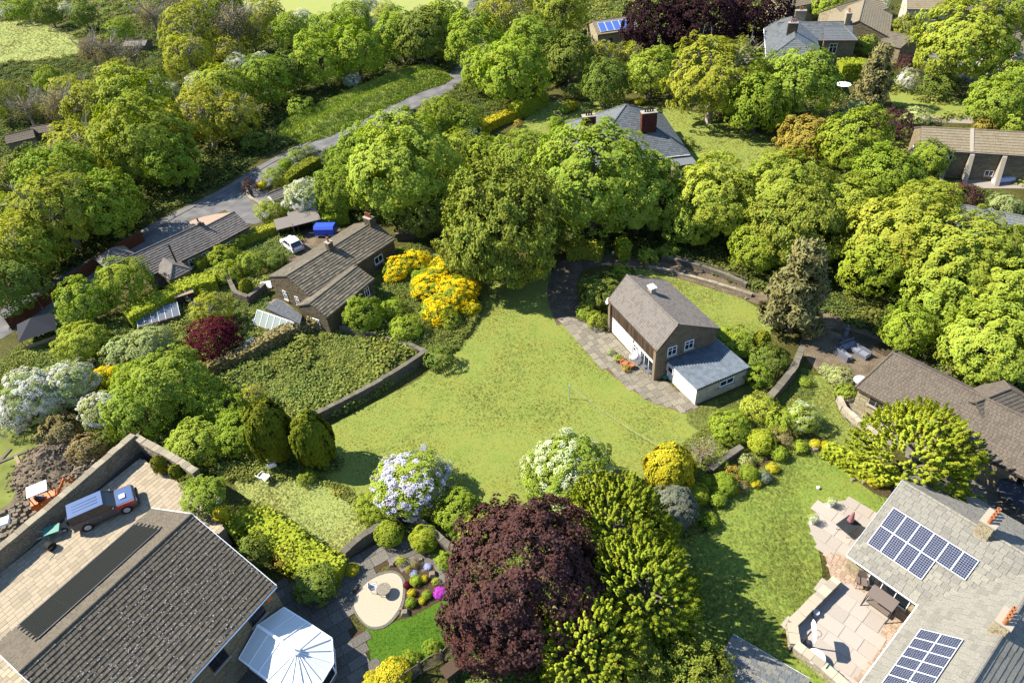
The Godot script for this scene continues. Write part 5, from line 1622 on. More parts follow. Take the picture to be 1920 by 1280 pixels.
func clad_front(a: Node3D) -> void:
	# white lower wall, dark timber planks above, brick piers at both ends, glazed doors
	var z := 4.2 - 0.35
	var mb := MB.new()
	mb.box2(Vector3(-4.85, 0, z), Vector3(4.85, 2.5, z + 0.09))
	var lower := put(mb.mesh(), "rendered_wall", mats["white_render"], a)
	lower.position.y = 0.0
	var unit := BoxMesh.new()
	unit.size = Vector3(0.19, 2.15, 0.05)
	var up := Node3D.new()
	up.name = "timber_cladding"
	a.add_child(up)
	for i in 47:
		var o := put(unit, "plank", mats[["dark_wood", "dark_wood_b", "dark_wood_c"][rng.randi() % 3]], up, Vector3(-4.75 + i * 0.2065, 3.55, z + 0.11 + rng.randf() * 0.03))
		o.rotation.z = rng.randf_range(-0.003, 0.003)
	mb = MB.new()
	for s in [-1, 1]:
		mb = MB.new()
		mb.box(Vector3(s * 5.06, 2.4, z + 0.12), Vector3(0.46, 4.75, 0.5))
		put(mb.mesh(), "brick_pier", mats["buff_brick"], a)
	window(a, Vector3(3.3, 1.15, z + 0.09), Vector3.BACK, 2.7, 2.1, "white_paint", 2, "", "patio_door")
	window(a, Vector3(1.0, 1.35, z + 0.09), Vector3.BACK, 1.1, 1.4, "white_paint", 1, "", "window")
	mb = MB.new()
	mb.tube(Vector3(0.35, 0, z + 0.16), Vector3(0.35, 2.4, z + 0.16), 0.05, 0.05, 8)
	put(mb.mesh(), "downpipe", mats["grey_wood"], a)
	# flue box on the rear slope
	mb = MB.new()
	mb.box(Vector3(-1.6, 7.2, 0.6), Vector3(0.75, 0.9, 0.6))
	var ch := put(mb.mesh(), "flue_box", mats["pale_stone"], a)
	mb = MB.new()
	mb.box(Vector3(-1.6, 7.72, 0.6), Vector3(0.95, 0.14, 0.8))
	mb.box(Vector3(-1.75, 7.86, 0.6), Vector3(0.24, 0.16, 0.3))
	put(mb.mesh(), "flue_cap", mats["white_paint"], ch)
	# satellite dish on the left corner
	mb = MB.new()
	mb.lathe(Vector3.ZERO, [Vector2(0, 0.02), Vector2(0.3, 0.05), Vector2(0.45, 0.14), Vector2(0.44, 0.16), Vector2(0.28, 0.07), Vector2(0, 0.04)], 16)
	mb.tube(Vector3(0, -0.3, 0), Vector3(0, 0.04, 0), 0.03, 0.03)
	mb.tube(Vector3(0.3, 0.05, 0), Vector3(0, 0.45, 0), 0.015, 0.015)
	var dish := put(mb.mesh(), "satellite_dish", mats["aluminium"], a, Vector3(-5.5, 4.3, z + 0.2))
	dish.rotation = Vector3(1.0, 0.4, 0.6)

func build_garage(g: Node3D) -> void:
	var hx := 2.86
	var hz := 3.4
	var h := 2.45
	var mb := MB.new()
	mb.extrude([Vector2(-hz, 0), Vector2(hz, 0), Vector2(hz, h), Vector2(-hz, h)], -hx, hx - 0.01)
	var w := put(mb.mesh(), "wall", mats["cream_render"], g)
	w.rotation.y = PI / 2
	mb = MB.new()
	mb.box2(Vector3(-hx, 0, hz), Vector3(hx, h - 0.05, hz + 0.06))
	put(mb.mesh(), "white_side_wall", mats["white_render"], g)
	mb = MB.new()
	mb.box(Vector3(0, h + 0.09, 0), Vector3(hx * 2 + 0.3, 0.1, hz * 2 + 0.4))
	var roof := put(mb.mesh(), "roof", mats["metal_roof"], g)
	var rib := BoxMesh.new()
	rib.size = Vector3(hx * 2 + 0.3, 0.11, 0.1)
	for i in 22:
		put(rib, "roof_rib", mats["metal_roof"], roof, Vector3(0, h + 0.17, -hz + 0.05 + i * (hz * 2 / 21.3)))
	mb = MB.new()
	mb.box(Vector3(hx + 0.17, h + 0.02, 0), Vector3(0.06, 0.18, hz * 2 + 0.42))
	put(mb.mesh(), "fascia", mats["black_paint"], g)
	window(g, Vector3(hx, 1.65, -0.6), Vector3.RIGHT, 1.9, 0.8, "white_paint", 1, "pale_stone")
	window(g, Vector3(-hx + 1.0, 1.6, hz + 0.06), Vector3.BACK, 1.15, 0.9, "white_paint", 0, "")
	window(g, Vector3(-hx + 0.25, 1.0, hz + 0.06), Vector3.BACK, 0.9, 2.0, "white_paint", 0, "", "door")
	mb = MB.new()
	mb.tube(Vector3(-hx + 0.5, 0.1, hz + 0.3), Vector3(-hx + 0.5, 0.4, hz + 0.3), 0.35, 0.3, 10)
	put(mb.mesh(), "water_butt", mats["green_plastic"], g)

func heating_mats(d: Node3D) -> void:
	var s := front_slope(5.7, 10.1, 7.97, 5.3, 0.7, -1.0)
	for i in 4:
		var o := Node3D.new()
		o.name = "heating_mat"
		d.add_child(o, true)
		o.transform = Transform3D(Basis(s[1], s[2], s[3]), s[0] + s[1] * (i * 2.63) + s[3] * 0.13)
		var mb := MB.new()
		var n := 22
		for k in n:
			mb.tube(Vector3(0.06 + k * 2.56 / n, 0.1, 0), Vector3(0.06 + k * 2.56 / n, 6.0, 0), 0.058, 0.058, 6)
		put(mb.mesh(), "rubber_tube", mats["solar_mat"], o)
		var bk := MB.new()
		bk.box(Vector3(1.3, 3.05, -0.06), Vector3(2.625, 6.2, 0.05))
		put(bk.mesh(), "backing_sheet", mats["solar_mat"], o)
		var hd := MB.new()
		for yy in [0.0, 6.1]: hd.tube(Vector3(-0.02, yy, 0.02), Vector3(2.6, yy, 0.02), 0.08, 0.08, 8)
		put(hd.mesh(), "header_pipe", mats["black_paint"], o)
		if i == 0 or i == 3:
			for k in 7:
				var tb := MB.new()
				tb.box(Vector3(-0.14 if i == 0 else 2.7, 0.3 + k * 0.93, 0.0), Vector3(0.3, 0.16, 0.06))
				put(tb.mesh(), "fixing_strap", mats["black_paint"], o)

# pale lichen spots scattered over the tiles
func lichen_specks(d: Node3D) -> void:
	rng.seed = 99
	var s := front_slope(5.7, 10.1, 7.97, 0.0, 0.0)
	var unit := MB.new()
	for i in 7: unit.tri(Vector3.ZERO, Vector3(cos(TAU * i / 7), sin(TAU * i / 7), 0) * (0.8 + 0.3 * (i % 2)), Vector3(cos(TAU * (i + 1) / 7), sin(TAU * (i + 1) / 7), 0) * (0.8 + 0.3 * ((i + 1) % 2)))
	var mm := MultiMesh.new()
	mm.transform_format = MultiMesh.TRANSFORM_3D
	mm.mesh = unit.mesh()
	mm.instance_count = 900
	for i in 900:
		var x := rng.randfn(-1.0, 4.2)
		x = clampf(x, -7.1, 7.1)
		var y := clampf(rng.randfn(4.0, 2.2), 0.3, 8.8)
		var k := rng.randf_range(0.014, 0.042)
		mm.set_instance_transform(i, Transform3D(Basis(s[1] * k * rng.randf_range(0.7, 2.0), s[2] * k, s[3] * k), s[0] + s[1] * x + s[2] * y + s[3] * 0.105))
	var o := MultiMeshInstance3D.new()
	o.multimesh = mm
	o.material_override = mat("pale_lichen", Color(0.36, 0.35, 0.32), 0.95)
	o.name = "lichen"
	d.add_child(o)
	o.set_meta("kind", "stuff")

func blue_panels(h: Node3D, s: Array) -> void:
	for i in 5:
		var o := Node3D.new()
		o.name = "solar_panel"
		h.add_child(o, true)
		o.transform = Transform3D(Basis(s[1], s[2], s[3]), s[0] + s[1] * (i + 0.5) * 1.78 + s[2] * 1.75 + s[3] * 0.18)
		var mb := MB.new()
		mb.box(Vector3.ZERO, Vector3(1.72, 3.3, 0.05))
		put(mb.mesh(), "frame", mats["aluminium"], o)
		mb = MB.new()
		mb.box(Vector3(0, 0, 0.03), Vector3(1.56, 3.14, 0.02))
		put(mb.mesh(), "cell", mats["blue_cell"], o)

func build_conservatory() -> void:
	var h := 2.5
	var base := at(545, 1215, h)
	base.y = 0
	var o := thing("conservatory", "white conservatory with fan-shaped glazed roof against the speckled roof house", "conservatory", base)
	var eave := []
	for q in [Vector2(532, 1139), Vector2(577, 1167), Vector2(622, 1197), Vector2(625, 1243), Vector2(603, 1279), Vector2(570, 1300), Vector2(520, 1290), Vector2(484, 1261), Vector2(448, 1234)]:
		eave.append(at(q.x, q.y, h) - base)
	var r0 := at(483, 1173, 3.7) - base
	var r1 := at(526, 1202, 3.7) - base
	var fin := at(556, 1222, 3.75) - base
	var m: StandardMaterial3D = mats["conservatory_roof"]
	# roof panes: two rectangular bays on each side, then a fan round the finial
	var left := [[eave[0], eave[0].lerp(eave[1], 0.52), 0.0, 0.5], [eave[0].lerp(eave[1], 0.52), eave[1], 0.5, 1.0]]
	for b in left: pane(o, [b[0], b[1], r0.lerp(r1, b[3]), r0.lerp(r1, b[2])], m)
	pane(o, [eave[1], eave[1].lerp(eave[2], 0.55), fin, r1], m)
	pane(o, [eave[7], r1, fin, eave[7].lerp(eave[6], 0.5)], m)
	pane(o, [eave[8].lerp(eave[7], 0.5), r0.lerp(r1, 0.5), r1, eave[7]], m)
	pane(o, [eave[8], r0, r0.lerp(r1, 0.5), eave[8].lerp(eave[7], 0.5)], m)
	var ring := [eave[1].lerp(eave[2], 0.55), eave[2], eave[2].lerp(eave[3], 0.5), eave[3], eave[3].lerp(eave[4], 0.5), eave[4], eave[4].lerp(eave[5], 0.5), eave[5], eave[5].lerp(eave[6], 0.5), eave[6], eave[7].lerp(eave[6], 0.5)]
	for i in ring.size() - 1: pane(o, [ring[i], ring[i + 1], fin], m)
	var bars := MB.new()
	for p in ring: bars.tube(p + Vector3.UP * 0.06, fin + Vector3.UP * 0.06, 0.035, 0.03, 6)
	for t in [0.0, 0.5, 1.0]:
		bars.tube(eave[0].lerp(eave[1], t) + Vector3.UP * 0.06, r0.lerp(r1, t) + Vector3.UP * 0.06, 0.035, 0.035, 6)
		bars.tube(eave[8].lerp(eave[7], t) + Vector3.UP * 0.06, r0.lerp(r1, t) + Vector3.UP * 0.06, 0.035, 0.035, 6)
	bars.tube(r0 + Vector3.UP * 0.1, fin + Vector3.UP * 0.1, 0.12, 0.12, 8)
	put(bars.mesh(), "glazing_bar", mats["white_paint"], o)
	var fb := MB.new()
	fb.lathe(fin, [Vector2(0, 0.0), Vector2(0.34, 0.05), Vector2(0.3, 0.2), Vector2(0.1, 0.28), Vector2(0.08, 0.5), Vector2(0, 0.62)], 12)
	put(fb.mesh(), "finial", mats["white_paint"], o)
	var posts := MB.new()
	var dwarf := MB.new()
	var glz := MB.new()
	for i in eave.size() - 1:
		var a: Vector3 = eave[i]
		var b: Vector3 = eave[i + 1]
		var k := 0.93
		var a0 := Vector3(a.x * k, 0, a.z * k)
		var b0 := Vector3(b.x * k, 0, b.z * k)
		posts.tube(Vector3(a0.x, 0.6, a0.z), Vector3(a0.x, h - 0.05, a0.z), 0.07, 0.07, 6)
		posts.tube(a + Vector3.UP * -0.02, b + Vector3.UP * -0.02, 0.08, 0.08, 6)
		posts.tube(a0 + Vector3.UP * 0.65, b0 + Vector3.UP * 0.65, 0.05, 0.05, 6)
		posts.tube(a0 + Vector3.UP * 1.95, b0 + Vector3.UP * 1.95, 0.035, 0.035, 6)
		dwarf.plate([a0, a0 + Vector3.UP * 0.6, b0 + Vector3.UP * 0.6, b0], 0.2)
		glz.plate([a0 + Vector3.UP * 0.68, a0 + Vector3.UP * 2.4, b0 + Vector3.UP * 2.4, b0 + Vector3.UP * 0.68], 0.02)
	put(posts.mesh(), "frame", mats["white_paint"], o)
	put(dwarf.mesh(), "dwarf_wall", mats["sandstone"], o)
	put(glz.mesh(), "side_glazing", glass(), o)

func pane(o: Node3D, p: Array, m: Material) -> void:
	var n: Vector3 = (p[1] - p[0]).cross(p[2] - p[0])
	if n.y < 0: p.reverse()
	var mb := MB.new()
	mb.plate(p, 0.03)
	put(mb.mesh(), "roof_pane", m, o)

func build_walls() -> void:
	stone_wall([Vector2(585, 798), Vector2(640, 770), Vector2(700, 738), Vector2(760, 702), Vector2(803, 672)], 1.35, 0.55, "drystone", "long drystone wall casting shade on the lower left of the big lawn")
	stone_wall([Vector2(803, 672), Vector2(775, 658), Vector2(735, 645), Vector2(690, 634), Vector2(640, 622)], 0.9, 0.5, "drystone", "drystone wall along the top of the bramble plot below the broom")
	lift = TERRACE
	stone_wall([Vector2(-140, 1190), Vector2(0, 1068), Vector2(70, 1008), Vector2(140, 948), Vector2(210, 886), Vector2(264, 838)], 1.9, 0.75, "wall_stone", "tall stone wall between the block driveway and the digger's plot", "stone_wall", true, 1)
	stone_wall([Vector2(264, 838), Vector2(300, 858), Vector2(340, 880), Vector2(378, 905)], 1.6, 0.7, "wall_stone", "short stone wall closing the top end of the block driveway")
	lift = 0.0
	stone_wall([Vector2(764, 968), Vector2(790, 990), Vector2(825, 1020), Vector2(862, 1052)], 1.2, 0.6, "drystone", "ragged drystone wall running down between the clipped bushes and purple tree")
	stone_wall([Vector2(764, 968), Vector2(720, 995), Vector2(680, 1022), Vector2(648, 1050)], 1.2, 0.6, "drystone", "drystone wall along the lower edge of the parched chair lawn")
	stone_wall([Vector2(1565, 1096), Vector2(1530, 1130), Vector2(1482, 1178), Vector2(1488, 1218), Vector2(1540, 1258), Vector2(1600, 1310)], 0.8, 0.75, "pale_wall_stone", "pale capped stone wall round the slab patio with the basketball hoop")
	stone_wall([Vector2(1330, 892), Vector2(1358, 870), Vector2(1388, 850)], 1.0, 0.6, "drystone", "mossy drystone wall behind the yellow domed shrubs")
	stone_wall([Vector2(1440, 760), Vector2(1462, 735), Vector2(1485, 705), Vector2(1500, 668)], 1.3, 0.7, "drystone", "crumbling drystone wall below the small dark conifer by the garage")
	stone_wall([Vector2(1210, 502), Vector2(1260, 512), Vector2(1320, 528), Vector2(1380, 546), Vector2(1410, 556)], 0.3, 0.45, "wall_stone", "low pale stone edging wall along the tree lane behind the house")
	stone_wall([Vector2(1240, 488), Vector2(1300, 502), Vector2(1360, 522), Vector2(1400, 540)], 0.7, 0.5, "drystone", "dark stone wall on the far side of the tree lane")
	stone_wall([Vector2(1572, 752), Vector2(1580, 772), Vector2(1610, 800), Vector2(1645, 825)], 0.7, 0.5, "pale_wall_stone", "low garden wall curving below the brown bungalow's gable")
	stone_wall([Vector2(830, 440), Vector2(790, 446), Vector2(745, 452)], 1.3, 0.6, "drystone", "drystone wall behind the cottage's far gable")
	stone_wall([Vector2(430, 528), Vector2(445, 560), Vector2(470, 570), Vector2(500, 545)], 1.2, 0.6, "drystone", "curved garden wall at the cottage's front corner")
	stone_wall([Vector2(735, 246), Vector2(770, 232), Vector2(768, 205)], 1.0, 0.6, "drystone", "stone wall at the lay-by on the lane road")
	stone_wall([Vector2(455, 345), Vector2(470, 375), Vector2(500, 392)], 0.5, 0.5, "wall_stone", "low stone wall round the planted corner of the junction")
	# board fence on the left, board by board
	rng.seed = 17
	var line := world_line([Vector2(22, 618), Vector2(80, 578), Vector2(140, 536), Vector2(200, 492), Vector2(272, 452)], 1)
	var f := thing("board_fence", "long reddish brown board fence between the wood and the bungalow garden", "fence", line[0])
	var unit := BoxMesh.new()
	unit.size = Vector3(0.27, 1.9, 0.04)
	var k := 0
	for i in line.size() - 1:
		var d: Vector3 = (line[i + 1] - line[i]).normalized()
		var len: float = line[i].distance_to(line[i + 1])
		var bs := Basis(d, Vector3.UP, d.cross(Vector3.UP))
		var t := 0.15
		while t < len:
			var o := put(unit, "board", mats["fence_wood"], f)
			o.transform = Transform3D(bs, line[i] - line[0] + d * t + Vector3.UP * (0.95 + rng.randf() * 0.03))
			t += 0.29
			k += 1
		var pm := MB.new()
		pm.box(line[i] - line[0] + Vector3.UP * 1.05 + bs.z * 0.09, Vector3(0.14, 2.1, 0.12), bs)
		put(pm.mesh(), "post", mats["fence_wood"], f)
	# post and rail fence along the lane
	var fl := world_line([Vector2(1262, 490), Vector2(1330, 508), Vector2(1395, 532)], 1)
	var rf := thing("rail_fence", "weathered post and rail fence beside the lane under the bright sycamores", "fence", fl[0])
	for i in fl.size() - 1:
		var d: Vector3 = (fl[i + 1] - fl[i]).normalized()
		for y in [0.5, 1.0]:
			var rb := MB.new()
			rb.box((fl[i] + fl[i + 1]) / 2 - fl[0] + Vector3.UP * y, Vector3(fl[i].distance_to(fl[i + 1]), 0.12, 0.06), Basis(d, Vector3.UP, d.cross(Vector3.UP)))
			put(rb.mesh(), "rail", mats["grey_wood"], rf)
		for j in 4:
			var pb := MB.new()
			pb.box(fl[i].lerp(fl[i + 1], j / 3.0) - fl[0] + Vector3.UP * 0.6, Vector3(0.14, 1.2, 0.1), Basis(d, Vector3.UP, d.cross(Vector3.UP)))
			put(pb.mesh(), "post", mats["grey_wood"], rf)
	# lattice fence at the bottom
	var lt := world_line([Vector2(742, 1300), Vector2(790, 1262), Vector2(832, 1240), Vector2(880, 1200)], 1)
	var lf := thing("trellis_fence", "curved-top wooden trellis fence below the little lawn", "fence", lt[0])
	for i in lt.size() - 1:
		var d: Vector3 = (lt[i + 1] - lt[i]).normalized()
		var len: float = lt[i].distance_to(lt[i + 1])
		var s: Vector3 = lt[i] - lt[0]
		var pm := MB.new()
		pm.box(s + Vector3.UP * 1.0, Vector3(0.14, 2.0, 0.14), Basis(d, Vector3.UP, d.cross(Vector3.UP)))
		put(pm.mesh(), "post", mats["grey_wood"], lf)
		var lm := MB.new()
		var n := int(len / 0.16)
		for j in n:
			var x0 := j * len / n
			for sg in [-1.0, 1.0]:
				var a := s + d * x0 + Vector3.UP * (0.15 if sg > 0 else 1.5)
				var b := s + d * minf(len, x0 + 1.0) + Vector3.UP * (1.5 if sg > 0 else 0.15)
				lm.tube(a, b, 0.018, 0.018, 4, false)
		put(lm.mesh(), "lattice", mats["grey_wood"], lf).set_meta("kind", "stuff")
		var tm := MB.new()
		for j in 6:
			tm.tube(s + d * (len * j / 6.0) + Vector3.UP * (1.55 + 0.3 * sin(PI * (j / 6.0))), s + d * (len * (j + 1) / 6.0) + Vector3.UP * (1.55 + 0.3 * sin(PI * ((j + 1) / 6.0))), 0.05, 0.05, 6)
		tm.tube(s + Vector3.UP * 0.15, s + d * len + Vector3.UP * 0.15, 0.04, 0.04, 6)
		put(tm.mesh(), "rail", mats["grey_wood"], lf)
	# hedges
	grp = ""
	hedge([Vector2(246, 612), Vector2(300, 585), Vector2(355, 556), Vector2(412, 540)], 3.0, 2.3, "gold_leaf", "broad clipped bright green hedge ending by the telegraph pole")
	hedge([Vector2(368, 508), Vector2(420, 478), Vector2(480, 450), Vector2(545, 428)], 1.9, 1.6, "olive_leaf", "long trimmed hedge between the grey bungalow and the cottage drive")
	hedge([Vector2(898, 252), Vector2(935, 232), Vector2(962, 222)], 2.6, 1.8, "yellow_leaf", "golden clipped hedge low end beside the slate house lawn")
	hedge([Vector2(962, 224), Vector2(990, 210), Vector2(1022, 196)], 2.6, 2.8, "gold_leaf", "tall golden-topped hedge at the corner of the slate house lawn")
	hedge([Vector2(536, 352), Vector2(566, 330), Vector2(596, 312)], 2.6, 2.0, "yew_leaf", "clipped olive-gold hedge in the garden by the road junction")
	hedge([Vector2(1062, 482), Vector2(1095, 480), Vector2(1130, 484)], 2.4, 2.2, "olive_leaf", "trimmed hedge by the drive entrance under the big sycamore")
	hedge([Vector2(1157, 484), Vector2(1178, 480)], 2.2, 2.8, "gold_leaf", "square golden hedge block beside the lane entrance")
	hedge([Vector2(590, 425), Vector2(625, 418), Vector2(655, 412)], 3.0, 1.8, "green_leaf", "green hedge behind the blue covered trailer")
	hedge([Vector2(1568, 152), Vector2(1600, 150), Vector2(1622, 152)], 4.0, 4.0, "gold_leaf", "high clipped hedge below the tall bay block")
	hedge([Vector2(395, 700), Vector2(450, 680), Vector2(510, 648), Vector2(560, 626), Vector2(610, 612)], 1.8, 1.7, "brown_leaf", "unkempt reddish brown hedge along the bramble plot by the cottage", "brown_hedge", 0.3, 0.4)
	hedge([Vector2(1545, 848), Vector2(1600, 880), Vector2(1655, 908)], 1.6, 1.3, "gold_leaf", "low loose hedge under the round golden maple", "low_hedge", 0.28, 0.25)
	hedge([Vector2(1700, 355), Vector2(1760, 362), Vector2(1800, 368)], 2.0, 1.6, "gold_leaf", "yellow-green hedge in front of the buttressed barn")
	hedge([Vector2(430, 1010), Vector2(470, 985), Vector2(520, 1010), Vector2(580, 1060), Vector2(640, 1090)], 3.0, 1.7, "gold_leaf", "rambling lime-green hedge curving round the parched chair lawn", "lime_hedge", 0.24, 0.5)

func build_plants() -> void:
	# --- the wood beyond the road
	grp = "trees in the wood beyond the road"
	plant("dark", 92, 26, 25, "dark green tree at the top left behind the hay field")
	plant("shrub", 45, 18, 31, "mid green tree at the far corner of the hay field")
	plant("hawthorn", 14, 20, 15, "white hawthorn at the very top left corner")
	plant("hawthorn", 122, 20, 14, "white blossoming hawthorn beside the dark tree above the hay field")
	plant("dark", 158, 32, 25, "dark bushy tree at the hay field's upper end")
	plant("bare", 172, 98, 36, "leafless brown thicket at the right end of the hay field")
	plant("bare", 205, 98, 38, "second brown thicket, next to the wood shed track")
	plant("bare", 246, 105, 34, "twiggy tree with rusty haze in front of the wood shed")
	plant("bare", 285, 34, 38, "bare tree with dark forked limbs above the wood shed")
	plant("green", 226, 58, 25, "leafy green tree left of the wood shed")
	plant("hawthorn", 300, 44, 15, "white hawthorn beneath the bare forked tree")
	plant("olive", 362, 62, 56, "round yellow-green tree in the middle of the upper wood")
	plant("bare", 440, 48, 53, "large bare brownish tree right of the round yellow-green one")
	plant("olive", 355, 108, 46, "thin olive tree below the round yellow-green one")
	plant("bare", 330, 12, 29, "bare tree at the field edge above the wood")
	plant("green", 416, 8, 38, "green tree crowning the upper field edge")
	plant("olive", 500, 30, 33, "sparse tree with tall trunks at the far field's left end")
	plant("thorn", 566, 42, 23, "pale hawthorn below the far field")
	plant("hawthorn", 608, 56, 15, "small white hawthorn at the wood's upper edge")
	plant("green", 545, 59, 35, "rounded green tree just under the pale hawthorn")
	plant("green", 92, 152, 26, "soft green tree on the near edge of the hay field")
	plant("olive", 8, 192, 38, "olive tree at the left end of the hay field")
	plant("bare", 48, 205, 34, "dark trunked bare tree above the two brown huts")
	plant("olive", 136, 182, 40, "yellow-olive tree at the bottom of the hay field")
	plant("olive", 224, 152, 38, "second yellow-olive tree, beside the white hawthorns")
	plant("bare", 112, 200, 46, "greyish half bare tree above the pale pinkish roof")
	plant("olive", 180, 205, 53, "thinly leaved olive tree in the wood's left half")
	plant("bright", 260, 190, 64, "bright domed tree in the middle of the wood")
	plant("thorn", 294, 156, 19, "greyish white hawthorn behind the bright domed tree")
	plant("hawthorn", 318, 172, 17, "small white hawthorn right of the bright domed tree")
	plant("hawthorn", 374, 158, 23, "spreading white hawthorn in the wood's clearing")
	plant("hawthorn", 446, 125, 23, "largest snow-white hawthorn in the wood")
	plant("thorn", 490, 117, 20, "greyish hawthorn to the right of the snow-white one")
	plant("hawthorn", 434, 71, 13, "little white hawthorn under the large bare tree")
	plant("bright", 414, 182, 56, "bright round-topped tree in front of the white hawthorns")
	plant("olive", 384, 222, 58, "olive brown tree left of the bank")
	plant("bright", 272, 268, 82, "biggest bright green tree above the road's shaded bend")
	plant("green", 318, 308, 54, "yellowish green tree leaning over the road's bend")
	plant("olive", 152, 290, 58, "yellow-olive tree near the pale roofed cottage")
	plant("olive", 208, 258, 43, "thin yellow tree beside the biggest bright tree")
	plant("dark", 70, 330, 51, "dark tree beside the orange bush under the huts")
	plant("green", 120, 346, 71, "dense green tree behind the brown fence's upper woods")
	plant("olive", 112, 400, 78, "wide feathery olive tree nearest the brown fence")
	plant("bright", 24, 418, 49, "yellow crowned tree at the left edge of the wood")
	plant("green", 200, 390, 64, "shaded green tree between the fence and road bend")
	plant("olive", 438, 227, 49, "dark olive tree at the left end of the double bank")
	plant("green", 500, 155, 49, "green tree with layered crown above the bank")
	plant("dark", 545, 139, 40, "dark green tree directly above the bank")
	plant("green", 600, 115, 52, "broad green tree over the bank's middle")
	plant("green", 622, 71, 46, "green tree behind the broad one over the bank")
	plant("olive", 430, 99, 29, "light olive tree below the little white hawthorn")
	plant("olive", 470, 65, 33, "small olive green tree left of the rounded green tree")
	plant("lush", 566, 201, 25, "leafy bush at the foot of the bank's left end")
	plant("olive", 30, 470, 66, "open olive tree over the brown fence's left end")
	plant("dark", 20, 540, 56, "dark shaded tree left of the fence's lower end")
	plant("green", 60, 480, 53, "green tree against the brown fence")
	plant("orange", 14, 330, 36, "rusty orange bush below the brown huts")
	plant("darkshrub", 60, 290, 27, "dark bush in front of the smaller brown hut")
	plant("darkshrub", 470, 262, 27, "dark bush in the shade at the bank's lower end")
	plant("green", 660, 44, 38, "green tree right of the small white hawthorns at the top")
	plant("hawthorn", 684, 10, 23, "white hawthorn in the far field")
	plant("thorn", 690, 52, 19, "pale hawthorn beside the stone field hut")
	plant("olive", 726, 28, 23, "small olive tree standing alone in the far field")
	plant("green", 668, 99, 54, "large green tree over the bank left of the olive one")
	plant("green", 752, 67, 47, "olive green tree behind the bank's upper half")
	plant("dark", 796, 72, 49, "darker tree at the bank's upper end")
	plant("green", 838, 32, 33, "green tree left of the white van's road")
	plant("hawthorn", 660, 151, 17, "white hawthorn at the back of the bank")
	plant("bright", 820, 38, 31, "brighter tree just below the far field's right end")
	# --- between the road and the slate house
	grp = "trees between the road and the slate pyramid house"
	plant("green", 892, 78, 55, "large green tree over the road's upper bend")
	plant("olive", 944, 40, 53, "golden olive tree below the white van")
	plant("bright", 1052, 22, 50, "bright tree at the top, right of the road")
	plant("fresh", 992, 88, 53, "fresh green tree left of the solar barn house")
	plant("green", 958, 140, 64, "largest dense tree behind the golden hedge")
	plant("green", 908, 132, 44, "green tree leaning on the road's inner bend")
	plant("dark", 1068, 112, 48, "grey-green dark tree left of the solar barn house")
	plant("olive", 1136, 112, 36, "open olive tree below the solar barn house")
	plant("dark", 1134, 158, 44, "layered dark tree on the slate house lawn's edge")
	plant("fresh", 1222, 138, 46, "upright chestnut right of the layered dark tree")
	plant("olive", 1182, 112, 31, "small olive tree under the copper beeches")
	plant("green", 828, 220, 38, "green tree beside the lay-by")
	plant("green", 872, 226, 32, "bushy tree right of the lay-by")
	plant("dark", 806, 250, 26, "dark low tree overhanging the lay-by wall")
	plant("pale", 880, 248, 23, "greyish bush at the low golden hedge's end")
	plant("darkshrub", 1078, 172, 19, "dark round bush on the left of the slate house lawn")
	plant("darkshrub", 1290, 268, 15, "dark round bush on the slate house lawn's right")
	plant("dome", 1042, 232, 15, "clipped round bush beside the golden hedge")
	plant("yellow", 1070, 198, 13, "golden bush in the round lawn bed")
	plant("dome", 1058, 205, 10, "green cushion in the round lawn bed")
	plant("yellow", 1199, 190, 9, "yellow bush behind the slate pyramid's apex")
	plant("orange", 972, 232, 9, "orange bush at the golden hedge corner")
	plant("green", 1268, 108, 26, "green tree left under the copper beeches")
	# --- the row of sycamores
	grp = "big trees in the row above the drive"
	plant("green", 698, 282, 54, "mid green tree at the left end of the sycamore row")
	plant("fresh", 758, 322, 103, "huge sycamore left of the weeping tree")
	plant("bright", 855, 290, 44, "yellowish sycamore rising behind the huge left one")
	plant("green", 905, 296, 40, "grey-green tree between the two huge sycamores")
	plant("fresh", 978, 296, 54, "tall sycamore before the slate house hedge")
	plant("fresh", 1112, 344, 112, "huge sycamore right of the weeping tree")
	plant("fresh", 1196, 366, 81, "shaded half of the sycamore row before the slate house")
	plant("willow", 944, 430, 106, "big feathery weeping tree at the head of the lawn", 1.1)
	plant("willow", 890, 470, 60, "smaller weeping tree beside the yellow broom", 1.1)
	plant("green", 640, 360, 48, "dark leafy tree over the cottage's blue trailer")
	plant("green", 660, 300, 44, "tree above the white blossoming garden bush")
	plant("bare", 1252, 395, 40, "grey bare tree between the two sycamore groups")
	plant("dark", 1020, 440, 44, "dark tree tucked behind the weeping tree's right side")
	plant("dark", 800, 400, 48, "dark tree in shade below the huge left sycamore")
	# --- top right
	grp = "copper beeches at the top"
	plant("beech", 1232, 50, 66, "leftmost copper beech, beside the solar barn house")
	plant("beech", 1318, 46, 72, "middle copper beech of the dark purple three")
	plant("beech", 1420, 30, 60, "right copper beech, next to the slate mansion")
	grp = "trees round the far houses"
	plant("olive", 1338, 150, 80, "very broad olive-green tree below the copper beeches")
	plant("green", 1400, 150, 57, "olive tree's darker right shoulder below the mansion")
	plant("green", 1420, 196, 58, "tree between the broad olive one and the chestnut")
	plant("fresh", 1494, 162, 68, "bright chestnut in front of the slate mansion")
	plant("pine", 1640, 150, 42, "dark brownish conifer below the barn's lean-to")
	plant("bright", 1806, 82, 84, "great solitary sycamore at the top right")
	plant("hawthorn", 1704, 150, 20, "white blossoming bush beside the dark conifer")
	plant("darkshrub", 1760, 160, 34, "dark rounded bushes under the great sycamore")
	plant("fresh", 1870, 190, 51, "bright tree below the car park")
	plant("green", 1906, 160, 44, "green tree at the right edge below the white gabled house")
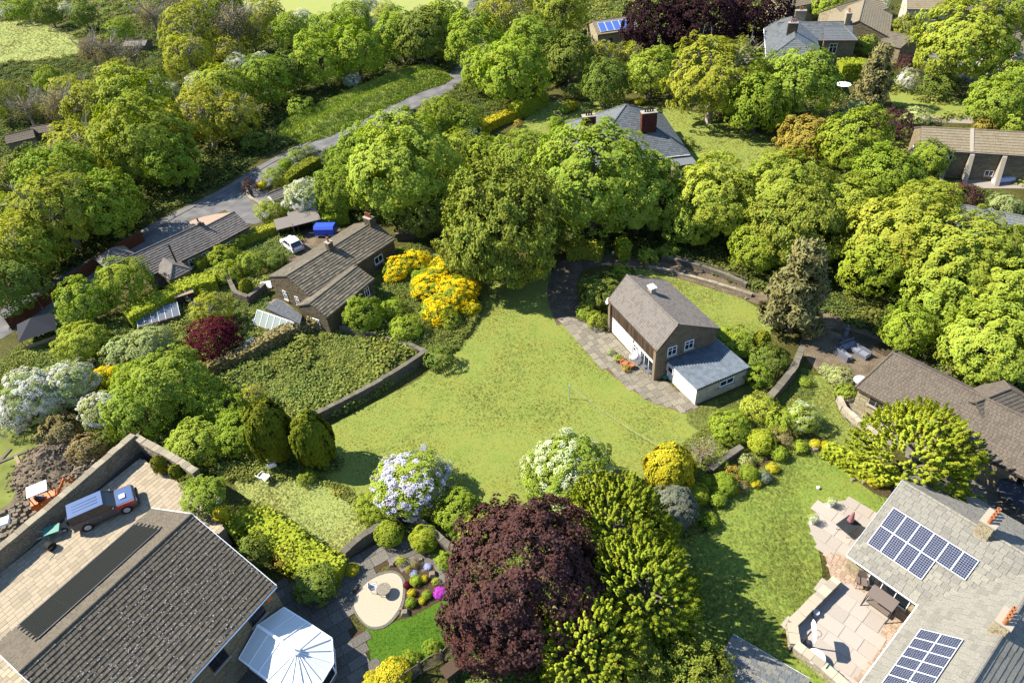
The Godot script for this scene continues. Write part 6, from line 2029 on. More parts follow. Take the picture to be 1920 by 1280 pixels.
	plant("orange", 1512, 262, 52, "rusty gold tree at the right end of the slate house lawn")
	plant("green", 1604, 268, 64, "fresh green tree right of the rusty gold one")
	plant("pale", 1600, 214, 34, "pale silvery tree below the white parasol")
	plant("copper", 1680, 234, 32, "dark purple bush left of the buttressed barn")
	plant("pale", 1720, 218, 24, "grey-green bush beside the purple one")
	plant("green", 1742, 302, 37, "leafy tree against the buttressed barn's left wall")
	plant("copper", 1810, 370, 27, "small purple acer in front of the buttressed barn")
	plant("pale", 1880, 385, 28, "pale variegated bush beside the small purple acer")
	plant("orange", 1850, 236, 22, "orange-olive bush behind the buttressed barn")
	plant("fresh", 1900, 232, 26, "green bush at the buttressed barn's back corner")
	plant("fresh", 1624, 86, 22, "small fresh tree against the barn's lean-to wall")
	plant("willow", 1702, 58, 28, "little weeping willow right of the barn's lean-to")
	plant("dome", 1662, 148, 16, "clipped bush next to the high hedge")
	plant("pale", 1556, 128, 14, "cream flowering bush below the mansion's bay")
	plant("yellow", 1598, 112, 9, "small yellow dome by the mansion's bay")
	plant("copper", 1700, 120, 18, "purple bush beside the barn drive")
	plant("bare", 1716, 20, 24, "silvery bare tree left of the great sycamore")
	plant("thorn", 1650, 14, 16, "white flowering tree behind the barn ridge")
	plant("yellow", 1738, 40, 12, "golden bush beyond the weeping willow")
	plant("green", 1558, 10, 29, "dark green tree behind the mansion wing")
	plant("green", 1896, 20, 33, "green tree at the top right corner")
	plant("darkshrub", 1440, 64, 22, "dark bush between the beeches and the mansion")
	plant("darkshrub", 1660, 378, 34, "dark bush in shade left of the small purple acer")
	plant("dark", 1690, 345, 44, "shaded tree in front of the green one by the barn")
	# --- right hand band
	grp = "yellow-green trees along the lane"
	plant("bright", 1336, 374, 82, "left-hand bright sycamore of the lane's row")
	plant("fresh", 1290, 420, 48, "fresh shoulder of the lane's first sycamore")
	plant("fresh", 1462, 374, 84, "second bright sycamore along the lane")
	plant("bright", 1590, 396, 66, "third sycamore, yellowish, behind the feathery birch")
	plant("green", 1660, 330, 55, "mid green tree behind the third sycamore")
	plant("willow", 1490, 432, 78, "feathery birch behind the brown pine")
	plant("pine", 1498, 550, 74, "large brown-green pine beside the tree lane")
	plant("bright", 1690, 448, 92, "chestnut nearest the brown pine, yellow crowned")
	plant("bright", 1806, 500, 101, "broadest yellow chestnut over the lane")
	plant("bright", 1890, 566, 88, "yellow chestnut at the right edge")
	plant("fresh", 1862, 650, 86, "lower fresh chestnut above the bungalow's cross wing")
	plant("fresh", 1770, 560, 66, "shaded chestnut in the middle of the lane's group")
	plant("green", 1640, 500, 62, "darker green chestnut behind the pine")
	plant("bright", 1740, 385, 51, "yellow tree top left of the grey roofed house")
	plant("fresh", 1800, 600, 48, "leafy lower bough tree at the lane's bend")
	plant("green", 1700, 618, 48, "low shaded tree just above the brown roof")
	plant("fresh", 1900, 470, 51, "fresh tree beside the grey roofed house")
	plant("green", 1420, 470, 48, "tree leaning over the post and rail fence")
	# --- in and by the middle garden
	grp = ""
	plant("broom", 750, 502, 27, "leftmost broom mound, nearest the cottage gable")
	plant("broom", 780, 487, 24, "small broom mound at the back of the left clump")
	plant("broom", 735, 520, 15, "little yellow broom sprig below the left clump")
	plant("broom", 838, 505, 32, "upper broom mound under the weeping tree's branches")
	plant("broom", 808, 535, 36, "left half of the largest broom clump")
	plant("broom", 858, 548, 38, "right half of the largest broom clump, at the lawn's edge")
	plant("broom", 826, 580, 34, "lowest broom mound facing the lawn")
	plant("broom", 880, 575, 20, "small broom mound at the clump's right edge")
	plant("shrub", 790, 515, 18, "green shrub in the gap between the two broom clumps")
	plant("lush", 845, 600, 20, "leafy shrub in front of the lowest broom mound")
	plant("green", 682, 590, 36, "round green bush in front of the cottage annexe")
	plant("darkshrub", 826, 672, 27, "dark rounded bush at the end of the drystone wall")
	plant("shrub", 760, 615, 30, "shaggy green shrub below the broom")
	plant("shrub", 735, 580, 24, "weedy shrub between the bush and the broom")
	plant("darkshrub", 1128, 548, 40, "dark spreading shrubbery left of the timber clad house")
	plant("lime", 1118, 600, 20, "lime green shrub at the timber clad house's corner")
	plant("lush", 1098, 585, 18, "leafy shrub along the house drive's right edge")
	plant("shrub", 1165, 508, 18, "small shrub beside the lamp post")
	plant("shrub", 1378, 640, 34, "dense green shrub behind the garage's metal roof")
	plant("yew", 1428, 640, 16, "small dark conifer right of the garage", 1.0)
	plant("darkshrub", 1440, 672, 34, "dark bush under the brown pine by the wall")
	plant("shrub", 1420, 705, 26, "green bush beside the crumbling wall")
	plant("lush", 1255, 470, 18, "leafy shrub on the lane's far verge")
	plant("lush", 1215, 480, 20, "bright shrub left of the rail fence")
	plant("orange", 1175, 690, 9, "orange leaved pot shrub by the white wall")
	plant("lush", 1160, 672, 9, "green pot shrub by the white wall")
	plant("pale", 1146, 660, 8, "grey pot shrub at the left of the white wall")
	plant("olive", 470, 745, 26, "thin straggly bush at the walled plot's left corner")
	# --- left hand gardens
	plant("green", 160, 566, 46, "leafy fruit tree beside the black gazebo")
	plant("green", 238, 530, 48, "fruit tree against the grey bungalow's corner")
	plant("lush", 140, 620, 26, "low bush between the gazebo and fruit tree")
	plant("hawthorn", 60, 745, 54, "large white hawthorn above the digger's plot")
	plant("thorn", 128, 722, 46, "white speckled hawthorn right of the large one")
	plant("hawthorn", 22, 788, 30, "drooping white hawthorn at the left edge")
	plant("thorn", 190, 770, 36, "pale flecked shrub under the speckled hawthorn")
	plant("fresh", 318, 722, 68, "bright spreading tree in the middle of the left garden")
	plant("fresh", 262, 770, 58, "bright tree above the driveway wall")
	plant("green", 248, 715, 38, "green tree behind the two bright garden trees")
	plant("lime", 152, 645, 44, "lime yellow bush patch left of the apple trees")
	plant("broom", 200, 708, 26, "golden flowering shrub among the hawthorns")
	plant("pale", 276, 650, 46, "pale blossoming apple tree near the cold frame")
	plant("pale", 228, 660, 34, "second pale apple tree, left of the first")
	plant("acer", 402, 634, 48, "deep crimson acer mound beside the cottage yard")
	plant("olive", 396, 582, 36, "open olive shrub tree above the crimson acer")
	plant("orange", 352, 648, 14, "salmon coloured shrub against the crimson acer")
	plant("yew", 506, 812, 44, "taller of the two egg-shaped golden yews", 1.12)
	plant("yew", 585, 828, 40, "smaller, darker egg-shaped yew beside its taller twin", 1.1)
	plant("lush", 368, 832, 50, "round green shrub behind the driveway's short wall")
	plant("brown", 112, 805, 34, "brown-green bush at the spoil heap's top")
	plant("brown", 162, 840, 32, "olive brown bush between heap and wall")
	plant("darkshrub", 196, 826, 24, "dark blue-green bush beside the driveway wall")
	plant("shrub", 448, 812, 46, "green shrub left of the taller yew")
	plant("shrub", 420, 760, 42, "shrub below the brown hedge")
	plant("green", 380, 740, 40, "green tree right of the bright spreading tree")
	lift = TERRACE
	plant("yew", 298, 872, 14, "small dark conifer inside the driveway wall's corner")
	plant("yew", 332, 886, 13, "second small dark conifer by the driveway")
	lift = 0.0
	plant("lime", 505, 395, 26, "lime bush at the edge of the road junction")
	plant("thorn", 572, 372, 36, "cream flowering bush behind the white shed")
	plant("yellow", 490, 348, 10, "yellow flowering bush on the junction corner")
	plant("copper", 468, 350, 14, "dusky purple bush on the junction corner")
	plant("lush", 515, 330, 22, "leafy bush in the planted junction corner")
	plant("dome", 535, 308, 14, "round clipped bush at the roadside garden")
	plant("shrub", 555, 290, 16, "roadside bush at the garden's upper end")
	plant("darkshrub", 578, 282, 12, "purple-grey bush by the road's edge")
	plant("shrub", 420, 480, 26, "wild green shrub beside the trimmed long hedge")
	plant("lush", 470, 492, 26, "bright bush in front of the white car")
	plant("darkshrub", 515, 488, 20, "brown-green round bush by the cottage's end wall")
	plant("orange", 496, 510, 8, "orange flower bush at the cottage's corner")
	plant("yew", 462, 540, 13, "little golden conifer near the cottage's curved wall")
	plant("lush", 430, 510, 26, "leafy terrace shrub beneath the long hedge")
	plant("shrub", 350, 480, 14, "small bush by the bungalow's porch")
	plant("yellow", 405, 470, 14, "yellow tinted bush beside the bungalow's long wall")
	plant("lime", 445, 450, 20, "golden green bush at the bungalow wing's corner")
	# --- foreground
	plant("copper", 984, 1082, 152, "huge dark purple plum tree in the foreground")
	plant("copper", 925, 1180, 84, "lower left part tree of the dark purple group")
	plant("gold", 1155, 985, 92, "golden maple behind the purple plum", 1.1)
	plant("gold", 1212, 1110, 96, "golden maple right of the purple plum", 1.2)
	plant("gold", 1105, 1222, 96, "nearest golden maple at the bottom middle", 1.15)
	plant("gold", 1225, 1010, 52, "small golden maple by the grey dome shrub")
	plant("willow", 1180, 1250, 78, "feathery yellow-green tree at the bottom edge")
	plant("willow", 1300, 1262, 70, "feathery tree beside the slate shed roof")
	plant("cream", 1066, 886, 80, "cream flowering tree on the lower edge of the lawn")
	plant("lilac", 766, 905, 66, "pale lilac bush in full bloom on the lawn's lower edge")
	plant("lilac", 826, 898, 34, "smaller lilac at the right of the big blooming one")
	plant("shrub", 705, 955, 36, "green bush under the lilac's left side")
	plant("shrub", 860, 960, 44, "shaded green bush below the lilac")
	plant("lime", 900, 1000, 40, "lime green bush left of the purple plum's crown")
	plant("gold", 1718, 850, 95, "round golden maple in front of the brown bungalow")
	plant("cypress", 1256, 880, 46, "bright yellow conifer on the lawn's right corner")
	plant("greydome", 1262, 950, 44, "large round silver-grey shrub below the yellow conifer")
	plant("limedome", 1305, 926, 24, "yellow-green domed shrub beside the silver-grey one")
	plant("dome", 1358, 908, 24, "green domed shrub below the mossy wall")
	plant("yellow", 1418, 905, 10, "small yellow dome on the border's front edge")
	plant("yellow", 1449, 878, 11, "small yellow dome nearest the border's inner corner")
	plant("orange", 1376, 886, 16, "orange flowering shrub behind the green dome")
	plant("dome", 1405, 888, 18, "dull green dome among the border shrubs")
	plant("greydome", 1436, 895, 12, "small grey cushion by the yellow domes")
	plant("limedome", 1428, 828, 26, "bright yellow domed shrub above the border corner")
	plant("cream", 1506, 782, 30, "cream leaved dome shrub at the bungalow lawn's corner")
	plant("shrub", 1466, 790, 32, "grey-green shrub left of the cream dome")
	plant("brown", 1470, 818, 22, "bronze shrub above the yellow domes")
	plant("yellow", 1486, 815, 9, "yellow spot of flowers on the bronze shrub")
	plant("lime", 1424, 765, 32, "lime shrub below the garage's corner")
	plant("shrub", 1368, 800, 36, "green tangled shrub left of the lime one")
	plant("bare", 1318, 850, 30, "leafless twiggy bush by the mossy wall")
	plant("dome", 1330, 975, 16, "low green cushion at the shaded lawn's corner")
	plant("dome", 1345, 935, 16, "dark cushion in the border bed")
	plant("yellow", 1530, 832, 10, "yellow dome, first in the row along the far border")
	plant("yellow", 1552, 836, 11, "yellow dome, second in the row along the far border")
	plant("yellow", 1584, 863, 12, "yellow dome, third along the far border")
	plant("yellow", 1642, 902, 13, "last yellow dome before the slate house's roof")
	plant("orange", 1608, 880, 8, "small orange cushion in the far border")
	plant("limedome", 1625, 886, 10, "lime cushion before the last yellow dome")
	plant("lush", 1588, 735, 18, "leafy bush beside the bungalow's blue-grey dish")
	plant("pale", 1575, 705, 24, "white flowering shrub by the shady terrace")
	plant("pale", 1550, 695, 14, "silvery spiky shrub at the shady terrace's edge")
	plant("lush", 1510, 715, 12, "wispy shrub on the bungalow lawn")
	plant("lime", 1880, 990, 24, "lime bush beside the four-pot chimney")
	plant("darkshrub", 1800, 960, 34, "dark bush in shade behind the solar roof")
	plant("lush", 1830, 945, 20, "leafy bush under the brown bungalow's wall")
	plant("limedome", 1330, 905, 15, "lime dome between the green dome and the yellow conifer")
	plant("darkshrub", 1300, 970, 18, "dark low shrub between the silver-grey dome and the lawn edge")
	plant("brown", 1392, 912, 12, "bronze cushion on the border's front edge")
	plant("dome", 1462, 850, 15, "green dome just inside the border's corner")
	plant("pale", 1398, 862, 14, "pale shrub under the mossy wall's right end")
	plant("yellow", 1380, 918, 8, "yellow cushion at the lawn edge below the green dome")
	plant("lime", 1350, 868, 16, "lime shrub leaning over the mossy wall")
	plant("dome", 1500, 838, 14, "dark green dome at the start of the far border")
	plant("orange", 1405, 868, 11, "golden-orange shrub above the dull green dome")
	# --- bottom left garden
	plant("dome", 730, 1000, 27, "left clipped bush between the two drystone walls")
	plant("limedome", 795, 1010, 27, "right clipped bush beside the ragged wall")
	lift = TERRACE
	plant("lush", 385, 930, 40, "leafy rhododendron beside the driveway's end")
	plant("yellow", 414, 962, 16, "golden bush at the driveway's corner")
	plant("white", 408, 938, 9, "white flower head on the rhododendron")
	plant("darkshrub", 355, 905, 18, "dark green bush where the driveway wall ends")
	lift = 0.0
	plant("dark", 480, 1030, 32, "dark shaded bush inside the rambling hedge")
	plant("orange", 538, 1042, 26, "bronze-orange shrub in the rambling hedge")
	plant("darkshrub", 590, 1095, 40, "dark bush in the house's shade")
	plant("yellow", 660, 1068, 13, "yellow-green shrub by the flagged yard")
	plant("lime", 752, 1052, 10, "lime rosette plant at the flower bed's head")
	plant("brown", 778, 1056, 10, "bronze mound behind the lime rosette")
	plant("orange", 766, 1068, 7, "rust red cushion in the flower bed")
	plant("dome", 780, 1088, 11, "green cushion in the flower bed's middle")
	plant("redshrub", 763, 1097, 7, "crimson cushion beside the round terrace")
	plant("yellow", 772, 1112, 8, "bright yellow cushion beside the round terrace")
	plant("pink", 824, 1111, 12, "vivid magenta flower mound beside the purple plum")
	plant("blue", 775, 1075, 7, "pale blue flower cushion near the bed's head")
	plant("blue", 802, 1062, 7, "second blue flower cushion by the yard path")
	plant("dome", 800, 1115, 9, "grey-green cushion left of the magenta mound")
	plant("yellow", 796, 1085, 7, "orange-yellow flower patch in the bed's middle")
	plant("yellow", 792, 1126, 7, "yellow flower patch on the bed's lower edge")
	plant("dome", 770, 1130, 10, "green edging cushion at the terrace's right")
	plant("lime", 818, 1090, 8, "pale yellow-green cushion under the purple tree")
	plant("shrub", 835, 1050, 18, "grey-green bush by the ragged wall's end")
	plant("shrub", 770, 1236, 17, "green bush in the lower lawn border")
	plant("shrub", 810, 1215, 17, "blue-green bush in the lower lawn border")
	plant("shrub", 850, 1190, 16, "leafy bush at the trellis fence's top end")
	plant("yellow", 738, 1268, 34, "broad mound of yellow flowers at the bottom edge")
	plant("yellow", 700, 1276, 20, "left end of the yellow flower mound")
	plant("orange", 818, 1226, 8, "orange flower spot by the trellis")
	plant("lush", 575, 893, 18, "small leafy shrub right of the white chairs")

func wheel(o: Node3D, p: Vector3, r: float, w: float) -> void:
	var tm := MB.new()
	tm.tube(p - Vector3(0, 0, w / 2), p + Vector3(0, 0, w / 2), r, r, 16)
	var t := put(tm.mesh(), "tyre", mats["rubber"], o)
	var rm := MB.new()
	rm.tube(p - Vector3(0, 0, w / 2 + 0.012), p + Vector3(0, 0, w / 2 + 0.012), r * 0.62, r * 0.62, 12)
	put(rm.mesh(), "rim", mats["steel"], t)

# a car whose nose points along +x. side outline given as [x, y] pairs
func car(label: String, px: float, py: float, deg: float, body: Array, cabin: Array, length: float, width: float, paint: Material, roof_paint: Material, wheel_r: float, wheels_at: Array, k := 1.0) -> Node3D:
	var o := thing("parked_car", label, "car", at(px, py, lift + (0.08 if lift > 0.0 else 0.03)), deg_to_rad(deg))
	o.scale = Vector3.ONE * k
	var hw := width / 2
	var mb := MB.new()
	mb.extrude(body, -hw, hw)
	put(mb.mesh(), "body", paint, o)
	# cabin narrows towards the roof: glass all round, a roof on top
	var gm := MB.new()
	var b0: Vector2 = cabin[0]
	var b1: Vector2 = cabin[1]
	var t1: Vector2 = cabin[2]
	var t0: Vector2 = cabin[3]
	var iw := hw - 0.03
	var tw := hw - 0.17
	var q := [Vector3(b0.x, b0.y, iw), Vector3(b1.x, b1.y, iw), Vector3(b1.x, b1.y, -iw), Vector3(b0.x, b0.y, -iw)]
	var t := [Vector3(t0.x, t0.y, tw), Vector3(t1.x, t1.y, tw), Vector3(t1.x, t1.y, -tw), Vector3(t0.x, t0.y, -tw)]
	for i in 4: gm.quad(q[i], q[(i + 1) % 4], t[(i + 1) % 4], t[i])
	put(gm.mesh(), "window_glass", glass(), o)
	var rm := MB.new()
	rm.plate([t[0] + Vector3(-0.05, 0.05, 0.03), t[1] + Vector3(0.05, 0.05, 0.03), t[2] + Vector3(0.05, 0.05, -0.03), t[3] + Vector3(-0.05, 0.05, -0.03)], 0.07)
	for z in [-0.32, 0.0, 0.32]: rm.box(Vector3((t0.x + t1.x) / 2, t0.y + 0.055, z), Vector3((t1.x - t0.x) * 0.75, 0.02, 0.05))
	put(rm.mesh(), "roof", roof_paint, o)
	var pm := MB.new()
	for i in 4: pm.tube(q[i], t[i], 0.045, 0.045, 6)
	for s in [-1, 1]:
		var f := 0.45
		pm.tube(Vector3(lerpf(b0.x, b1.x, f), b0.y, s * iw), Vector3(lerpf(t0.x, t1.x, f), t0.y, s * tw), 0.045, 0.045, 6)
		pm.tube(Vector3(lerpf(b0.x, b1.x, 0.12), b0.y, s * iw), Vector3(lerpf(t0.x, t1.x, 0.12), t0.y, s * tw), 0.05, 0.05, 6)
	put(pm.mesh(), "pillar", paint, o)
	for x in wheels_at:
		for s in [-1, 1]: wheel(o, Vector3(x, wheel_r, s * (hw - 0.08)), wheel_r, 0.24)
	for s in [-1, 1]:
		var lm := MB.new()
		lm.box(Vector3(length / 2 - 0.05, 0.78, s * (hw - 0.24)), Vector3(0.14, 0.16, 0.34))
		put(lm.mesh(), "headlight", mats["aluminium"], o)
		lm = MB.new()
		lm.box(Vector3(-length / 2 + 0.04, 0.9, s * (hw - 0.14)), Vector3(0.1, 0.34, 0.16))
		put(lm.mesh(), "tail_light", mat("red_lens", Color(0.3, 0.01, 0.01), 0.3), o)
		lm = MB.new()
		lm.box(Vector3(b1.x - 0.25, b1.y + 0.08, s * (hw + 0.1)), Vector3(0.12, 0.15, 0.2))
		put(lm.mesh(), "wing_mirror", paint, o)
	for e in [1, -1]:
		var bm := MB.new()
		bm.box(Vector3(e * (length / 2 + 0.03), 0.48, 0), Vector3(0.2, 0.24, width - 0.1))
		put(bm.mesh(), "bumper", mats["black_paint"] if e > 0 else mats["steel"], o)
	return o

func paint(key: String, lin: Color, metal := 0.0) -> StandardMaterial3D:
	var m := mat(key, lin, 0.32)
	m.metallic = metal
	m.clearcoat_enabled = true
	m.clearcoat = 0.35
	m.clearcoat_roughness = 0.08
	return m

func legs(o: Node3D, w: float, d: float, h: float, r: float, m: String) -> void:
	for x in [-1, 1]:
		for z in [-1, 1]:
			var mb := MB.new()
			mb.tube(Vector3(x * w / 2 * 1.08, 0, z * d / 2 * 1.08), Vector3(x * w / 2, h, z * d / 2), r, r, 6)
			put(mb.mesh(), "leg", mats[m], o)

func chair(label: String, px: float, py: float, turn: float, k: float, m: String, group := "", called := "garden_chair") -> Node3D:
	var o := thing(called, label, "chair", at(px, py, 0.06), deg_to_rad(turn), group)
	o.scale = Vector3.ONE * k
	legs(o, 0.46, 0.44, 0.43, 0.02, m)
	var mb := MB.new()
	mb.box(Vector3(0, 0.44, 0), Vector3(0.52, 0.04, 0.5))
	put(mb.mesh(), "seat", mats[m], o)
	mb = MB.new()
	mb.plate([Vector3(-0.25, 0.46, -0.24), Vector3(0.25, 0.46, -0.24), Vector3(0.22, 0.92, -0.36), Vector3(-0.22, 0.92, -0.36)], 0.03)
	put(mb.mesh(), "backrest", mats[m], o)
	for s in [-1, 1]:
		mb = MB.new()
		mb.tube(Vector3(s * 0.28, 0.66, 0.22), Vector3(s * 0.27, 0.68, -0.28), 0.022, 0.022, 6)
		mb.tube(Vector3(s * 0.28, 0.44, 0.2), Vector3(s * 0.28, 0.66, 0.22), 0.02, 0.02, 6)
		put(mb.mesh(), "armrest", mats[m], o)
	return o

func simple(called: String, label: String, category: String, px: float, py: float, turn: float, part: String, mb: MB, m: String, h := 0.0) -> Node3D:
	var o := thing(called, label, category, at(px, py, h), deg_to_rad(turn))
	put(mb.mesh(), part, mats[m], o)
	return o

func add(o: Node3D, part: String, mb: MB, m: String) -> MeshInstance3D:
	return put(mb.mesh(), part, mats[m], o)

func heap(called: String, label: String, category: String, px: float, py: float, rx: float, rz: float, h: float, m: String, clods: int, size: float) -> void:
	rng.seed = label.hash()
	var o := thing(called, label, category, at(px, py), rng.randf() * TAU)
	var f := FastNoiseLite.new()
	f.frequency = 0.55
	f.seed = 4
	var mb := MB.new()
	var g := []
	var n := 22
	for i in n + 1:
		var row := []
		for j in n + 1:
			var u := Vector2(i * 2.0 / n - 1, j * 2.0 / n - 1)
			var r := u.length()
			var y := maxf(0.0, 1.0 - r) * h * (1.0 + 0.35 * f.get_noise_2d(u.x * 6, u.y * 6)) + 0.12 * f.get_noise_2d(u.x * 25, u.y * 25) * clampf(1.2 - r, 0, 1)
			row.append(Vector3(u.x * rx, y - 0.02, u.y * rz))
		g.append(row)
	for i in n:
		for j in n: mb.quad(g[i][j], g[i][j + 1], g[i + 1][j + 1], g[i + 1][j])
	add(o, "earth", mb, m)
	var cb := MB.new()
	for i in clods:
		var a := rng.randf() * TAU
		var r := sqrt(rng.randf()) * 1.15
		var s := size * rng.randf_range(0.4, 1.3)
		cb.tint = Color.WHITE * rng.randf_range(0.7, 1.3)
		var y := maxf(0.0, 1.0 - r) * h
		cb.frustum(Vector3(cos(a) * r * rx, y - s * 0.2, sin(a) * r * rz), Vector2(s, s * rng.randf_range(0.6, 1.2)), Vector2(s * 0.5, s * 0.6), s * rng.randf_range(0.4, 0.8), Vector3(rng.randf() - 0.5, 0, rng.randf() - 0.5) * s * 0.3)
	add(o, "clods", cb, m if clods > 250 else "rock").set_meta("kind", "stuff")

func build_details() -> void:
	rng.seed = 77
	# the off-road car on the driveway
	var grey := paint("car_grey", Color(0.05, 0.048, 0.052))
	grey.clearcoat_enabled = false
	grey.roughness = 0.5
	var silver := paint("car_blue_silver", Color(0.05, 0.085, 0.175))
	var red := paint("car_red", Color(0.30, 0.012, 0.02))
	lift = TERRACE
	var suv := car("red and grey off-road car parked on the block driveway", 203, 962, 29.0,
		[Vector2(-2.3, 0.45), Vector2(2.25, 0.45), Vector2(2.32, 0.75), Vector2(2.2, 1.05), Vector2(0.9, 1.16), Vector2(-2.3, 1.16), Vector2(-2.36, 0.8)],
		[Vector2(-2.28, 1.15), Vector2(0.95, 1.15), Vector2(0.2, 1.82), Vector2(-2.18, 1.84)], 4.6, 1.86, grey, silver, 0.4, [-1.45, 1.4], 1.22)
	lift = 0.0
	var mb := MB.new()
	mb.plate([Vector3(1.0, 1.175, 0.84), Vector3(2.16, 1.07, 0.78), Vector3(2.16, 1.07, -0.78), Vector3(1.0, 1.175, -0.84)], 0.05)
	var hood := put(mb.mesh(), "bonnet", silver, suv)
	mb = MB.new()
	mb.box(Vector3(1.45, 1.18, 0.1), Vector3(0.42, 0.07, 0.46))
	put(mb.mesh(), "bonnet_scoop", mats["aluminium"], hood)
	for s in [-1, 1]:
		mb = MB.new()
		mb.extrude([Vector2(0.85, 0.78), Vector2(2.24, 0.72), Vector2(2.19, 1.05), Vector2(0.85, 1.155)], s * 0.94 - 0.012, s * 0.94 + 0.012)
		put(mb.mesh(), "front_wing", red, suv)
		mb = MB.new()
		mb.box(Vector3(-0.35, 0.86, s * 0.942), Vector3(0.14, 0.03, 0.02))
		mb.box(Vector3(-1.3, 0.86, s * 0.942), Vector3(0.14, 0.03, 0.02))
		put(mb.mesh(), "door_handle", mats["steel"], suv)
	mb = MB.new()
	mb.tube(Vector3(-2.4, 0.95, 0), Vector3(-2.6, 0.95, 0), 0.36, 0.36, 16)
	put(mb.mesh(), "spare_wheel", mats["rubber"], suv)
	# white hatchback by the cottage
	var wp := paint("car_white", Color(0.62, 0.63, 0.66))
	car("white hatchback parked in the cottage's gravel yard", 549, 464, 128.0,
		[Vector2(-1.95, 0.35), Vector2(2.0, 0.35), Vector2(2.05, 0.65), Vector2(1.8, 0.86), Vector2(0.9, 0.95), Vector2(-1.9, 0.98), Vector2(-2.02, 0.7)],
		[Vector2(-1.92, 0.96), Vector2(1.05, 0.93), Vector2(0.25, 1.46), Vector2(-1.35, 1.48)], 4.0, 1.74, wp, wp, 0.32, [-1.25, 1.3], 1.12)
	# covered trailer and car port
	var o := thing("covered_trailer", "trailer under a bright blue sheet behind the cottage roof", "trailer", at(613, 440), deg_to_rad(-8.0))
	mb = MB.new()
	mb.extrude([Vector2(-1.0, 0.5), Vector2(1.0, 0.5), Vector2(1.0, 1.5), Vector2(0.7, 1.85), Vector2(-0.7, 1.9), Vector2(-1.0, 1.5)], -1.6, 1.6)
	put(mb.mesh(), "sheet", mats["blue_sheet"], o).rotation.y = PI / 2
	mb = MB.new()
	mb.box(Vector3(0, 0.42, 0), Vector3(3.2, 0.15, 1.9))
	mb.box(Vector3(-2.2, 0.42, 0), Vector3(1.4, 0.1, 0.12))
	add(o, "chassis", mb, "steel")
	for s in [-1, 1]: wheel(o, Vector3(0.2, 0.32, s * 1.02), 0.32, 0.18)
	o = thing("open_shed", "two low grey open-fronted sheds by the cottage yard", "shed", at(562, 432), deg_to_rad(20.0))
	for e in [[-1.7, 0.0, 3.0, 2.3, 1.9], [1.2, 0.3, 4.2, 3.2, 2.3]]:
		mb = MB.new()
		mb.box(Vector3(e[0], e[4] / 2, e[1] - e[3] / 2 + 0.1), Vector3(e[2], e[4], 0.1))
		for s in [-1, 1]: mb.box(Vector3(e[0] + s * e[2] / 2, e[4] / 2, e[1]), Vector3(0.1, e[4], e[3]))
		add(o, "wall", mb, "grey_wood")
		mb = MB.new()
		mb.box(Vector3(e[0], e[4] + 0.12, e[1]), Vector3(e[2] + 0.4, 0.09, e[3] + 0.5), Basis(Vector3.RIGHT, 0.16))
		add(o, "roof", mb, "grey_tile_c")
	# telegraph pole
	o = thing("telegraph_pole", "dark wooden telegraph pole in front of the grey bungalow", "pole", at(345, 524))
	mb = MB.new()
	mb.tube(Vector3.ZERO, Vector3(0, 6.0, 0), 0.15, 0.11, 10)
	add(o, "pole", mb, "dark_wood")
	mb = MB.new()
	mb.box(Vector3(0, 5.8, 0), Vector3(0.5, 0.1, 0.1))
	mb.tube(Vector3(0, 6.0, 0), Vector3(0, 6.1, 0), 0.16, 0.1, 8)
	add(o, "pole_cap", mb, "black_paint")
	# gazebo
	o = thing("gazebo", "black pyramid-roofed gazebo on the lawn by the brown fence", "gazebo", at(82, 634), 0.5)
	mb = MB.new()
	mb.frustum(Vector3(0, 2.0, 0), Vector2(4.6, 4.6), Vector2(0.1, 0.1), 1.5)
	add(o, "roof", mb, "dark_fabric")
	for x in [-1, 1]:
		for z in [-1, 1]:
			mb = MB.new()
			mb.box(Vector3(x * 2.0, 1.0, z * 2.0), Vector3(0.12, 2.0, 0.12))
			add(o, "post", mb, "pale_wood")
	mb = MB.new()
	mb.box(Vector3(0, 0.5, 2.0), Vector3(4.0, 1.0, 0.05))
	add(o, "side_panel", mb, "pale_wood")
	# cold frame and wooden hut in the left garden
	o = thing("glass_cold_frame", "long low glasshouse frame beside the clipped green hedge", "greenhouse", at(302, 603), deg_to_rad(22.0))
	mb = MB.new()
	mb.box(Vector3(0, 0.5, 0), Vector3(5.4, 1.0, 2.6))
	add(o, "frame", mb, "grey_wood")
	for i in 6:
		mb = MB.new()
		mb.box(Vector3(-2.25 + i * 0.9, 1.22, 0), Vector3(0.84, 0.03, 2.7), Basis(Vector3.RIGHT, 0.22))
		put(mb.mesh(), "pane", glass("dusty_glass", Color(0.10, 0.11, 0.12)), o)
	mb = MB.new()
	for i in 7: mb.box(Vector3(-2.7 + i * 0.9, 1.24, 0), Vector3(0.06, 0.06, 2.8), Basis(Vector3.RIGHT, 0.22))
	add(o, "glazing_bar", mb, "aluminium")
	o = thing("wooden_hut", "small wooden hut with pale flat roof at the clipped hedge's end", "hut", at(352, 566), deg_to_rad(25.0))
	mb = MB.new()
	mb.box(Vector3(0, 0.95, 0), Vector3(2.2, 1.9, 1.8))
	add(o, "wall", mb, "dark_wood")
	mb = MB.new()
	mb.box(Vector3(0, 1.96, 0), Vector3(2.6, 0.1, 2.2), Basis(Vector3.RIGHT, 0.1))
	add(o, "roof", mb, "pale_wood")
	window(o, Vector3(0, 1.0, 0.9), Vector3.BACK, 0.8, 1.6, "dark_wood", 0, "", "door")
	# flat felt roof and glass lean-to at the cottage's end
	o = thing("flat_roofed_extension", "flat grey felt-roofed extension against the cottage's end wall", "extension", at(534, 590))
	var base := o.position
	var fr := []
	for q in [Vector2(497, 577), Vector2(562, 607), Vector2(566, 591), Vector2(521, 559)]: fr.append(at(q.x, q.y, 2.4) - base)
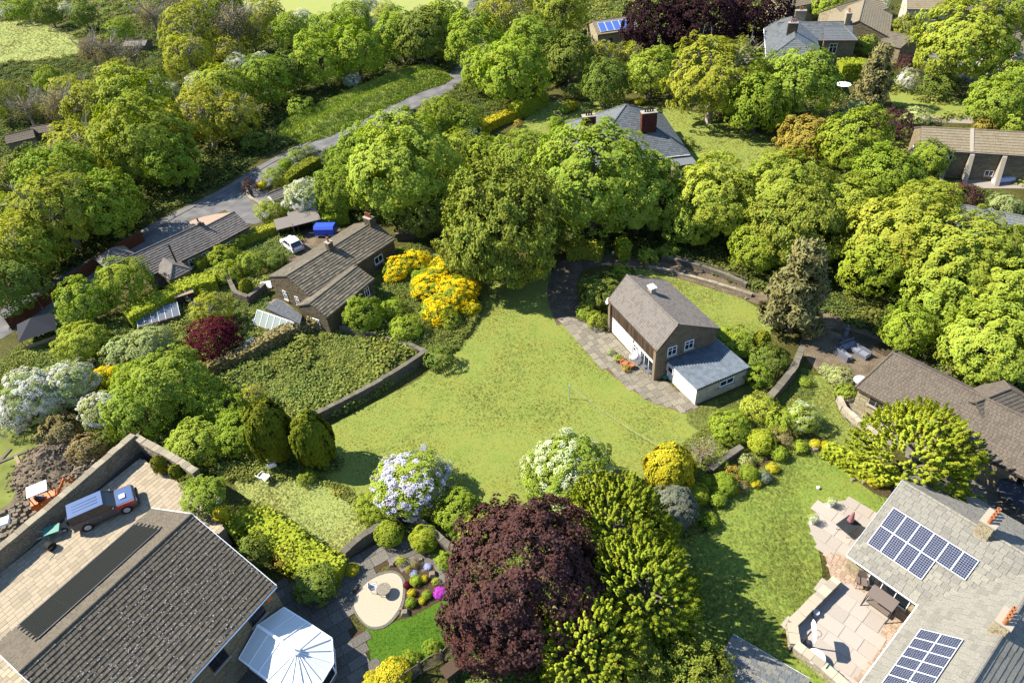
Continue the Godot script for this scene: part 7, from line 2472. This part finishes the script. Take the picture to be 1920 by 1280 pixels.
	mb = MB.new()
	mb.plate(fr, 0.22)
	add(o, "roof", mb, "felt")
	mb = MB.new()
	var low := []
	for q in fr: low.append(Vector3(q.x * 0.93, 2.16, q.z * 0.93))
	mb.plate(low, 2.16)
	add(o, "wall", mb, "sandstone")
	o = thing("lean_to_greenhouse", "white framed lean-to greenhouse below the felt-roofed extension", "greenhouse", at(520, 618), deg_to_rad(-32.0))
	mb = MB.new()
	mb.box(Vector3(0, 0.3, 0), Vector3(6.6, 0.6, 1.9))
	add(o, "base_wall", mb, "pale_stone")
	for i in 6:
		mb = MB.new()
		mb.plate([Vector3(-3.2 + i * 1.08, 0.62, 0.9), Vector3(-2.2 + i * 1.08, 0.62, 0.9), Vector3(-2.2 + i * 1.08, 2.0, -0.4), Vector3(-3.2 + i * 1.08, 2.0, -0.4)], 0.03)
		put(mb.mesh(), "pane", glass("pale_glass", Color(0.2, 0.23, 0.2)), o)
	mb = MB.new()
	for i in 7: mb.tube(Vector3(-3.25 + i * 1.08, 0.6, 0.92), Vector3(-3.25 + i * 1.08, 2.03, -0.4), 0.05, 0.05, 6)
	mb.tube(Vector3(-3.3, 2.03, -0.4), Vector3(3.3, 2.03, -0.4), 0.06, 0.06, 6)
	add(o, "glazing_bar", mb, "white_paint")
	# white panels and pots in the cottage yard
	for e in [[500, 540, 12.0, "white propped panel against the cottage's front corner"], [487, 605, 60.0, "white propped panel beside the lean-to greenhouse"], [470, 650, 40.0, "pale sheet lying beside the crimson acer"], [452, 664, 10.0, "second pale sheet at the brown hedge's foot"]]:
		mb = MB.new()
		mb.box(Vector3(0, 0.55, 0), Vector3(1.5, 1.1, 0.06), Basis(Vector3.RIGHT, -0.8))
		simple("propped_sheet", e[3], "panel", e[0], e[1], e[2], "board", mb, "white_paint")
	# washing line
	o = thing("washing_line_post", "thin metal washing line post on the big lawn", "post", at(1068, 747.5))
	mb = MB.new()
	mb.tube(Vector3.ZERO, Vector3(0, 2.15, 0), 0.045, 0.04, 8)
	mb.tube(Vector3(0, 2.1, -0.12), Vector3(0, 2.1, 0.12), 0.02, 0.02, 6)
	add(o, "post", mb, "steel")
	var a := at(1068, 747.5) + Vector3.UP * 2.12
	var b := at(1240, 838, 1.3)
	mb = MB.new()
	for i in 12:
		var t0 := i / 12.0
		var t1 := (i + 1) / 12.0
		mb.tube(a.lerp(b, t0) - Vector3.UP * sin(PI * t0) * 0.5, a.lerp(b, t1) - Vector3.UP * sin(PI * t1) * 0.5, 0.014, 0.014, 5, false)
	tag(put(mb.mesh(), "washing_line", mats["cable"]), "pale washing line sagging from its post to the yellow conifer", "line")
	# white chairs on the parched lawn
	chair("white plastic chair nearer the yews on the parched grass", 513, 880, 200.0, 1.7, "white_paint", "white plastic chairs")
	chair("white plastic chair nearer the rambling hedge on the parched grass", 499, 903, 150.0, 1.7, "white_paint", "white plastic chairs")
	# chairs and pots along the timber clad house
	chair("dark metal chair nearest the brick pier of the timber clad house", 1217, 702, -70.0, 1.35, "rattan", "metal chairs by the patio door")
	chair("dark metal chair in front of the patio door", 1207, 693, -60.0, 1.35, "rattan", "metal chairs by the patio door")
	chair("dark metal chair left of the patio door", 1195, 684, -50.0, 1.35, "rattan", "metal chairs by the patio door")
	chair("white garden chair beside the downpipe of the timber clad house", 1187, 676, -50.0, 1.3, "white_paint")
	for e in [[1170, 686, "terracotta pot of orange leaves by the white wall"], [1162, 678, "terracotta pot left of the orange leaved one"], [1182, 690, "small terracotta pot at the right of the row by the white wall"]]:
		mb = MB.new()
		mb.lathe(Vector3.ZERO, [Vector2(0, 0), Vector2(0.28, 0), Vector2(0.4, 0.5), Vector2(0.46, 0.5), Vector2(0.46, 0.62), Vector2(0.36, 0.62), Vector2(0.34, 0.5), Vector2(0, 0.5)], 14)
		simple("plant_pot", e[2], "pot", e[0], e[1], 0, "pot", mb, "terracotta", 0.06)
	# lamp post
	o = thing("lamp_post", "slim lamp post at the entrance of the house drive", "lamp", at(1148.5, 503))
	mb = MB.new()
	mb.tube(Vector3.ZERO, Vector3(0, 2.3, 0), 0.06, 0.05, 8)
	add(o, "post", mb, "black_paint")
	mb = MB.new()
	mb.lathe(Vector3(0, 2.3, 0), [Vector2(0.1, 0), Vector2(0.2, 0.35), Vector2(0.22, 0.37), Vector2(0.05, 0.52), Vector2(0, 0.55)], 8)
	add(o, "lantern", mb, "pale_stone")
	# digger and its plot
	heap("spoil_heap", "heap of dug brown earth beside the small orange digger", "earth", 96, 868, 4.4, 3.9, 2.0, "dirt", 520, 0.26)
	heap("rubble_pile", "pile of broken stones at the wall near the left edge", "rubble", 30, 1000, 3.6, 2.6, 0.8, "dirt", 200, 0.6)
	heap("rubble_pile", "tumbled stones between the spoil heap and the driveway wall", "rubble", 150, 895, 3.0, 2.0, 0.7, "dirt", 160, 0.5)
	o = thing("mini_digger", "small orange digger with a white cab roof behind the driveway wall", "digger", at(97, 948), deg_to_rad(28.0))
	o.scale = Vector3.ONE * 1.35
	for s in [-1, 1]:
		mb = MB.new()
		mb.extrude([Vector2(-0.8, 0.05), Vector2(0.8, 0.05), Vector2(0.95, 0.22), Vector2(0.8, 0.42), Vector2(-0.8, 0.42), Vector2(-0.95, 0.22)], s * 0.55 - 0.14, s * 0.55 + 0.14)
		add(o, "track", mb, "rubber")
	mb = MB.new()
	mb.box(Vector3(-0.1, 0.75, 0), Vector3(1.5, 0.5, 1.1))
	mb.box(Vector3(-0.7, 0.95, 0), Vector3(0.5, 0.5, 1.05))
	add(o, "body", mb, "orange_paint")
	mb = MB.new()
	mb.box(Vector3(-0.1, 2.1, 0), Vector3(1.35, 0.1, 1.15))
	add(o, "cab_roof", mb, "white_paint")
	for x in [-0.7, 0.5]:
		for z in [-0.5, 0.5]:
			mb = MB.new()
			mb.tube(Vector3(x, 1.0, z), Vector3(x, 2.06, z), 0.035, 0.035, 6)
			add(o, "cab_post", mb, "black_paint")
	mb = MB.new()
	mb.box(Vector3(-0.3, 1.15, 0), Vector3(0.5, 0.12, 0.5))
	mb.box(Vector3(-0.52, 1.4, 0), Vector3(0.1, 0.5, 0.5))
	add(o, "seat", mb, "black_paint")
	mb = MB.new()
	mb.tube(Vector3(0.7, 0.8, 0), Vector3(1.7, 2.0, 0), 0.11, 0.09, 8)
	add(o, "boom", mb, "orange_paint")
	mb = MB.new()
	mb.tube(Vector3(1.65, 2.05, 0), Vector3(2.4, 0.9, 0), 0.09, 0.07, 8)
	add(o, "dipper_arm", mb, "orange_paint")
	mb = MB.new()
	mb.extrude([Vector2(2.3, 0.95), Vector2(2.55, 0.85), Vector2(2.45, 0.45), Vector2(2.1, 0.4), Vector2(2.15, 0.75)], -0.25, 0.25)
	add(o, "bucket", mb, "steel")
	mb = MB.new()
	mb.box(Vector3(1.05, 0.25, 0), Vector3(0.08, 0.36, 1.4))
	add(o, "blade", mb, "orange_paint")
	mb = MB.new()
	mb.lathe(Vector3.ZERO, [Vector2(0.28, 0), Vector2(0.28, 0.05), Vector2(0.16, 0.05), Vector2(0.03, 1.0), Vector2(0, 1.0)], 12)
	var cone := simple("traffic_cone", "orange traffic cone by the stones beside the digger", "cone", 141, 906, 0, "cone", mb, "orange_paint")
	cone.scale = Vector3.ONE * 1.4
	for e in [[22, 858, 30.0, 3.2, "grey_wood", "grey plank lying across the dug grass"], [34, 866, -50.0, 2.6, "pale_wood", "pale plank crossing the grey one on the dug grass"], [6, 858, 80.0, 2.4, "grey_wood", "plank at the left edge of the dug grass"]]:
		mb = MB.new()
		mb.box(Vector3(0, 0.1, 0), Vector3(e[3], 0.1, 0.35))
		simple("plank", e[5], "plank", e[0], e[1], e[2], "board", mb, e[4])
	mb = MB.new()
	mb.frustum(Vector3.ZERO, Vector2(1.3, 1.2), Vector2(1.0, 1.0), 0.8)
	simple("builders_bag", "white builder's bag on the stone pile by the wall", "bag", 12, 985, 20.0, "bag", mb, "white_paint")
	mb = MB.new()
	mb.box(Vector3(0, 0.25, 0), Vector3(0.9, 0.5, 0.6))
	simple("green_crate", "green crate at the end of the stone pile", "crate", 47, 993, 35.0, "crate", mb, "green_plastic")
	# wheelbarrow and mixer drum on the driveway
	o = thing("wheelbarrow", "green wheelbarrow tipped on the block driveway by the wall", "wheelbarrow", at(104, 1003, TERRACE + 0.08), deg_to_rad(20.0))
	o.scale = Vector3.ONE * 1.35
	mb = MB.new()
	mb.frustum(Vector3(0, 0.32, 0), Vector2(0.6, 0.45), Vector2(1.0, 0.75), 0.35)
	add(o, "tray", mb, "green_plastic")
	for s in [-1, 1]:
		mb = MB.new()
		mb.tube(Vector3(0.65, 0.2, s * 0.06), Vector3(-0.9, 0.55, s * 0.32), 0.025, 0.025, 6)
		add(o, "handle", mb, "steel")
		mb = MB.new()
		mb.tube(Vector3(-0.3, 0.38, s * 0.25), Vector3(-0.4, 0, s * 0.25), 0.025, 0.025, 6)
		add(o, "leg", mb, "steel")
	wheel(o, Vector3(0.65, 0.2, 0), 0.2, 0.1)
	o = thing("roller_drum", "round black drum with a wooden handle on the driveway", "drum", at(97, 1028, TERRACE + 0.08), deg_to_rad(60.0))
	mb = MB.new()
	mb.tube(Vector3(0, 0.42, -0.32), Vector3(0, 0.42, 0.32), 0.42, 0.42, 18)
	add(o, "drum", mb, "rubber")
	mb = MB.new()
	mb.tube(Vector3(0, 0.42, 0.36), Vector3(-1.1, 0.6, 0.36), 0.04, 0.04, 6)
	add(o, "handle", mb, "pale_wood")
	# round terrace: table and chairs
	o = thing("terrace_table", "small round stone-topped table on the pale round terrace", "table", at(722, 1112, 0.1))
	mb = MB.new()
	mb.tube(Vector3(0, 0.68, 0), Vector3(0, 0.74, 0), 0.62, 0.62, 20)
	add(o, "tabletop", mb, "flag")
	legs(o, 0.6, 0.6, 0.68, 0.025, "black_paint")
	chair("dark metal chair on the round terrace by the small table", 703, 1106, 100.0, 1.2, "steel")
	# white globe lamps in the dark bush
	for e in [[588, 1088, "white globe lamp, left of three in the dark bush"], [597, 1086, "white globe lamp, right of three in the dark bush"], [592, 1096, "white globe lamp, lowest of three in the dark bush"]]:
		mb = MB.new()
		mb.tube(Vector3.ZERO, Vector3(0, 1.5, 0), 0.04, 0.04, 6)
		var gl := simple("globe_lamp", e[2], "lamp", e[0], e[1] + 22.0, 0, "post", mb, "black_paint")
		mb = MB.new()
		mb.lathe(Vector3(0, 1.45, 0), [Vector2(0, 0), Vector2(0.14, 0.05), Vector2(0.2, 0.2), Vector2(0.14, 0.34), Vector2(0, 0.4)], 12)
		add(gl, "globe", mb, "white_paint")
	# slab patio of the slate house
	o = thing("swing_bench", "brown canopied swing bench on the slab patio", "bench", at(1645, 1142, 0.05), deg_to_rad(-53.0))
	mb = MB.new()
	mb.plate([Vector3(-1.05, 1.75, 0.62), Vector3(1.05, 1.75, 0.62), Vector3(1.05, 1.9, -0.55), Vector3(-1.05, 1.9, -0.55)], 0.06)
	add(o, "canopy", mb, "bronze_fabric")
	for s in [-1, 1]:
		mb = MB.new()
		mb.tube(Vector3(s * 1.05, 0, 0.7), Vector3(s * 1.05, 1.75, 0), 0.04, 0.04, 6)
		mb.tube(Vector3(s * 1.05, 0, -0.7), Vector3(s * 1.05, 1.75, 0), 0.04, 0.04, 6)
		mb.tube(Vector3(s * 1.05, 0.03, -0.75), Vector3(s * 1.05, 0.03, 0.75), 0.04, 0.04, 6)
		add(o, "side_frame", mb, "black_paint")
	mb = MB.new()
	mb.box(Vector3(0, 0.5, 0.05), Vector3(1.8, 0.12, 0.55))
	add(o, "seat", mb, "bronze_fabric")
	mb = MB.new()
	mb.box(Vector3(0, 0.8, -0.28), Vector3(1.8, 0.55, 0.1), Basis(Vector3.RIGHT, -0.2))
	add(o, "backrest", mb, "bronze_fabric")
	chair("brown cushioned chair by the conservatory door of the slate house", 1613, 1098, -20.0, 1.55, "bronze_fabric")
	o = thing("basketball_hoop", "portable basketball hoop with a white backboard on the slab patio", "basketball hoop", at(1505, 1212, 0.05), deg_to_rad(-14.0))
	mb = MB.new()
	mb.frustum(Vector3(0, 0, 0), Vector2(1.5, 1.3), Vector2(1.1, 0.9), 0.28)
	add(o, "base", mb, "black_paint")
	mb = MB.new()
	mb.tube(Vector3(-0.2, 0.25, 0), Vector3(0.15, 2.5, 0), 0.06, 0.06, 8)
	for s in [-1, 1]: mb.tube(Vector3(-0.6, 0.25, s * 0.3), Vector3(0.0, 1.4, 0), 0.03, 0.03, 6)
	add(o, "pole", mb, "black_paint")
	mb = MB.new()
	mb.extrude([Vector2(-0.85, 0.0), Vector2(0.85, 0.0), Vector2(0.85, 0.7), Vector2(0.5, 1.05), Vector2(-0.5, 1.05), Vector2(-0.85, 0.7)], -0.02, 0.02)
	var bb := add(o, "backboard", mb, "white_paint")
	bb.position = Vector3(0.35, 2.15, 0)
	bb.rotation.y = PI / 2
	mb = MB.new()
	for q in [[0, 0.22, 0.5, 0.04], [0, 0.6, 0.5, 0.04], [-0.25, 0.41, 0.04, 0.42], [0.25, 0.41, 0.04, 0.42]]: mb.box(Vector3(q[0], q[1], 0.025), Vector3(q[2], q[3], 0.006))
	put(mb.mesh(), "target_square", mats["black_paint"], bb)
	mb = MB.new()
	for i in 18:
		var t0 := TAU * i / 18
		var t1 := TAU * (i + 1) / 18
		mb.tube(Vector3(0.68 + cos(t0) * 0.27, 2.35, sin(t0) * 0.27), Vector3(0.68 + cos(t1) * 0.27, 2.35, sin(t1) * 0.27), 0.02, 0.02, 5, false)
	add(o, "rim", mb, "orange_paint")
	o = thing("round_patio_table", "round white table beside the basketball hoop", "table", at(1527, 1240, 0.05))
	mb = MB.new()
	mb.tube(Vector3(0, 0.74, 0), Vector3(0, 0.79, 0), 0.68, 0.68, 28)
	add(o, "tabletop", mb, "white_paint")
	legs(o, 0.8, 0.8, 0.74, 0.03, "aluminium")
	chair("green folded chair by the round white table", 1556, 1266, 40.0, 1.1, "green_plastic")
	mb = MB.new()
	mb.tube(Vector3.ZERO, Vector3(0, 0.5, 0), 0.22, 0.26, 12)
	simple("grey_bucket", "grey bucket by the patio wall near the hoop", "bucket", 1529, 1153, 0, "bucket", mb, "steel", 0.05)
	# octagonal patio
	o = thing("closed_parasol", "closed dusky pink parasol standing through the dark patio table", "parasol", at(1590, 988, 0.05))
	mb = MB.new()
	mb.tube(Vector3.ZERO, Vector3(0, 2.3, 0), 0.03, 0.03, 8)
	add(o, "pole", mb, "pale_wood")
	mb = MB.new()
	mb.lathe(Vector3(0, 1.0, 0), [Vector2(0.05, 0.0), Vector2(0.3, 0.05), Vector2(0.22, 0.5), Vector2(0.12, 1.1), Vector2(0.02, 1.35)], 9)
	add(o, "canopy", mb, "maroon_fabric")
	o = thing("dark_patio_table", "dark square glass table under the closed parasol", "table", at(1588, 992, 0.05), 0.5)
	mb = MB.new()
	mb.box(Vector3(0, 0.72, 0), Vector3(1.8, 0.05, 1.3))
	put(mb.mesh(), "tabletop", glass("smoked_glass", Color(0.025, 0.028, 0.032)), o)
	legs(o, 1.5, 1.0, 0.7, 0.035, "steel")
	for e in [[1557, 948, "potted plant at the top corner of the octagonal patio"], [1523, 980, "potted plant at the left corner of the octagonal patio"]]:
		mb = MB.new()
		mb.lathe(Vector3.ZERO, [Vector2(0, 0), Vector2(0.2, 0), Vector2(0.3, 0.45), Vector2(0.34, 0.5), Vector2(0.26, 0.5), Vector2(0, 0.42)], 12)
		o = simple("potted_plant", e[2], "pot", e[0], e[1], 0, "pot", mb, "white_paint", 0.05)
		var fo := put(crown_mesh("broad", "x", 0), "foliage", mats["pale_leaf"], o, Vector3(0, 0.75, 0))
		fo.scale = Vector3(0.45, 0.4, 0.45)
	var sm := SphereMesh.new()
	sm.radius = 0.17
	sm.height = 0.34
	tag(put(sm, "football", mats["white_paint"], null, at(1534, 916) + Vector3.UP * 0.17), "white football lying on the shaded lawn", "ball")
	# shady terrace furniture
	for e in [[1590, 652, 20.0, "grey rattan sofa at the left of the shady terrace"], [1612, 664, -60.0, "grey rattan sofa in the middle of the shady terrace"], [1580, 668, 110.0, "grey rattan sofa nearest the stone wall on the shady terrace"]]:
		o = thing("rattan_sofa", e[3], "sofa", at(e[0], e[1]), deg_to_rad(e[2]), "rattan sofas on the shady terrace")
		mb = MB.new()
		mb.box(Vector3(0, 0.22, 0), Vector3(2.2, 0.44, 0.95))
		add(o, "base", mb, "rattan")
		mb = MB.new()
		mb.box(Vector3(0, 0.65, -0.4), Vector3(2.2, 0.5, 0.15))
		add(o, "backrest", mb, "rattan")
		for s in [-1, 1]:
			mb = MB.new()
			mb.box(Vector3(s * 0.5, 0.5, 0.06), Vector3(0.92, 0.14, 0.72))
			add(o, "cushion", mb, "cushion_grey")
	o = thing("garden_statue", "slim grey stone figure on a plinth by the rattan sofas", "statue", at(1582, 640))
	mb = MB.new()
	mb.lathe(Vector3.ZERO, [Vector2(0.4, 0), Vector2(0.4, 0.5), Vector2(0.26, 0.55), Vector2(0.3, 1.3), Vector2(0.2, 1.7), Vector2(0.28, 2.0), Vector2(0.12, 2.25), Vector2(0.17, 2.45), Vector2(0, 2.62)], 12)
	add(o, "figure", mb, "rattan")
	mb = MB.new()
	mb.lathe(Vector3(0, 2.2, 0), [Vector2(0, 0.1), Vector2(0.4, 0.02), Vector2(0.75, 0.18), Vector2(0.73, 0.22), Vector2(0.4, 0.08), Vector2(0, 0.14)], 16)
	o = simple("satellite_dish", "blue-grey satellite dish on a pole at the brown bungalow's gable", "dish", 1604, 742, 0, "dish", mb, "aluminium")
	mb = MB.new()
	mb.tube(Vector3.ZERO, Vector3(0, 2.3, 0), 0.04, 0.04, 6)
	add(o, "pole", mb, "steel")
	# dark parasols behind the brown bungalow's tree
	for e in [[1884, 945, "open black parasol nearer the bungalow wall on its patio"], [1905, 962, "open black parasol with a dark red underside at the right edge"]]:
		o = thing("black_parasol", e[2], "parasol", at(e[0], e[1]), 0.3)
		mb = MB.new()
		mb.tube(Vector3.ZERO, Vector3(0, 2.5, 0), 0.03, 0.03, 6)
		add(o, "pole", mb, "steel")
		mb = MB.new()
		for i in 8:
			var t0 := TAU * i / 8
			var t1 := TAU * (i + 1) / 8
			mb.tri(Vector3(0, 2.6, 0), Vector3(cos(t1) * 1.4, 2.1, sin(t1) * 1.4), Vector3(cos(t0) * 1.4, 2.1, sin(t0) * 1.4))
		add(o, "canopy", mb, "dark_fabric")
	# shed roof at the bottom edge and store by the trellis
	var sh := at(1418, 1262, 2.4)
	house("slate_shed", "grey slate roofed shed at the bottom of the shaded lawn", "shed", sh.x, sh.z + 0.6, -40.0, 6.0, 5.0, 2.0, 2.9, 0.0, {"wall": "sandstone", "tones": ["stone_slate_b", "slate_light"], "tile": 0.5, "course_roof": 0.4, "gutter": "white_paint"})
	o = thing("log_store", "dark wooden store with a tin box behind the trellis fence", "store", at(850, 1262), 0.6)
	mb = MB.new()
	mb.box(Vector3(0, 0.5, 0), Vector3(1.5, 1.0, 0.8))
	add(o, "box", mb, "dark_wood")
	mb = MB.new()
	mb.box(Vector3(0, 1.06, 0), Vector3(1.7, 0.07, 1.0), Basis(Vector3.RIGHT, 0.1))
	add(o, "lid", mb, "dark_wood_c")
	# van on the top road and the white parasol by the mansion
	o = thing("white_van", "white van driving on the road at the very top", "van", at(911, 6), deg_to_rad(75.0))
	mb = MB.new()
	mb.extrude([Vector2(-2.6, 0.4), Vector2(2.6, 0.4), Vector2(2.65, 1.0), Vector2(1.9, 1.3), Vector2(1.4, 2.2), Vector2(-2.6, 2.25)], -0.98, 0.98)
	put(mb.mesh(), "body", wp, o)
	mb = MB.new()
	mb.plate([Vector3(1.93, 1.32, 0.85), Vector3(1.93, 1.32, -0.85), Vector3(1.46, 2.14, -0.8), Vector3(1.46, 2.14, 0.8)], 0.02)
	put(mb.mesh(), "windscreen", glass(), o)
	for x in [-1.6, 1.7]:
		for s in [-1, 1]: wheel(o, Vector3(x, 0.36, s * 0.9), 0.36, 0.22)
	o = thing("white_parasol", "white open parasol in front of the slate mansion", "parasol", at(1577, 180), 0.2)
	mb = MB.new()
	mb.tube(Vector3.ZERO, Vector3(0, 2.5, 0), 0.04, 0.04, 6)
	add(o, "pole", mb, "steel")
	mb = MB.new()
	for i in 8:
		var t0 := TAU * i / 8
		var t1 := TAU * (i + 1) / 8
		mb.tri(Vector3(0, 2.9, 0), Vector3(cos(t1) * 1.5, 2.4, sin(t1) * 1.5), Vector3(cos(t0) * 1.5, 2.4, sin(t0) * 1.5))
	add(o, "canopy", mb, "white_paint")
	var bc := at(752, 236, 0.4)
	var gp := paint("car_blue", Color(0.16, 0.22, 0.36))
	car("blue-grey car tucked in the lay-by behind the trees", 752, 240, 60.0,
		[Vector2(-1.95, 0.35), Vector2(2.0, 0.35), Vector2(2.05, 0.65), Vector2(1.8, 0.86), Vector2(0.9, 0.95), Vector2(-1.9, 0.98), Vector2(-2.02, 0.7)],
		[Vector2(-1.92, 0.96), Vector2(1.05, 0.93), Vector2(0.25, 1.46), Vector2(-1.35, 1.48)], 4.0, 1.74, gp, gp, 0.32, [-1.25, 1.3], 1.1)
	# small garden things
	mb = MB.new()
	mb.tube(Vector3(-1.6, 0.45, 0), Vector3(1.6, 0.45, 0), 0.45, 0.45, 14)
	simple("rolled_cover", "long lilac-grey rolled cover below the buttressed barn", "cover", 1880, 342, 0.0, "roll", mb, "lilac_grey")
	for i in 14:
		mb = MB.new()
		var s := rng.randf_range(0.35, 0.8)
		mb.frustum(Vector3.ZERO, Vector2(s * 1.2, s), Vector2(s * 0.6, s * 0.6), s * 0.6)
		var spots := [[1466, 862, "rock at the inner corner of the far border"], [1600, 900, "rock on the front edge of the far border"], [1620, 905, "rock below the last yellow dome"], [1528, 845, "rock before the first yellow dome of the row"], [745, 1052, "rock at the head of the flower bed"], [790, 1050, "rock beside the yard path's bend"], [812, 1078, "rock under the purple plum's edge"], [735, 1060, "rock touching the round terrace's rim"], [760, 1150, "rock at the little lawn's top corner"], [752, 1143, "rock on the terrace's right rim"], [1400, 560, "rock at the end of the lane's edging wall"], [1590, 460, "rock under the yellow-green trees"], [1055, 215, "rock in the round bed, left one"], [1046, 212, "rock in the round bed, beside the green cushion"]]
		tag(put(mb.mesh(), "garden_rock", mats["rock"], null, at(spots[i][0], spots[i][1], 0.03)), "grey " + spots[i][2], "rock", "rocks set in the garden beds")
